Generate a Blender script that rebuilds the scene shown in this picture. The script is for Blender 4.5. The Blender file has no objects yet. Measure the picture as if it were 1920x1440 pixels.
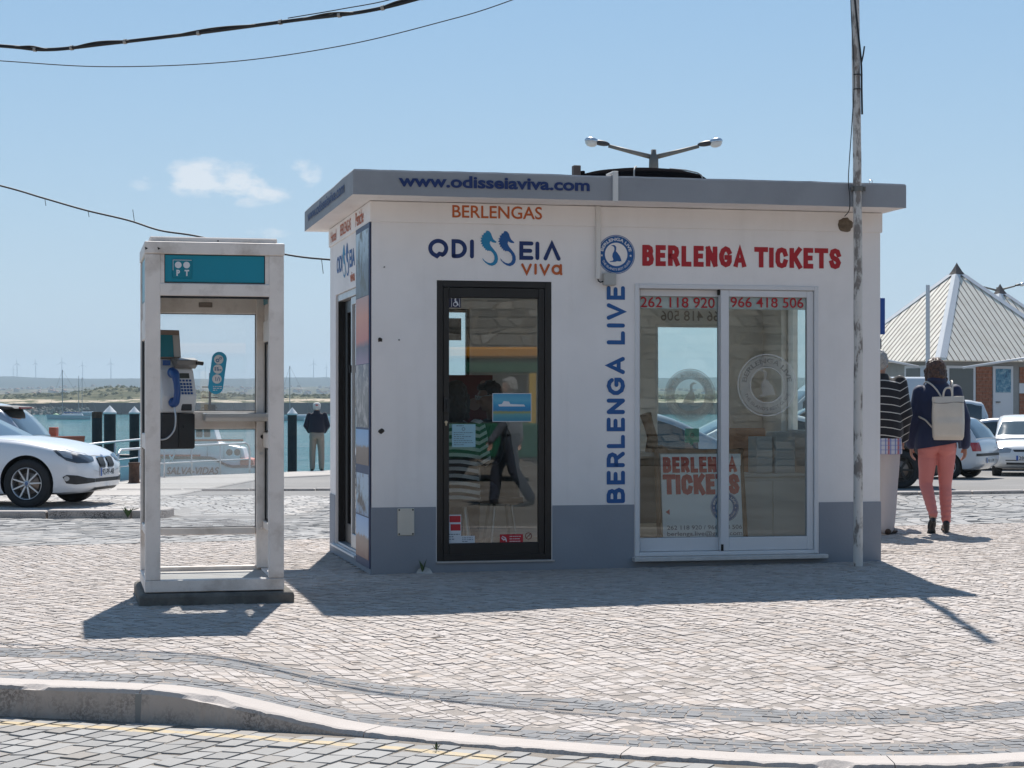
import bpy, bmesh, math, random
import numpy as np
from mathutils import Vector, Matrix, noise as mnoise
from mathutils.bvhtree import BVHTree

R = math.radians
random.seed(7)
RNG = np.random.default_rng(11)
SC = bpy.context.scene
COL = SC.collection

# ------------------------------------------------------------------ camera
EYE = 1.24
cam_d = bpy.data.cameras.new('camera')
cam = bpy.data.objects.new('camera', cam_d)
COL.objects.link(cam)
cam.location = (0.0, 0.0, EYE)
cam.rotation_euler = (R(90), 0, 0)
cam_d.sensor_width = 36.0
cam_d.lens = 66.94
cam_d.shift_y = 40.0 / 1920.0
cam_d.clip_start = 0.1
cam_d.clip_end = 30000.0
SC.camera = cam

# ------------------------------------------------------------------ sky and sun
SUN_EL, SUN_AZ = R(52.5), R(-.3)          # azimuth from +Y, towards +X
sun_dir = Vector((math.sin(SUN_AZ) * math.cos(SUN_EL), math.cos(SUN_AZ) * math.cos(SUN_EL), math.sin(SUN_EL)))
world = bpy.data.worlds.new('World')
SC.world = world
world.use_nodes = True
wn, wl = world.node_tree.nodes, world.node_tree.links
wn.clear()
w_out = wn.new('ShaderNodeOutputWorld')
w_bg = wn.new('ShaderNodeBackground')
w_sky = wn.new('ShaderNodeTexSky')
w_sky.sky_type = 'NISHITA'
w_sky.sun_disc = False
w_sky.sun_elevation = SUN_EL
w_sky.sun_rotation = SUN_AZ
w_sky.altitude = 0
w_sky.air_density = 1.0
w_sky.dust_density = 0.6
w_sky.ozone_density = 3.0
w_bg.inputs['Strength'].default_value = 0.078
# small fair-weather clouds low over the horizon, placed by direction
w_tc = wn.new('ShaderNodeTexCoord')


def wmath(op, a, b=None):
    n = wn.new('ShaderNodeMath')
    n.operation = op
    for i, v in enumerate((a, b)):
        if v is None:
            continue
        if isinstance(v, (int, float)):
            n.inputs[i].default_value = v
        else:
            wl.new(v, n.inputs[i])
    return n.outputs[0]


w_sep = wn.new('ShaderNodeSeparateXYZ')
wl.new(w_tc.outputs['Generated'], w_sep.inputs[0])
w_x = wmath('DIVIDE', w_sep.outputs[0], w_sep.outputs[1])
w_z = wmath('DIVIDE', w_sep.outputs[2], w_sep.outputs[1])
w_no = wn.new('ShaderNodeTexNoise')
w_no.inputs['Scale'].default_value = 1.0
w_no.inputs['Detail'].default_value = 9.0
w_no.inputs['Roughness'].default_value = 0.62
w_map = wn.new('ShaderNodeMapping')
w_map.inputs['Scale'].default_value = (46, 46, 92)
wl.new(w_tc.outputs['Generated'], w_map.inputs[0])
wl.new(w_map.outputs[0], w_no.inputs['Vector'])
total = None
for cx, cz, rx, rz, am in ((-.160, .1195, .040, .0125, 1.0), (-.136, .1135, .030, .011, .95), (-.182, .1175, .024, .009, .62),
                           (-.109, .1215, .012, .010, .75), (-.125, .0905, .022, .005, .55), (.62, .13, .09, .02, .8), (-.75, .16, .1, .025, .8)):
    dx = wmath('DIVIDE', wmath('SUBTRACT', w_x, cx), rx)
    dz = wmath('DIVIDE', wmath('SUBTRACT', w_z, cz), rz)
    r2 = wmath('ADD', wmath('MULTIPLY', dx, dx), wmath('MULTIPLY', dz, dz))
    bl = wmath('MULTIPLY', wmath('MAXIMUM', wmath('SUBTRACT', 1.0, r2), 0.0), am)
    total = bl if total is None else wmath('MAXIMUM', total, bl)
w_cl = wmath('SUBTRACT', wmath('MULTIPLY', wmath('POWER', total, .7), wmath('ADD', wmath('MULTIPLY', wmath('SUBTRACT', w_no.outputs[0], .5), 5.2), 1.0)), 0.42)
w_cl = wmath('MINIMUM', wmath('MAXIMUM', wmath('MULTIPLY', w_cl, 0.75), 0.0), 0.60)
w_front = wmath('GREATER_THAN', w_sep.outputs[1], 0.05)
w_cl = wmath('MULTIPLY', w_cl, w_front)
w_mix = wn.new('ShaderNodeMix')
w_mix.data_type = 'RGBA'
wl.new(w_cl, w_mix.inputs[0])
# pale haze belt round the whole horizon
w_el = wmath('MAXIMUM', w_sep.outputs[2], 0.0)
w_belt = wmath('MULTIPLY', wmath('POWER', 2.718, wmath('MULTIPLY', w_el, -7.5)), .93)
w_hz = wn.new('ShaderNodeMix')
w_hz.data_type = 'RGBA'
wl.new(w_belt, w_hz.inputs[0])
w_tint = wn.new('ShaderNodeMix')
w_tint.data_type = 'RGBA'
w_tint.blend_type = 'MULTIPLY'
w_tint.inputs[0].default_value = 1.0
wl.new(w_sky.outputs[0], w_tint.inputs[6])
w_tint.inputs[7].default_value = (.52, .74, .87, 1)
w_mid = wn.new('ShaderNodeMix')  # broad blue layer all round the sky, added to fill the shaded kiosk front
w_mid.data_type = 'RGBA'
wl.new(wmath('MULTIPLY', wmath('POWER', 2.718, wmath('MULTIPLY', w_el, -1.3)), .62), w_mid.inputs[0])
wl.new(w_tint.outputs[2], w_mid.inputs[6])
w_mid.inputs[7].default_value = (2.2, 4.05, 6.1, 1)
wl.new(w_mid.outputs[2], w_hz.inputs[6])
w_hz.inputs[7].default_value = (6.0, 6.95, 7.8, 1)
wl.new(w_hz.outputs[2], w_mix.inputs[6])
w_mix.inputs[7].default_value = (8.6, 8.5, 8.5, 1)
wl.new(w_mix.outputs[2], w_bg.inputs['Color'])
wl.new(w_bg.outputs[0], w_out.inputs[0])

sun_l = bpy.data.lights.new('sun', 'SUN')
sun_l.energy = 4.6
sun_l.angle = R(0.53)
sun_l.color = (1.0, 0.945, 0.88)
sun_o = bpy.data.objects.new('sun', sun_l)
COL.objects.link(sun_o)
sun_o.location = (0, 30, 40)
sun_o.rotation_euler = sun_dir.to_track_quat('Z', 'Y').to_euler()

SC.view_settings.view_transform = 'Standard'
SC.view_settings.look = 'None'
SC.view_settings.exposure = 0.56
SC.view_settings.gamma = 1.0
SC.view_settings.use_curve_mapping = False
SC.cycles.use_denoising = True
SC.cycles.max_bounces = 8
SC.cycles.transparent_max_bounces = 24
SC.cycles.caustics_reflective = False
SC.cycles.caustics_refractive = False
SC.cycles.sample_clamp_indirect = 6.0

# ------------------------------------------------------------------ materials
MATS = {}


class NT:
    def __init__(s, m):
        s.t = m.node_tree
        s.n, s.l = s.t.nodes, s.t.links
        s.bsdf = s.n.get('Principled BSDF')

    def new(s, typ, **kw):
        n = s.n.new(typ)
        for k, v in kw.items():
            if k in n.inputs.keys():
                n.inputs[k].default_value = v
            else:
                setattr(n, k, v)
        return n

    def link(s, a, b):
        s.l.new(a, b)

    def math(s, op, a, b=None, clamp=False):
        n = s.n.new('ShaderNodeMath')
        n.operation = op
        n.use_clamp = clamp
        for i, v in enumerate((a, b)):
            if v is None:
                continue
            if isinstance(v, (int, float)):
                n.inputs[i].default_value = v
            else:
                s.l.new(v, n.inputs[i])
        return n.outputs[0]

    def mix(s, fac, a, b, blend='MIX'):
        n = s.n.new('ShaderNodeMix')
        n.data_type = 'RGBA'
        n.blend_type = blend
        for i, v in ((0, fac), (6, a), (7, b)):
            if isinstance(v, (int, float)):
                n.inputs[i].default_value = v
            elif isinstance(v, tuple):
                n.inputs[i].default_value = (*v[:3], 1)
            else:
                s.l.new(v, n.inputs[i])
        return n.outputs[2]

    def noise(s, scale, detail=4, rough=.55, vec=None, dist=0):
        n = s.new('ShaderNodeTexNoise', Scale=scale, Detail=detail, Roughness=rough, Distortion=dist)
        if vec is not None:
            s.l.new(vec, n.inputs['Vector'])
        return n.outputs[0]

    def ramp(s, fac, stops):
        n = s.n.new('ShaderNodeValToRGB')
        e = n.color_ramp.elements
        while len(e) < len(stops):
            e.new(0.5)
        for el, (p, c) in zip(e, stops):
            el.position = p
            el.color = (c, c, c, 1) if isinstance(c, (int, float)) else (*c[:3], 1)
        s.l.new(fac, n.inputs[0])
        return n.outputs[0]

    def bump(s, h, strength=.3, dist=.01):
        n = s.new('ShaderNodeBump', Strength=strength, Distance=dist)
        s.l.new(h, n.inputs['Height'])
        s.l.new(n.outputs[0], s.bsdf.inputs['Normal'])
        return n

    def objco(s):
        return s.new('ShaderNodeTexCoord').outputs['Object']

    def pos(s):
        return s.new('ShaderNodeNewGeometry').outputs['Position']


def mat(name, col=(.5, .5, .5), rough=.6, metal=0.0, var=0.0, vscale=6.0, dirt=None, dscale=3.0, damt=.4, bump=0.0, bscale=60.0, bdist=.004, coat=0.0, emit=None, spec=.5, key=None):
    k = key or name
    if k in MATS:
        return MATS[k]
    m = bpy.data.materials.new(name)
    m.use_nodes = True
    t = NT(m)
    b = t.bsdf
    b.inputs['Base Color'].default_value = (*col, 1)
    b.inputs['Roughness'].default_value = rough
    b.inputs['Metallic'].default_value = metal
    b.inputs['Specular IOR Level'].default_value = spec
    if coat:
        b.inputs['Coat Weight'].default_value = coat
        b.inputs['Coat Roughness'].default_value = .04
    if var or dirt or bump:
        co = t.objco()
        c = None
        if var:
            f = t.ramp(t.noise(vscale, 6, .6, co), [(.3, 0.0), (.7, 1.0)])
            lo = tuple(max(0, x * (1 - var)) for x in col)
            hi = tuple(min(1, x * (1 + var)) for x in col)
            c = t.mix(f, lo, hi)
        if dirt:
            f = t.math('MULTIPLY', t.ramp(t.noise(dscale, 8, .65, co), [(.5, 0.0), (.75, 1.0)]), damt)
            c = t.mix(f, c if c is not None else col, dirt)
        if c is not None:
            t.link(c, b.inputs['Base Color'])
            t.link(t.math('ADD', t.math('MULTIPLY', t.noise(vscale * 1.7, 3, .5, co), .16), rough - .08, True), b.inputs['Roughness'])
        if bump:
            t.bump(t.noise(bscale, 5, .6, co), bump, bdist)
    if emit:
        b.inputs['Emission Color'].default_value = (*emit[0], 1)
        b.inputs['Emission Strength'].default_value = emit[1]
    MATS[k] = m
    return m


def glass_mat(name, tint=(.93, .97, .96), refl=.10, rough=0.0, edge=.6, film=0.0):
    """thin window pane: clear with a mirror layer that grows towards grazing angles"""
    if name in MATS:
        return MATS[name]
    m = bpy.data.materials.new(name)
    m.use_nodes = True
    t = NT(m)
    t.n.remove(t.bsdf)
    out = t.n.get('Material Output')
    tr = t.new('ShaderNodeBsdfTransparent', Color=(*tint, 1))
    gl = t.new('ShaderNodeBsdfGlossy', Roughness=rough, Color=(1, 1, 1, 1))
    lw = t.new('ShaderNodeLayerWeight', Blend=.35)
    f = t.math('ADD', t.math('MULTIPLY', t.math('POWER', lw.outputs['Facing'], 3.0), edge), refl, True)
    ms = t.n.new('ShaderNodeMixShader')
    t.link(f, ms.inputs[0])
    t.link(tr.outputs[0], ms.inputs[1])
    t.link(gl.outputs[0], ms.inputs[2])
    last = ms
    if film:                                # dusty, salt-hazed pane
        tl = t.new('ShaderNodeBsdfTranslucent', Color=(.75, .72, .74, 1))
        m2 = t.n.new('ShaderNodeMixShader')
        sm = t.ramp(t.noise(3.5, 6, .65, t.objco()), [(.3, .6), (.7, 1.0)])
        t.link(t.math('MULTIPLY', sm, film), m2.inputs[0])
        t.link(ms.outputs[0], m2.inputs[1])
        t.link(tl.outputs[0], m2.inputs[2])
        last = m2
    t.link(last.outputs[0], out.inputs[0])
    MATS[name] = m
    return m


def film_mat(name, col, alpha):
    """printed translucent film on glass"""
    if name in MATS:
        return MATS[name]
    m = bpy.data.materials.new(name)
    m.use_nodes = True
    t = NT(m)
    out = t.n.get('Material Output')
    t.bsdf.inputs['Base Color'].default_value = (*col, 1)
    t.bsdf.inputs['Roughness'].default_value = .5
    tr = t.new('ShaderNodeBsdfTransparent')
    ms = t.n.new('ShaderNodeMixShader')
    ms.inputs[0].default_value = alpha
    t.link(tr.outputs[0], ms.inputs[1])
    t.link(t.bsdf.outputs[0], ms.inputs[2])
    t.link(ms.outputs[0], out.inputs[0])
    MATS[name] = m
    return m


# ------------------------------------------------------------------ mesh helpers
class MB:
    """collects shapes for ONE mesh object"""

    def __init__(s):
        s.v, s.f, s.m, s.sm = [], [], [], []
        s.M = Matrix.Identity(4)
        s.mi = 0

    def add(s, verts, faces, mi=None, smooth=False):
        o = len(s.v)
        s.v += [tuple(s.M @ Vector(p)) for p in verts]
        s.f += [tuple(o + i for i in f) for f in faces]
        s.m += [s.mi if mi is None else mi] * len(faces)
        s.sm += [smooth] * len(faces)
        return s

    def box(s, x0, x1, y0, y1, z0, z1, mi=None):
        v = [(x, y, z) for z in (z0, z1) for y in (y0, y1) for x in (x0, x1)]
        return s.add(v, [(0, 2, 3, 1), (4, 5, 7, 6), (0, 1, 5, 4), (2, 6, 7, 3), (0, 4, 6, 2), (1, 3, 7, 5)], mi)

    def prism(s, poly, a, b, axis='y', mi=None):
        """extrude a 2D polygon: axis y -> (x,z), axis x -> (y,z), axis z -> (x,y)"""
        n = len(poly)

        def P(p, t):
            return {'y': (p[0], t, p[1]), 'x': (t, p[0], p[1]), 'z': (p[0], p[1], t)}[axis]
        v = [P(p, a) for p in poly] + [P(p, b) for p in poly]
        f = [tuple(range(n)), tuple(range(2 * n - 1, n - 1, -1))] + [(i, n + i, n + (i + 1) % n, (i + 1) % n) for i in range(n)]
        return s.add(v, f, mi)

    def cyl(s, p0, p1, r0, r1=None, n=16, caps=True, mi=None, smooth=True):
        r1 = r0 if r1 is None else r1
        p0, p1 = Vector(p0), Vector(p1)
        d = (p1 - p0).normalized()
        a = d.orthogonal().normalized()
        b = d.cross(a)
        v = []
        for p, r in ((p0, r0), (p1, r1)):
            for i in range(n):
                t = 2 * math.pi * i / n
                v.append(p + a * (r * math.cos(t)) + b * (r * math.sin(t)))
        s.add(v, [(i, (i + 1) % n, n + (i + 1) % n, n + i) for i in range(n)], mi, smooth)
        if caps:
            if r0 > 1e-5:
                s.add(v[:n], [tuple(range(n - 1, -1, -1))], mi)
            if r1 > 1e-5:
                s.add(v[n:], [tuple(range(n))], mi)
        return s

    def tube(s, pts, r, n=8, mi=None, caps=True):
        pts = [Vector(p) for p in pts]
        rs = r if isinstance(r, (list, tuple)) else [r] * len(pts)
        v = []
        a = None
        for i, p in enumerate(pts):
            d = (pts[min(i + 1, len(pts) - 1)] - pts[max(i - 1, 0)]).normalized()
            if a is None:
                a = d.orthogonal().normalized()
            a = (a - d * a.dot(d)).normalized()
            b = d.cross(a)
            for k in range(n):
                t = 2 * math.pi * k / n
                v.append(p + (a * math.cos(t) + b * math.sin(t)) * rs[i])
        f = []
        for i in range(len(pts) - 1):
            for k in range(n):
                f.append((i * n + k, i * n + (k + 1) % n, (i + 1) * n + (k + 1) % n, (i + 1) * n + k))
        if caps:
            f.append(tuple(range(n - 1, -1, -1)))
            f.append(tuple(range((len(pts) - 1) * n, len(pts) * n)))
        return s.add(v, f, mi, True)

    def lathe(s, prof, c=(0, 0, 0), axis='z', n=24, mi=None, smooth=True):
        v = []
        for r, h in prof:
            for k in range(n):
                t = 2 * math.pi * k / n
                a, b = r * math.cos(t), r * math.sin(t)
                p = {'z': (a, b, h), 'y': (a, h, b), 'x': (h, a, b)}[axis]
                v.append((c[0] + p[0], c[1] + p[1], c[2] + p[2]))
        f = []
        for i in range(len(prof) - 1):
            for k in range(n):
                q = (i * n + k, i * n + (k + 1) % n, (i + 1) * n + (k + 1) % n, (i + 1) * n + k)
                f.append(q)
        return s.add(v, f, mi, smooth)

    def quad(s, a, b, c, d, mi=None):
        return s.add([a, b, c, d], [(0, 1, 2, 3)], mi)

    def grid(s, P, mi=None, smooth=True, closed=False):
        """P[i][j] points"""
        n, m = len(P), len(P[0])
        v = [p for row in P for p in row]
        f = []
        for i in range(n - 1):
            for j in range(m if closed else m - 1):
                j2 = (j + 1) % m
                f.append((i * m + j, i * m + j2, (i + 1) * m + j2, (i + 1) * m + j))
        return s.add(v, f, mi, smooth)

    def ell(s, c, r, n=16, k=10, mi=None):
        P = []
        for i in range(k + 1):
            t = math.pi * i / k
            P.append([(c[0] + r[0] * math.sin(t) * math.cos(2 * math.pi * j / n), c[1] + r[1] * math.sin(t) * math.sin(2 * math.pi * j / n), c[2] + r[2] * math.cos(t)) for j in range(n)])
        return s.grid(P, mi, True, True)

    def build(s, name, mats, parent=None, bevel=0.0, seg=1, fix=True, **props):
        me = bpy.data.meshes.new(name)
        me.from_pydata(s.v, [], s.f)
        for m in (mats if isinstance(mats, (list, tuple)) else [mats]):
            me.materials.append(m)
        me.polygons.foreach_set('material_index', s.m)
        me.polygons.foreach_set('use_smooth', s.sm)
        if fix or bevel:
            bm = bmesh.new()
            bm.from_mesh(me)
            bmesh.ops.remove_doubles(bm, verts=bm.verts, dist=1e-5) if fix == 'weld' else None
            bmesh.ops.recalc_face_normals(bm, faces=bm.faces)
            if bevel:
                es = [e for e in bm.edges if len(e.link_faces) == 2 and e.calc_face_angle(0) > .5]
                bmesh.ops.bevel(bm, geom=es, offset=bevel, segments=seg, affect='EDGES', profile=.5)
            bm.to_mesh(me)
            bm.free()
        return link(name, me, parent, **props)


def link(name, me, parent=None, **props):
    o = bpy.data.objects.new(name, me)
    COL.objects.link(o)
    if parent is not None:
        o.parent = parent
    for k, v in props.items():
        o[k] = v
    return o


def thing(name, label, cat, loc=(0, 0, 0), rz=0.0, group=None):
    o = bpy.data.objects.new(name, None)
    COL.objects.link(o)
    o.empty_display_size = .2
    o.location = loc
    o.rotation_euler = (0, 0, rz)
    o['label'] = label
    o['category'] = cat
    if group:
        o['group'] = group
    return o


def tag(o, label, cat, group=None):
    o['label'] = label
    o['category'] = cat
    if group:
        o['group'] = group
    return o


def dup(o, parent=None, loc=None, rz=None, label=None):
    c = o.copy()
    COL.objects.link(c)
    if parent is not None:
        c.parent = parent
    if loc is not None:
        c.location = loc
    if rz is not None:
        c.rotation_euler = (0, 0, rz)
    if label:
        c['label'] = label
    for ch in list(o.children):
        dup(ch, c)
    return c


def rotz(p, a):
    c, s = math.cos(a), math.sin(a)
    return (p[0] * c - p[1] * s, p[0] * s + p[1] * c)


def sstep(a, b, x):
    t = np.clip((np.asarray(x, float) - a) / (b - a), 0, 1)
    return t * t * (3 - 2 * t)


def catmull(pts, n):
    """smooth polyline through points of any dimension, n samples per span"""
    P = [np.array(p, float) for p in pts]
    P = [2 * P[0] - P[1]] + P + [2 * P[-1] - P[-2]]
    out = []
    for i in range(1, len(P) - 2):
        for k in range(n):
            t = k / n
            a, b, c, d = P[i - 1], P[i], P[i + 1], P[i + 2]
            out.append(.5 * (2 * b + (c - a) * t + (2 * a - 5 * b + 4 * c - d) * t * t + (3 * b - a - 3 * c + d) * t ** 3))
    out.append(P[-2])
    return [tuple(p) for p in out]


def text_geo(body, x0, x1, z0, z1, y=0.0, bold=0.0, mirror=False, sp=1.0, shear=0.0):
    """lettering fitted into a box on the plane y, facing -y; returns verts, faces"""
    cu = bpy.data.curves.new('lettering', 'FONT')
    cu.body = body
    cu.size = 1.0
    cu.offset = bold
    cu.space_character = sp
    cu.shear = shear
    cu.resolution_u = 4
    cu.fill_mode = 'FRONT'
    o = bpy.data.objects.new('lettering', cu)
    COL.objects.link(o)
    dg = bpy.context.evaluated_depsgraph_get()
    me = bpy.data.meshes.new_from_object(o.evaluated_get(dg))
    v = np.array([p.co[:2] for p in me.vertices])
    f = [tuple(p.vertices) for p in me.polygons]
    bpy.data.objects.remove(o)
    bpy.data.curves.remove(cu)
    bpy.data.meshes.remove(me)
    lo, hi = v.min(0), v.max(0)
    u = (v - lo) / np.maximum(hi - lo, 1e-6)
    if mirror:
        u[:, 0] = 1 - u[:, 0]
    X = x0 + u[:, 0] * (x1 - x0)
    Z = z0 + u[:, 1] * (z1 - z0)
    return [(a, y, b) for a, b in zip(X, Z)], f


def text_arc(body, cx, cz, r0, r1, a0, a1, y=0.0, bold=0.0, mirror=False, bottom=False):
    """lettering bent round a circle; angles clockwise from the top (a0 left end, a1 right end)"""
    v, f = text_geo(body, 0, 1, 0, 1, 0, bold)
    out = []
    for u, _, h in v:
        if bottom:
            a = a0 + (a1 - a0) * u
            r = r1 - (r1 - r0) * h
        else:
            a = a0 + (a1 - a0) * u
            r = r0 + (r1 - r0) * h
        dx = r * math.sin(a)
        out.append((cx + (-dx if mirror else dx), y, cz + r * math.cos(a)))
    return out, f


def stroke(mb, pts, w, y, mi=None, cap=6, closed=False, butt=False):
    """flat round-ended pen stroke on the plane y (x,z points)"""
    P = [Vector((p[0], p[1])) for p in pts]
    L, Rr = [], []
    n = len(P)
    for i, p in enumerate(P):
        if closed:
            d = (P[(i + 1) % n] - P[i - 1]).normalized()
            k = 1.0
        else:
            a = (P[i] - P[i - 1]).normalized() if i else None
            b = (P[i + 1] - P[i]).normalized() if i < n - 1 else None
            d = ((a or b) + (b or a)).normalized()
            k = 1 / max(.5, d.dot(a or b))
        q = Vector((-d.y, d.x)) * (w / 2 * k)
        L.append(p + q)
        Rr.append(p - q)
    v = [(p.x, y, p.y) for p in L] + [(p.x, y, p.y) for p in Rr]
    f = [(i, i + 1, n + i + 1, n + i) for i in range(n - 1)]
    if closed:
        f.append((n - 1, 0, n, 2 * n - 1))
    mb.add(v, f, mi)
    if not closed and not butt:
        for p, d in ((P[0], P[0] - P[1]), (P[-1], P[-1] - P[-2])):
            d.normalize()
            a0 = math.atan2(d.y, d.x)
            arc = [(p.x + w / 2 * math.cos(a0 + math.pi * (k / cap - .5)), y, p.y + w / 2 * math.sin(a0 + math.pi * (k / cap - .5))) for k in range(cap + 1)]
            mb.add(arc, [tuple(range(cap + 1))], mi)


def disc(mb, cx, cz, r, y, n=40, r0=0.0, mi=None, sx=1.0):
    if r0 <= 0:
        mb.add([(cx + sx * r * math.cos(2 * math.pi * i / n), y, cz + r * math.sin(2 * math.pi * i / n)) for i in range(n)], [tuple(range(n))], mi)
    else:
        v = [(cx + sx * q * math.cos(2 * math.pi * i / n), y, cz + q * math.sin(2 * math.pi * i / n)) for q in (r0, r) for i in range(n)]
        mb.add(v, [(i, (i + 1) % n, n + (i + 1) % n, n + i) for i in range(n)], mi)


def rect(mb, x0, x1, z0, z1, y, mi=None):
    mb.add([(x0, y, z0), (x1, y, z0), (x1, y, z1), (x0, y, z1)], [(0, 1, 2, 3)], mi)
# ================================================================== SETTING: ground
KW = 0.19                                   # kerb stone width
ROAD_Z = -0.135
_kp = catmull([(-9, 9.7), (-6, 9.25), (-4, 8.83), (-2.27, 8.43), (-1.5, 8.22), (-.63, 7.89), (.18, 7.5), (.7, 7.33), (1.2, 7.21), (1.9, 7.25), (2.8, 7.6), (4.2, 8.5), (7, 10.3)], 10)
_kx = np.array([p[0] for p in _kp])
_ky = np.array([p[1] for p in _kp])
_ks = np.gradient(_ky, _kx)


def kerb_y(x):
    return np.interp(x, _kx, _ky)


def kerb_t(x, y):
    """distance behind the kerb's road face"""
    s = np.interp(x, _kx, _ks)
    return (y - np.interp(x, _kx, _ky)) / np.sqrt(1 + s * s)


def kerb_top(x):
    return -.124 * sstep(-1.6, -.5, x)


def plaza_z(x, y):
    x, y = np.asarray(x, float), np.asarray(y, float)
    t = kerb_t(x, y)
    fade = 1 - sstep(.2, 4.4, t)
    return kerb_top(x) * fade + .0065 * (x + 1.03) * sstep(10.5, 14, y)


def rear_edge(x):
    return 17.85 + .245 * (np.asarray(x, float) + 1.8)


def road_z(y):
    y = np.asarray(y, float)
    return np.where(y < 25, -.03 - (np.maximum(y, 16.5) - 16.5) * .0247, -.24 - (y - 25) * .0083)


# quay edge line: runs away from the camera, land on its right
def quay_x(y):
    y = np.asarray(y, float)
    return np.where(y < 42, -7.9 - (42 - y) * .03, -7.9 + .546 * (y - 42))


# ---- materials
def stone_mat(name, dark, light, rough=.8, bump=.25, paint=False, joint=None):
    m = bpy.data.materials.new(name)
    m.use_nodes = True
    t = NT(m)
    at = t.new('ShaderNodeAttribute', attribute_name='tone')
    sp = t.new('ShaderNodeSeparateColor')
    t.link(at.outputs['Color'], sp.inputs[0])
    p = t.pos()
    n1 = t.noise(38, 5, .65, p)
    f = t.math('ADD', t.math('MULTIPLY', sp.outputs[0], .8), t.math('MULTIPLY', t.math('SUBTRACT', n1, .5), .55), True)
    c = t.mix(f, dark, light)
    hue = t.math('MULTIPLY', t.math('SUBTRACT', sp.outputs[1], .72, True), .9)
    c = t.mix(hue, c, (light[0] * .92, light[1] * .72, light[2] * .52))
    worn = t.math('MULTIPLY', t.ramp(t.noise(.55, 5, .6, p), [(.42, 0.0), (.68, 1.0)]), .20)
    c = t.mix(worn, c, tuple(x * .62 for x in dark))
    spot = t.math('MULTIPLY', t.ramp(t.noise(2.3, 6, .7, p), [(.60, 0.0), (.72, 1.0)]), .26)
    c = t.mix(spot, c, (.10, .095, .09))
    if paint:
        kt = t.math('DIVIDE', sp.outputs[2], 1.0)
        dd_ = t.math('ADD', t.math('ABSOLUTE', t.math('SUBTRACT', kt, .5)), t.math('MULTIPLY', t.math('SUBTRACT', t.noise(22, 4, .6, p), .5), .16))
        band = t.math('MULTIPLY', t.math('LESS_THAN', dd_, .15), t.ramp(t.noise(30, 5, .7, p), [(.34, .1), (.48, .9)]))
        c = t.mix(t.math('MULTIPLY', band, .75), c, (.56, .42, .21))
    t.link(c, t.bsdf.inputs['Base Color'])
    t.bsdf.inputs['Roughness'].default_value = rough
    t.bsdf.inputs['Specular IOR Level'].default_value = .35
    t.bump(t.noise(120, 4, .6, p), bump, .004)
    return m


LIME = stone_mat('white_limestone', (.345, .305, .275), (.535, .49, .462))
BASALT = stone_mat('grey_basalt', (.14, .146, .156), (.235, .24, .25), .75)
GRANITE = stone_mat('grey_granite', (.225, .22, .212), (.36, .355, .345), .72, .35, paint=True)
PALE_COBBLE = stone_mat('pale_cobble', (.34, .325, .31), (.47, .455, .44), .8, .3)
GRANITE_FAR = stone_mat('grey_granite_far', (.20, .20, .20), (.34, .335, .33), .75, .3)


def bed_mat(name, a, b, c3, sc=.5, near=False):
    m = bpy.data.materials.new(name)
    m.use_nodes = True
    t = NT(m)
    p = t.pos()
    w_ = t.noise(sc, 4, .6, p)
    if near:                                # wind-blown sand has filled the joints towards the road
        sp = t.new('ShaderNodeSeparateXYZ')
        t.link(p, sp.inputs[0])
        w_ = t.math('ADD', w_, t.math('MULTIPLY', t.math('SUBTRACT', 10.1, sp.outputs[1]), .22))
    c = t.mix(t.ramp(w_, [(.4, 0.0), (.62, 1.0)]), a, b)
    c = t.mix(t.math('MULTIPLY', t.noise(60, 3, .6, p), .6), c, c3)
    t.link(c, t.bsdf.inputs['Base Color'])
    t.bsdf.inputs['Roughness'].default_value = .95
    t.bsdf.inputs['Specular IOR Level'].default_value = .15
    t.bump(t.noise(90, 4, .7, p), .5, .01)
    return m


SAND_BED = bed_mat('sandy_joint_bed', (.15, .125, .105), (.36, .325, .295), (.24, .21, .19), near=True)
ROAD_BED = bed_mat('gritty_joint_bed', (.22, .185, .15), (.33, .30, .265), (.16, .14, .12))


def sheet(name, xs, ys, zf, m, parent=None, keep=None, **pr):
    X, Y = np.meshgrid(xs, ys)
    Z = zf(X, Y)
    ny, nx = X.shape
    v = np.stack([X, Y, Z], -1).reshape(-1, 3)
    f = []
    for j in range(ny - 1):
        for i in range(nx - 1):
            cx, cy = (xs[i] + xs[i + 1]) / 2, (ys[j] + ys[j + 1]) / 2
            if keep is None or keep(cx, cy):
                a = j * nx + i
                f.append((a, a + 1, a + nx + 1, a + nx))
    me = bpy.data.meshes.new(name)
    me.from_pydata(v.tolist(), [], f)
    me.materials.append(m)
    me.polygons.foreach_set('use_smooth', [True] * len(f))
    return link(name, me, parent, **pr)


def strip_sheet(name, xs, y_of, ts, zf, m, **pr):
    """sheet whose rows follow a curve"""
    v, f = [], []
    for t in ts:
        for x in xs:
            y = float(y_of(x, t))
            v.append((x, y, float(zf(x, y))))
    nx = len(xs)
    for j in range(len(ts) - 1):
        for i in range(nx - 1):
            a = j * nx + i
            f.append((a, a + 1, a + nx + 1, a + nx))
    me = bpy.data.meshes.new(name)
    me.from_pydata(v, [], f)
    me.materials.append(m)
    return link(name, me, None, **pr)


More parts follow.
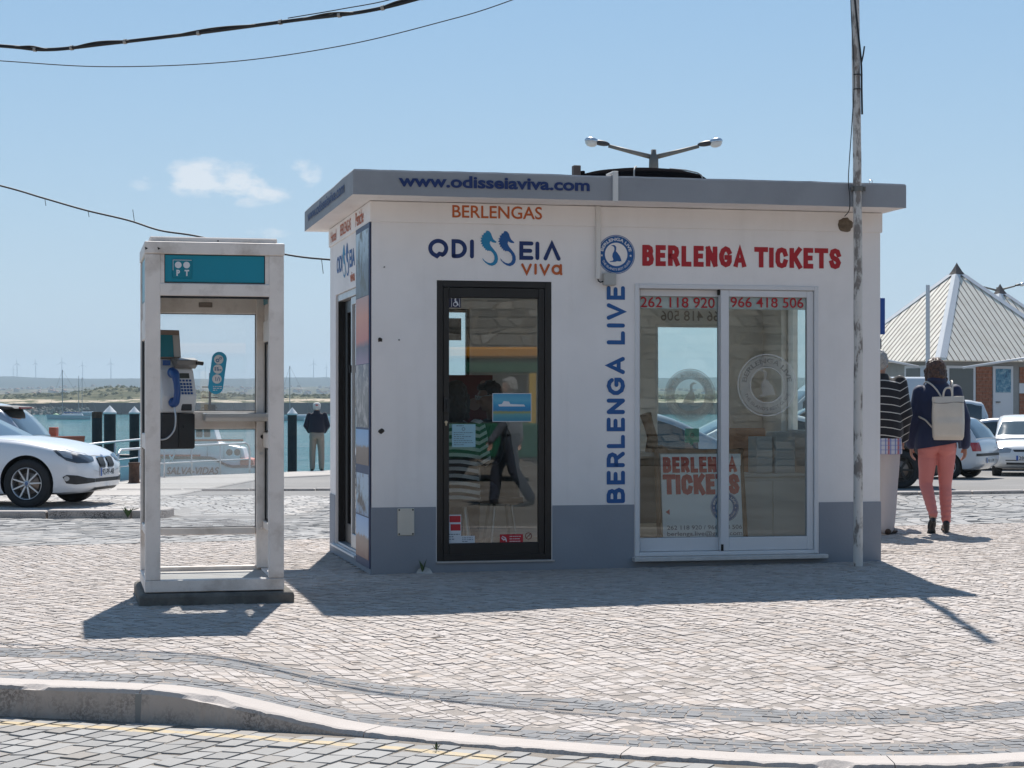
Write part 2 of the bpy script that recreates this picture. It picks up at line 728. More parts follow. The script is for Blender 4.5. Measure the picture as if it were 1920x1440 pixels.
def stone_arrays(Q, tone, zf, h, gap, bev, tilt=.0035, skirt=.012):
    """Q (N,4,2) corners -> vertex (N,8,3)"""
    C = Q.mean(1, keepdims=True)
    D = Q - C
    L = np.linalg.norm(D, axis=2, keepdims=True)
    O = C + D * np.maximum(.2, (L - gap * .7) / L)
    T = C + D * np.maximum(.15, (L - (gap + bev) * .75) / L)
    z0 = zf(C[:, :, 0], C[:, :, 1])
    n = len(Q)
    hh = h + RNG.normal(0, .0013, (n, 1))
    tx, ty = RNG.normal(0, tilt * 1.6, (n, 1)), RNG.normal(0, tilt * 1.6, (n, 1))
    zt = zf(T[:, :, 0], T[:, :, 1]) + hh + (T[:, :, 0] - C[:, :, 0]) * tx + (T[:, :, 1] - C[:, :, 1]) * ty
    zo = zf(O[:, :, 0], O[:, :, 1]) - skirt + 0 * hh
    return np.concatenate([np.concatenate([T, zt[..., None]], 2), np.concatenate([O, zo[..., None]], 2)], 1)


_SF = np.array([(0, 1, 2, 3), (4, 5, 1, 0), (5, 6, 2, 1), (6, 7, 3, 2), (7, 4, 0, 3)])


def stone_mesh(name, V, tone, m):
    n = len(V)
    me = bpy.data.meshes.new(name)
    F = (_SF[None] + (np.arange(n) * 8)[:, None, None]).reshape(-1)
    me.vertices.add(n * 8)
    me.vertices.foreach_set('co', V.reshape(-1).astype(np.float32))
    me.loops.add(n * 20)
    me.loops.foreach_set('vertex_index', F.astype(np.int32))
    me.polygons.add(n * 5)
    me.polygons.foreach_set('loop_start', (np.arange(n * 5) * 4).astype(np.int32))
    me.polygons.foreach_set('use_smooth', np.zeros(n * 5, bool))
    me.materials.append(m)
    a = me.attributes.new('tone', 'FLOAT_COLOR', 'POINT')
    cc = np.ones((n, 8, 4), np.float32)
    cc[:, :, :3] = tone if tone.ndim == 3 else tone[:, None, :]
    a.data.foreach_set('color', cc.reshape(-1))
    me.update(calc_edges=True)
    me.validate()
    return me


def ccw(Q):
    a = Q[:, 2] - Q[:, 0]
    b = Q[:, 3] - Q[:, 1]
    s = a[:, 0] * b[:, 1] - a[:, 1] * b[:, 0]
    Q[s < 0] = Q[s < 0][:, ::-1]
    return Q


def lay(Q, tone, zf, h, gap, bev, m, parent, name, name_rest, nearest=300, score=None, **kw):
    V = stone_arrays(Q, tone, zf, h, gap, bev, **kw)
    if score is None:
        score = np.hypot(Q.mean(1)[:, 0], Q.mean(1)[:, 1])
    order = np.argsort(score)
    near, rest = order[:nearest], order[nearest:]
    for i in near:
        c = V[i].mean(0)
        me = stone_mesh(name, V[i:i + 1] - c, tone[i:i + 1], m)
        o = link(name, me, parent)
        o.location = c
    if len(rest):
        link(name_rest, stone_mesh(name_rest, V[rest], tone[rest], m), parent, kind='stuff')


def in_view(x, y, pad=.9):
    """inside the wedge the lens covers, with a margin for a step to the side"""
    return np.abs(x) < .272 * y + pad


def rot_grid(x0, x1, y0, y1, ang, a, b, jit, warp=0.0, stagger=True):
    """staggered rows of quads turned by ang; a along the row, b across"""
    c, s = math.cos(ang), math.sin(ang)
    cx, cy = (x0 + x1) / 2, (y0 + y1) / 2
    rad = math.hypot(x1 - x0, y1 - y0) / 2 + .4
    nu, nv = int(2 * rad / a) + 2, int(2 * rad / b) + 2
    # shared row lines wobble; cross joints vary per row
    us = np.arange(nu + 1) * a - rad
    U = np.tile(us, (nv, 1)) + RNG.normal(0, jit * a * .9, (nv, nu + 1))
    if stagger:
        U += RNG.uniform(0, a, (nv, 1))
    vs = np.arange(nv + 1) * b - rad
    k = np.arange(nu + 1)
    row = vs[:, None] + np.cumsum(RNG.normal(0, jit * b * .30, (nv + 1, nu + 1)), 1) * .35 + RNG.normal(0, jit * b * .35, (nv + 1, nu + 1))

    def line(r, u):
        return np.interp(u, us, row[r])
    Qs = []
    for r in range(nv):
        u0, u1 = U[r, :-1], U[r, 1:]
        sk = RNG.normal(0, jit * a * .5, nu)
        sk2 = np.concatenate([sk[1:], [0]])
        Qs.append(np.stack([np.stack([u0 - sk, line(r, u0)], 1), np.stack([u1 - sk2, line(r, u1)], 1), np.stack([u1 + sk2, line(r + 1, u1)], 1), np.stack([u0 + sk, line(r + 1, u0)], 1)], 1))
    Q = np.concatenate(Qs)
    if warp:
        Q = Q + np.stack([np.sin(Q[..., 1] * .9 + 1) * warp, np.sin(Q[..., 0] * .8) * warp], -1)
    P = np.stack([cx + Q[..., 0] * c - Q[..., 1] * s, cy + Q[..., 0] * s + Q[..., 1] * c], -1)
    return ccw(P)


def tones(n, paint=None):
    t = RNG.uniform(0, 1, (n, 3))
    t[:, 0] = np.clip(RNG.normal(.60, .28, n), 0, 1)
    t[:, 2] = 0 if paint is None else paint
    return t


# ---- kiosk frame (used to leave its footprint free)
KX, KY, KPHI = -1.03, 13.96, math.atan(.227)


def kiosk_local(x, y):
    dx, dy = x - KX, y - KY
    c, s = math.cos(KPHI), math.sin(KPHI)
    return dx * c + dy * s, -dx * s + dy * c


BX, BY, BPHI = -2.274, 11.80, R(13.0)


def booth_local(x, y):
    dx, dy = x - BX, y - BY
    c, s = math.cos(BPHI), math.sin(BPHI)
    return dx * c + dy * s, -dx * s + dy * c


# ---- plaza
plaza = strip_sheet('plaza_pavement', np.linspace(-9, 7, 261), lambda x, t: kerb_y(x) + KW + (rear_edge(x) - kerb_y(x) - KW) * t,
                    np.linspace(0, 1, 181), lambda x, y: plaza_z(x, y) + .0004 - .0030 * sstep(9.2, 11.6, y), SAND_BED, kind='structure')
BANDS = ((KW, .45), (.88, 1.17))            # grey basalt bands, distance behind the kerb face

Q = rot_grid(-6.2, 6.2, 7.2, 19.8, R(-57), .060, .056, .22, warp=.16)
c = Q.mean(1)
t_c = kerb_t(c[:, 0], c[:, 1])
t_v = kerb_t(Q[..., 0], Q[..., 1])
ok = (t_c > KW) & (c[:, 1] < rear_edge(c[:, 0]) - .16) & in_view(c[:, 0], c[:, 1])
for a, b in BANDS:
    ok &= ~((t_c > a) & (t_c < b))
    lo = (t_c <= a) & (t_c > a - .2)
    hi = (t_c >= b) & (t_c < b + .2)
    for sel, lim, sg in ((lo, a - .004, 1), (hi, b + .004, -1)):
        over = np.maximum(0, (t_v - lim) * sg) * sel[:, None]
        Q[..., 1] -= over * sg * 1.12
lx, ly = kiosk_local(c[:, 0], c[:, 1])
ok &= ~((lx > -.01) & (lx < 4.01) & (ly > -.01) & (ly < 2.36))
lx, ly = booth_local(c[:, 0], c[:, 1])
ok &= ~((lx > -.02) & (lx < .9) & (ly > -.02) & (ly < .95))
Q = Q[ok]
lay(Q, tones(len(Q)), plaza_z, .0020, .0055, .003, LIME, plaza, 'paving_stone', 'paving_stones')

# grey bands: rows along the kerb
Qb = []
for a, b in BANDS:
    nrow = 5
    for r in range(nrow):
        t0, t1 = a + (b - a) * r / nrow, a + (b - a) * (r + 1) / nrow
        xs = np.cumsum(RNG.uniform(.05, .085, 190)) - 6.0
        xs = xs[xs < 6.0]
        sk = RNG.normal(0, .008, len(xs))

        def pt(x, t):
            s = np.interp(x, _kx, _ks)
            n = np.sqrt(1 + s * s)
            return np.stack([x - s / n * t, np.interp(x, _kx, _ky) + t / n], -1)
        jt = RNG.normal(0, .004, (2, len(xs)))
        A, B = pt(xs - sk, t0 + jt[0]), pt(xs + sk, t1 + jt[1])
        Qb.append(np.stack([A[:-1], A[1:], B[1:], B[:-1]], 1))
Qb = ccw(np.concatenate(Qb))
c = Qb.mean(1)
Qb = Qb[in_view(c[:, 0], c[:, 1])]
lay(Qb, tones(len(Qb)), plaza_z, .0020, .0048, .003, BASALT, plaza, 'basalt_sett', 'basalt_setts')

# grey edging row at the back of the plaza
xs = np.arange(-7, 7, .3)
A = np.stack([xs, rear_edge(xs) - .15], -1)
B = np.stack([xs, rear_edge(xs) - .01], -1)
Qe = ccw(np.stack([A[:-1], A[1:], B[1:], B[:-1]], 1))
lay(Qe, tones(len(Qe)), plaza_z, .004, .008, .006, GRANITE_FAR, plaza, 'edging_stone', 'edging_stones')

# ---- kerb along the near road
KERBM = mat('kerb_concrete', (.46, .41, .37), .85, var=.12, vscale=5, dirt=(.10, .08, .065), dscale=7, damt=.0, bump=.5, bscale=70, bdist=.006)


def kerb_face_mat():
    m = bpy.data.materials.new('stained_kerb_concrete')
    m.use_nodes = True
    t = NT(m)
    p = t.pos()
    g = t.new('ShaderNodeNewGeometry')
    sep = t.new('ShaderNodeSeparateXYZ')
    t.link(g.outputs['Normal'], sep.inputs[0])
    side = t.math('SUBTRACT', 1.0, t.math('ABSOLUTE', sep.outputs[2]), True)
    c = t.mix(t.noise(7, 5, .6, p), (.44, .395, .36), (.55, .50, .465))
    side_c = t.mix(t.noise(4, 5, .6, p), (.42, .36, .315), (.55, .48, .43))
    c = t.mix(t.ramp(side, [(.45, 0.0), (.75, 1.0)]), c, side_c)
    big = t.ramp(t.noise(2.6, 4, .6, p), [(.40, 0.0), (.62, 1.0)])
    fine = t.ramp(t.noise(75, 3, .75, p), [(.46, 0.0), (.53, 1.0)])
    bl = t.math('MULTIPLY', t.math('MULTIPLY', big, fine), t.ramp(side, [(.4, .05), (.8, .92)]))
    c = t.mix(bl, c, (.055, .045, .04))
    t.link(c, t.bsdf.inputs['Base Color'])
    t.bsdf.inputs['Roughness'].default_value = .9
    t.bump(t.noise(80, 4, .65, p), .5, .006)
    return m


KFACE = kerb_face_mat()
kerb = thing('kerb', 'pale stained concrete kerb dropping to road level beside the near cobbled road', 'kerb', (0, 0, 0))
cuts = [-5.2, -4.1, -3.0, -1.62, -.62, .42, 1.45, 2.5, 3.5, 4.6]
for a, b in zip(cuts[:-1], cuts[1:]):
    mb = MB()
    xs = np.linspace(a + .002, b - .002, 70)
    P = []
    for x in xs:
        s = float(np.interp(x, _kx, _ks))
        nn = math.sqrt(1 + s * s)
        zt = float(kerb_top(x)) + .006 + .0025 * mnoise.noise((x * 3, 5, 0))
        y0 = float(kerb_y(x))

        def q(t, z):
            return (x - s / nn * t, y0 + t / nn, z)
        wob = .008 * mnoise.noise((x * 2.2, 1, 3)) + .007 * mnoise.noise((x * 13, 1, 3)) + .006 * mnoise.noise((x * 34, 2, 3))
        chip = max(0, mnoise.noise((x * 4.5, 8, 1)) - .28) * .10 + max(0, .035 - abs(x + 1.30) * .25)
        P.append([q(0 + wob, -.22), q(.004 + wob, zt - .02), q(.012 + wob * 1.6 + chip * .8, zt - .004 + .5 * wob - chip * .6), q(.030 + 1.5 * wob + chip * 1.5, zt + .2 * wob), q(KW - .012, zt), q(KW - .002, zt - .012), q(KW - .002, -.22)])
    mb.grid(P, smooth=False)
    mb.add(P[0], [tuple(range(7))])
    mb.add(P[-1], [tuple(range(6, -1, -1))])
    mb.build('kerb_stone', KFACE, kerb, fix='weld')
mb = MB()
mb.box(-1.635, -1.605, 8.262, 8.43, -.15, -.012)
mb.build('mortar_joint', mat('grey_mortar', (.27, .27, .26), .95, bump=.4), kerb)

# ---- near road
road = strip_sheet('near_road', np.linspace(-40, 40, 161), lambda x, t: -15 + (kerb_y(np.clip(x, -9, 7)) + 15) * t, np.linspace(0, 1, 30), lambda x, y: ROAD_Z - .0012, ROAD_BED, kind='structure')
Q = rot_grid(-4.0, 3.2, 6.3, 9.0, R(66), .150, .104, .09)
c = Q.mean(1)
t_c = kerb_t(c[:, 0], c[:, 1])
t_v = kerb_t(Q[..., 0], Q[..., 1])
ok = (t_c < -.02) & (t_c > -1.35) & in_view(c[:, 0], c[:, 1], .5) & (np.abs(c[:, 0]) < 3.2)
Q[..., 1] -= np.maximum(0, t_v + .02)
Q, t_c = Q[ok], t_c[ok]
pn = np.where((t_c > -.34) & (t_c < -.04) & (RNG.uniform(0, 1, len(Q)) < .90) & (Q.mean(1)[:, 0] < .25), 1.0, 0.0)
# the painted line: split painted cobbles by lateral distance through per-corner tone
tn = tones(len(Q))
tone8 = np.repeat(tn[:, None, :], 8, 1)
tq = kerb_t(Q[..., 0], Q[..., 1])
inside = np.where(pn[:, None] > 0, np.clip((tq + .185) / .25 + .5, 0, 1), 0.0)
tone8[:, :4, 2] = inside
tone8[:, 4:, 2] = inside
lay(Q, tone8, lambda x, y: ROAD_Z + 0 * x, .003, .010, .007, GRANITE, road, 'cobblestone', 'cobblestones', tilt=.006)

# ---- road behind the plaza and the quay apron (one ground sheet, land right of the quay edge)
ASPH = bed_mat('worn_cobble_ground', (.25, .245, .24), (.31, .30, .29), (.19, .185, .18), .3)
v, f = [], []
ys = np.concatenate([np.linspace(15.5, 30, 30), np.linspace(31, 60, 30), np.linspace(64, 120, 15)])
us = np.concatenate([[0], np.linspace(.02, 1, 12)])
for y in ys:
    xl = float(quay_x(y)) if y > 24 else float(quay_x(24)) - (24 - y) * 4
    for u in us:
        v.append((xl + (95 - xl) * u, y, float(road_z(y))))
nx = len(us)
for j in range(len(ys) - 1):
    for i in range(nx - 1):
        a = j * nx + i
        f.append((a, a + 1, a + nx + 1, a + nx))
# quay wall down into the water
base = len(v)
for y in ys:
    xl = float(quay_x(y)) if y > 24 else float(quay_x(24)) - (24 - y) * 4
    v.append((xl, y, -4.2))
for j in range(len(ys) - 1):
    f.append((j * nx, (j + 1) * nx, base + j + 1, base + j))
me = bpy.data.meshes.new('quay_ground')
me.from_pydata(v, [], f)
me.materials.append(ASPH)
quay = link('quay_ground', me, None, kind='structure')
# land behind and beside, out to the horizon behind the camera
mb = MB()
mb.box(-900, 900, -900, 15.6, -3.9, -.32)
mb.box(95, 900, 15.6, 400, -3.9, -.9)
mb.build('ground', ASPH, None, kind='structure')

# cobbles of the back road
Q = rot_grid(-7, 8.5, 17.0, 33, R(64), .26, .17, .07, warp=.5)
c = Q.mean(1)
lxx = in_view(c[:, 0], c[:, 1], .8)
Q = Q[(c[:, 1] > rear_edge(c[:, 0]) + .08) & lxx & (c[:, 0] > quay_x(c[:, 1]) + .6) & ((c[:, 1] < 24.6) | (c[:, 0] > -2.7)) & (c[:, 1] < 32.5)]
lay(Q, tones(len(Q)), lambda x, y: road_z(y), .008, .014, .010, GRANITE_FAR, quay, 'road_cobble', 'road_cobbles', tilt=.010)

# raised parking strip with its kerb on the left
ISL = bed_mat('pale_cobble_ground', (.36, .345, .33), (.45, .43, .41), (.27, .26, .25), .4)
island = thing('parking_kerb', 'low concrete kerb in front of the parked white car', 'kerb', (0, 0, 0))
ix = [-16.0, -14.2, -12.4, -10.6, -8.8, -7.35, -6.05, -4.95]
for k, (a, b) in enumerate(zip(ix[:-1], ix[1:])):
    mb = MB()
    y0 = 24.72 + (.0 if k < 6 else .03)
    mb.box(a + .01, b - .01, y0, y0 + .24, -.4, -.118 - (.012 if k == 5 else 0))
    mb.build('kerb_stone', KFACE, island, bevel=.025, seg=2)
mb = MB()
arc = [(-4.95 + .42 * math.sin(R(t)), 24.99 + .0 - .42 * math.cos(R(t)) + .18, 0) for t in range(0, 91, 15)]
pl = [(p[0], p[1]) for p in arc] + [(-4.53, 25.55), (-4.95, 25.55), (-4.95, 24.96)]
mb.prism(pl, -.4, -.125, 'z')
mb.build('kerb_end', KFACE, island, bevel=.02, seg=2)
def strip_z(x, y):
    fade = np.maximum(np.maximum(sstep(-4.9, -2.6, x), sstep(28.5, 32.5, y)), sstep(-5.0, -4.5, x) * (1 - sstep(25.45, 27.6, y)))
    return -.135 * (1 - fade) + (road_z(y) - .004) * fade


strip = sheet('parking_strip', np.linspace(-16, -2.6, 40), np.linspace(24.95, 32.5, 16), strip_z, ISL, None, lambda x, y: x < -4.9 or y > 25.5, kind='structure')
Q = rot_grid(-11, -2.6, 24.9, 32.4, R(20), .21, .15, .08)
c = Q.mean(1)
Q = Q[in_view(c[:, 0], c[:, 1], 1.2) & (c[:, 0] > quay_x(c[:, 1]) + .4) & (c[:, 1] > 25.1) & (c[:, 1] < 32.3) & (c[:, 0] < -2.8) & ((c[:, 0] < -5.1) | (c[:, 1] > 25.75))]
lay(Q, tones(len(Q)), strip_z, .006, .014, .010, PALE_COBBLE, strip, 'road_cobble', 'road_cobbles', tilt=.008)

# pale concrete coping along the quay edge
APR = bed_mat('pale_quay_concrete', (.44, .415, .385), (.52, .49, .46), (.36, .34, .32), .25)
coping = thing('quay_coping', 'pale concrete coping slabs along the edge of the quay', 'quay edge', (0, 0, 0))
y = 26.0
while y < 70:
    y1 = y + 4.0
    mb = MB()
    w = 2.6
    zz = float(road_z(y))
    z1 = float(road_z(y1))
    a, b = (float(quay_x(y)) - .12, y + .015), (float(quay_x(y1)) - .12, y1 - .015)
    vv = [(a[0], a[1], zz - .5), (a[0] + w, a[1], zz - .5), (b[0] + w, b[1], z1 - .5), (b[0], b[1], z1 - .5),
          (a[0], a[1], zz + .03), (a[0] + w, a[1], zz + .03), (b[0] + w, b[1], z1 + .03), (b[0], b[1], z1 + .03)]
    mb.add(vv, [(0, 3, 2, 1), (4, 5, 6, 7), (0, 1, 5, 4), (1, 2, 6, 5), (2, 3, 7, 6), (3, 0, 4, 7)])
    mb.build('coping_slab', APR, coping, bevel=.02)
    y = y1
kl = thing('apron_kerb', 'thin low grey kerb line across the quay apron beyond the phone booth', 'kerb', (0, 0, 0))
for x0 in np.arange(-7.2, 1.2, 1.2):
    mb = MB()
    yy = 34.6 + (x0 + 7.2) * .06
    mb.box(x0 + .008, x0 + 1.192, yy, yy + .18, -.5, float(road_z(yy)) + .045)
    mb.build('kerb_stone', KFACE, kl, bevel=.015)
kr = thing('roadside_kerb', 'low grey kerb across the road behind the walking woman', 'kerb', (0, 0, 0))
for x0 in np.arange(5.0, 14.0, 1.0):
    mb = MB()
    yy = 32.4 + (x0 - 6.0) * .35
    mb.prism([(x0 + .01, yy), (x0 + .99, yy + .34), (x0 + .99, yy + .54), (x0 + .01, yy + .2)], -.6, float(road_z(yy)) + .06, 'z')
    mb.build('kerb_stone', KFACE, kr, bevel=.015)


# ---- water
def water_mat():
    m = bpy.data.materials.new('harbour_water')
    m.use_nodes = True
    t = NT(m)
    p = t.pos()
    mp = t.new('ShaderNodeMapping')
    mp.inputs['Scale'].default_value = (1.0, .55, 1)
    t.link(p, mp.inputs[0])
    h1 = t.noise(.16, 5, .62, mp.outputs[0])
    h2 = t.noise(.75, 5, .65, mp.outputs[0])
    h3 = t.noise(.035, 3, .6, mp.outputs[0])
    h = t.math('ADD', t.math('ADD', t.math('MULTIPLY', h1, 2.0), t.math('MULTIPLY', h2, .75)), t.math('MULTIPLY', h3, 3.0))
    c = t.mix(t.ramp(t.noise(.05, 4, .6, p), [(.35, 0.0), (.65, 1.0)]), (.010, .175, .205), (.026, .245, .27))
    t.link(c, t.bsdf.inputs['Base Color'])
    t.bsdf.inputs['Roughness'].default_value = .07
    t.bsdf.inputs['IOR'].default_value = 1.33
    t.bsdf.inputs['Specular IOR Level'].default_value = .26
    t.bump(h, 1.0, 2.6)
    return m


WATER_Z = -3.2
mb = MB()
mb.quad((-1500, 15, WATER_Z), (900, 15, WATER_Z), (900, 1400, WATER_Z), (-1500, 1400, WATER_Z))
mb.build('harbour_water', water_mat(), None, kind='structure')
# ================================================================== TICKET KIOSK
WHITE = mat('white_render', (.86, .825, .805), .85, var=.035, vscale=1.6, dirt=(.62, .59, .56), dscale=1.3, damt=.28, bump=.22, bscale=45, bdist=.006)
INNER = mat('inner_render', (.66, .64, .60), .9, var=.05, vscale=2)
BANDM = mat('grey_plinth_paint', (.265, .285, .32), .8, var=.06, vscale=2.2, dirt=(.27, .27, .27), dscale=2.5, damt=.25, bump=.25, bscale=45, bdist=.006)
FASC = mat('grey_fascia_paint', (.31, .32, .34), .8, var=.07, vscale=1.5, dirt=(.19, .195, .205), dscale=1.8, damt=.35, bump=.3, bscale=30, bdist=.008)
# faint rain streaks and grime on the white render
t = NT(WHITE)
src = t.bsdf.inputs['Base Color'].links[0].from_socket
mpn = t.new('ShaderNodeMapping')
mpn.inputs['Scale'].default_value = (9, 9, .55)
t.link(t.objco(), mpn.inputs[0])
stk_ = t.math('MULTIPLY', t.ramp(t.noise(1.0, 7, .62, mpn.outputs[0]), [(.52, 0.0), (.74, 1.0)]), .16)
spz = t.new('ShaderNodeSeparateXYZ')
t.link(t.objco(), spz.inputs[0])
spl = t.math('MULTIPLY', t.ramp(t.math('ADD', spz.outputs[2], t.math('MULTIPLY', t.noise(5, 5, .6, t.objco()), .5)), [(.72, .38), (.98, 0.0)]), .35)
t.link(t.mix(spl, t.mix(stk_, src, (.60, .565, .53)), (.58, .54, .50)), t.bsdf.inputs['Base Color'])
NAVY = mat('navy_print', (.006, .028, .13), .6)
BLUE = mat('blue_print', (.010, .095, .30), .55)
ORANGE = mat('orange_print', (.50, .105, .022), .6)
RED = mat('red_print', (.42, .012, .02), .55)
TEALP = mat('teal_print', (.01, .22, .42), .55)
WPRINT = mat('white_print', (.72, .72, .74), .6)
BLACKA = mat('black_aluminium', (.012, .012, .013), .38, var=.2)
WALU = mat('white_aluminium', (.70, .70, .71), .42, var=.03, vscale=3)
ALU = mat('bare_aluminium', (.52, .52, .53), .4, .7, var=.08)
GASKET = mat('black_rubber', (.012, .012, .012), .7)
STEEL = mat('steel', (.55, .55, .56), .3, 1.0)
MARBLE = mat('marble_sill', (.60, .58, .56), .4, var=.15, vscale=8)
PANE = glass_mat('window_glass', refl=.05)
PANE_D = glass_mat('tinted_door_glass', (.90, .93, .93), refl=.065)
PANE_C = glass_mat('clear_booth_glass', (.93, .95, .96), refl=.03, edge=.35, film=.03)
PANE_H = glass_mat('hazed_booth_glass', (.90, .92, .93), refl=.04, edge=.35, film=.085)

kiosk = thing('ticket_kiosk', 'white flat-roofed ticket kiosk with grey fascia and grey painted base', 'kiosk', (KX, KY, 0), KPHI)
W, D, TH, ZT = 4.0, 2.36, .15, 2.74
DX0, DX1, DZ0, DZ1 = .486, 1.36, .085, 2.165          # black door opening
SX0, SX1, SZ0, SZ1 = 2.008, 3.485, .095, 2.16         # white sliding door opening
LT0, LT1, LZ0, LZ1 = .72, 2.0, .085, 2.16             # side opening
BW = ((.48, 1.19, .92, 2.07), (2.85, 3.52, .76, 1.96))  # back windows
RWN = (.95, 1.75, 1.0, 2.1)                           # right wall window (y0,y1,z0,z1)


def wall_with_holes(mb, x0, x1, z0, z1, y0, y1, holes):
    xs = sorted({x0, x1, *[h[0] for h in holes], *[h[1] for h in holes]})
    zs = sorted({z0, z1, *[h[2] for h in holes], *[h[3] for h in holes]})
    nx, nz = len(xs), len(zs)

    def solid(i, k):
        if i < 0 or k < 0 or i >= nx - 1 or k >= nz - 1:
            return False
        cx, cz = (xs[i] + xs[i + 1]) / 2, (zs[k] + zs[k + 1]) / 2
        return not any(h[0] < cx < h[1] and h[2] < cz < h[3] for h in holes)
    for i in range(nx - 1):
        for k in range(nz - 1):
            if not solid(i, k):
                continue
            a, b, c, d = xs[i], xs[i + 1], zs[k], zs[k + 1]
            mb.quad((a, y0, c), (b, y0, c), (b, y0, d), (a, y0, d))
            mb.quad((a, y1, c), (a, y1, d), (b, y1, d), (b, y1, c))
            if not solid(i - 1, k):
                mb.quad((a, y0, c), (a, y0, d), (a, y1, d), (a, y1, c))
            if not solid(i + 1, k):
                mb.quad((b, y0, c), (b, y1, c), (b, y1, d), (b, y0, d))
            if not solid(i, k - 1):
                mb.quad((a, y0, c), (a, y1, c), (b, y1, c), (b, y0, c))
            if not solid(i, k + 1):
                mb.quad((a, y0, d), (b, y0, d), (b, y1, d), (a, y1, d))


mb = MB()
wall_with_holes(mb, 0, W, 0, ZT, 0, TH, [(DX0, DX1, DZ0, DZ1), (SX0, SX1, SZ0, SZ1)])
mb.build('wall', WHITE, kiosk, fix='weld')
mb = MB()
wall_with_holes(mb, 0, W, 0, ZT, D - TH, D, [(a, b, c, d) for a, b, c, d in BW])
mb.build('wall', WHITE, kiosk, fix='weld')
ROTL = Matrix(((0, 1, 0, 0), (1, 0, 0, 0), (0, 0, 1, 0), (0, 0, 0, 1)))   # swap x and y
mb = MB()
mb.M = ROTL
wall_with_holes(mb, TH, D - TH, 0, ZT, 0, TH, [(LT0, LT1, LZ0, LZ1)])
mb.build('wall', WHITE, kiosk, fix='weld')
mb = MB()
mb.M = ROTL
wall_with_holes(mb, TH, D - TH, 0, ZT, W - TH, W, [RWN])
mb.build('wall', WHITE, kiosk, fix='weld')
mb = MB()
mb.box(TH, W - TH, TH, D - TH, 0.0, .095)
mb.build('floor', mat('floor_tiles', (.30, .27, .24), .5, var=.1), kiosk)

# ring beam just proud of the wall
mb = MB()
e, zb = .014, 2.586
mb.box(-e, W + e, -e, -.001, zb, ZT - .002)
mb.box(-e, -.001, 0, D, zb, ZT - .002)
mb.box(W + .001, W + e, 0, D, zb, ZT - .002)
mb.build('ring_beam', WHITE, kiosk, bevel=.004)

# painted base, 4 mm proud
mb = MB()
p, zz = .005, .49
for a, b in ((-p, DX0 - .006), (DX1 + .006, SX0 - .006), (SX1 + .006, W + p)):
    mb.box(a, b, -p, -.0005, -.1, zz)
mb.box(DX0 - .006, DX1 + .006, -p, -.0005, -.1, DZ0 - .012)
mb.box(SX0 - .006, SX1 + .006, -p, -.0005, -.1, SZ0 - .035)
mb.box(-p, -.0005, .0, LT0 - .02, -.1, zz)
mb.box(-p, -.0005, LT1 + .02, D, -.1, zz)
mb.box(-p, -.0005, LT0 - .02, LT1 + .02, -.1, LZ0 - .02)
mb.box(W + .0005, W + p, 0, D, -.1, zz)
mb.build('painted_base', BANDM, kiosk)

# roof slab with rough fascia
OH, OHS = .38, .19
mb = MB()
x0, x1, y0, y1 = -OHS, W + .045, -OH, D + .25
zt = 2.925
n = 46
P = []
ring = []
for i in range(n):
    x = x0 + (x1 - x0) * i / (n - 1)
    ring.append((x, y0))
for i in range(1, 26):
    ring.append((x1, y0 + (y1 - y0) * i / 25))
for i in range(1, n):
    ring.append((x1 - (x1 - x0) * i / (n - 1), y1))
for i in range(1, 25):
    ring.append((x0, y1 - (y1 - y0) * i / 25))


def wob(x, y, k):
    return .005 * mnoise.noise((x * 2.3, y * 2.3, k)) + .003 * mnoise.noise((x * 9, y * 9, k))


rows = [[(x, y, 2.742 + .5 * wob(x, y, 1)) for x, y in ring], [(x, y, 2.742 + .5 * wob(x, y, 1) + .004) for x, y in ring], [(x, y, zt - .012 + wob(x, y, 7)) for x, y in ring],
        [(x + (.008 if x < 2 else -.008), y + (.01 if y < 1 else -.01), zt + wob(x, y, 7)) for x, y in ring],
        [(min(max(x, x0 + .12), x1 - .12), min(max(y, y0 + .12), y1 - .12), zt - .002) for x, y in ring],
        [(min(max(x, x0 + .13), x1 - .13), min(max(y, y0 + .13), y1 - .13), zt - .06) for x, y in ring]]
mb.grid(rows, 0, False, True)
mb.add([rows[-1][i] for i in range(len(ring))], [tuple(range(len(ring)))], 0)
mb.add(rows[0], [tuple(range(len(ring) - 1, -1, -1))], 1)
roof = mb.build('roof', [FASC, WHITE], kiosk)
mb = MB()
mb.lathe([(.012, 0), (.016, .004), (.012, .008)], (3.78, -OH + .05, 2.942), 'y', 12)
mb.tube([(3.78, -OH + .05, 2.90), (3.78, -OH + .05, 2.93)], .003)
mb.build('eye_bolt', STEEL, roof)

# ---- lettering on the front
E3 = -.0022


def letters(body, x0, x1, z0, z1, m, y=E3, bold=0.0, parent=None, name='lettering', **kw):
    v, f = text_geo(body, x0, x1, z0, z1, y, bold, **kw)
    return MB().add(v, f).build(name, m, parent or kiosk, fix=False)


letters('www.odisseiaviva.com', .137, 1.552, 2.805, 2.893, NAVY, -OH - .006, .032)
letters('BERLENGAS', .60, 1.283, 2.628, 2.722, ORANGE, -.0162, .012)

# ODISSEIA viva: pen-stroke letters and two seahorses
mb = MB()
zb, zt_, w = 2.330, 2.470, .030
cx = .5
k = [0]


def st(pts, closed=False, w_=w):
    k[0] += 1
    stroke(mb, pts, w_, E3 - .0002 * k[0], closed=closed)


def arc(cx, cz, rx, rz, a0, a1, n=14):
    return [(cx + rx * math.cos(R(a0 + (a1 - a0) * i / n)), cz + rz * math.sin(R(a0 + (a1 - a0) * i / n))) for i in range(n + 1)]


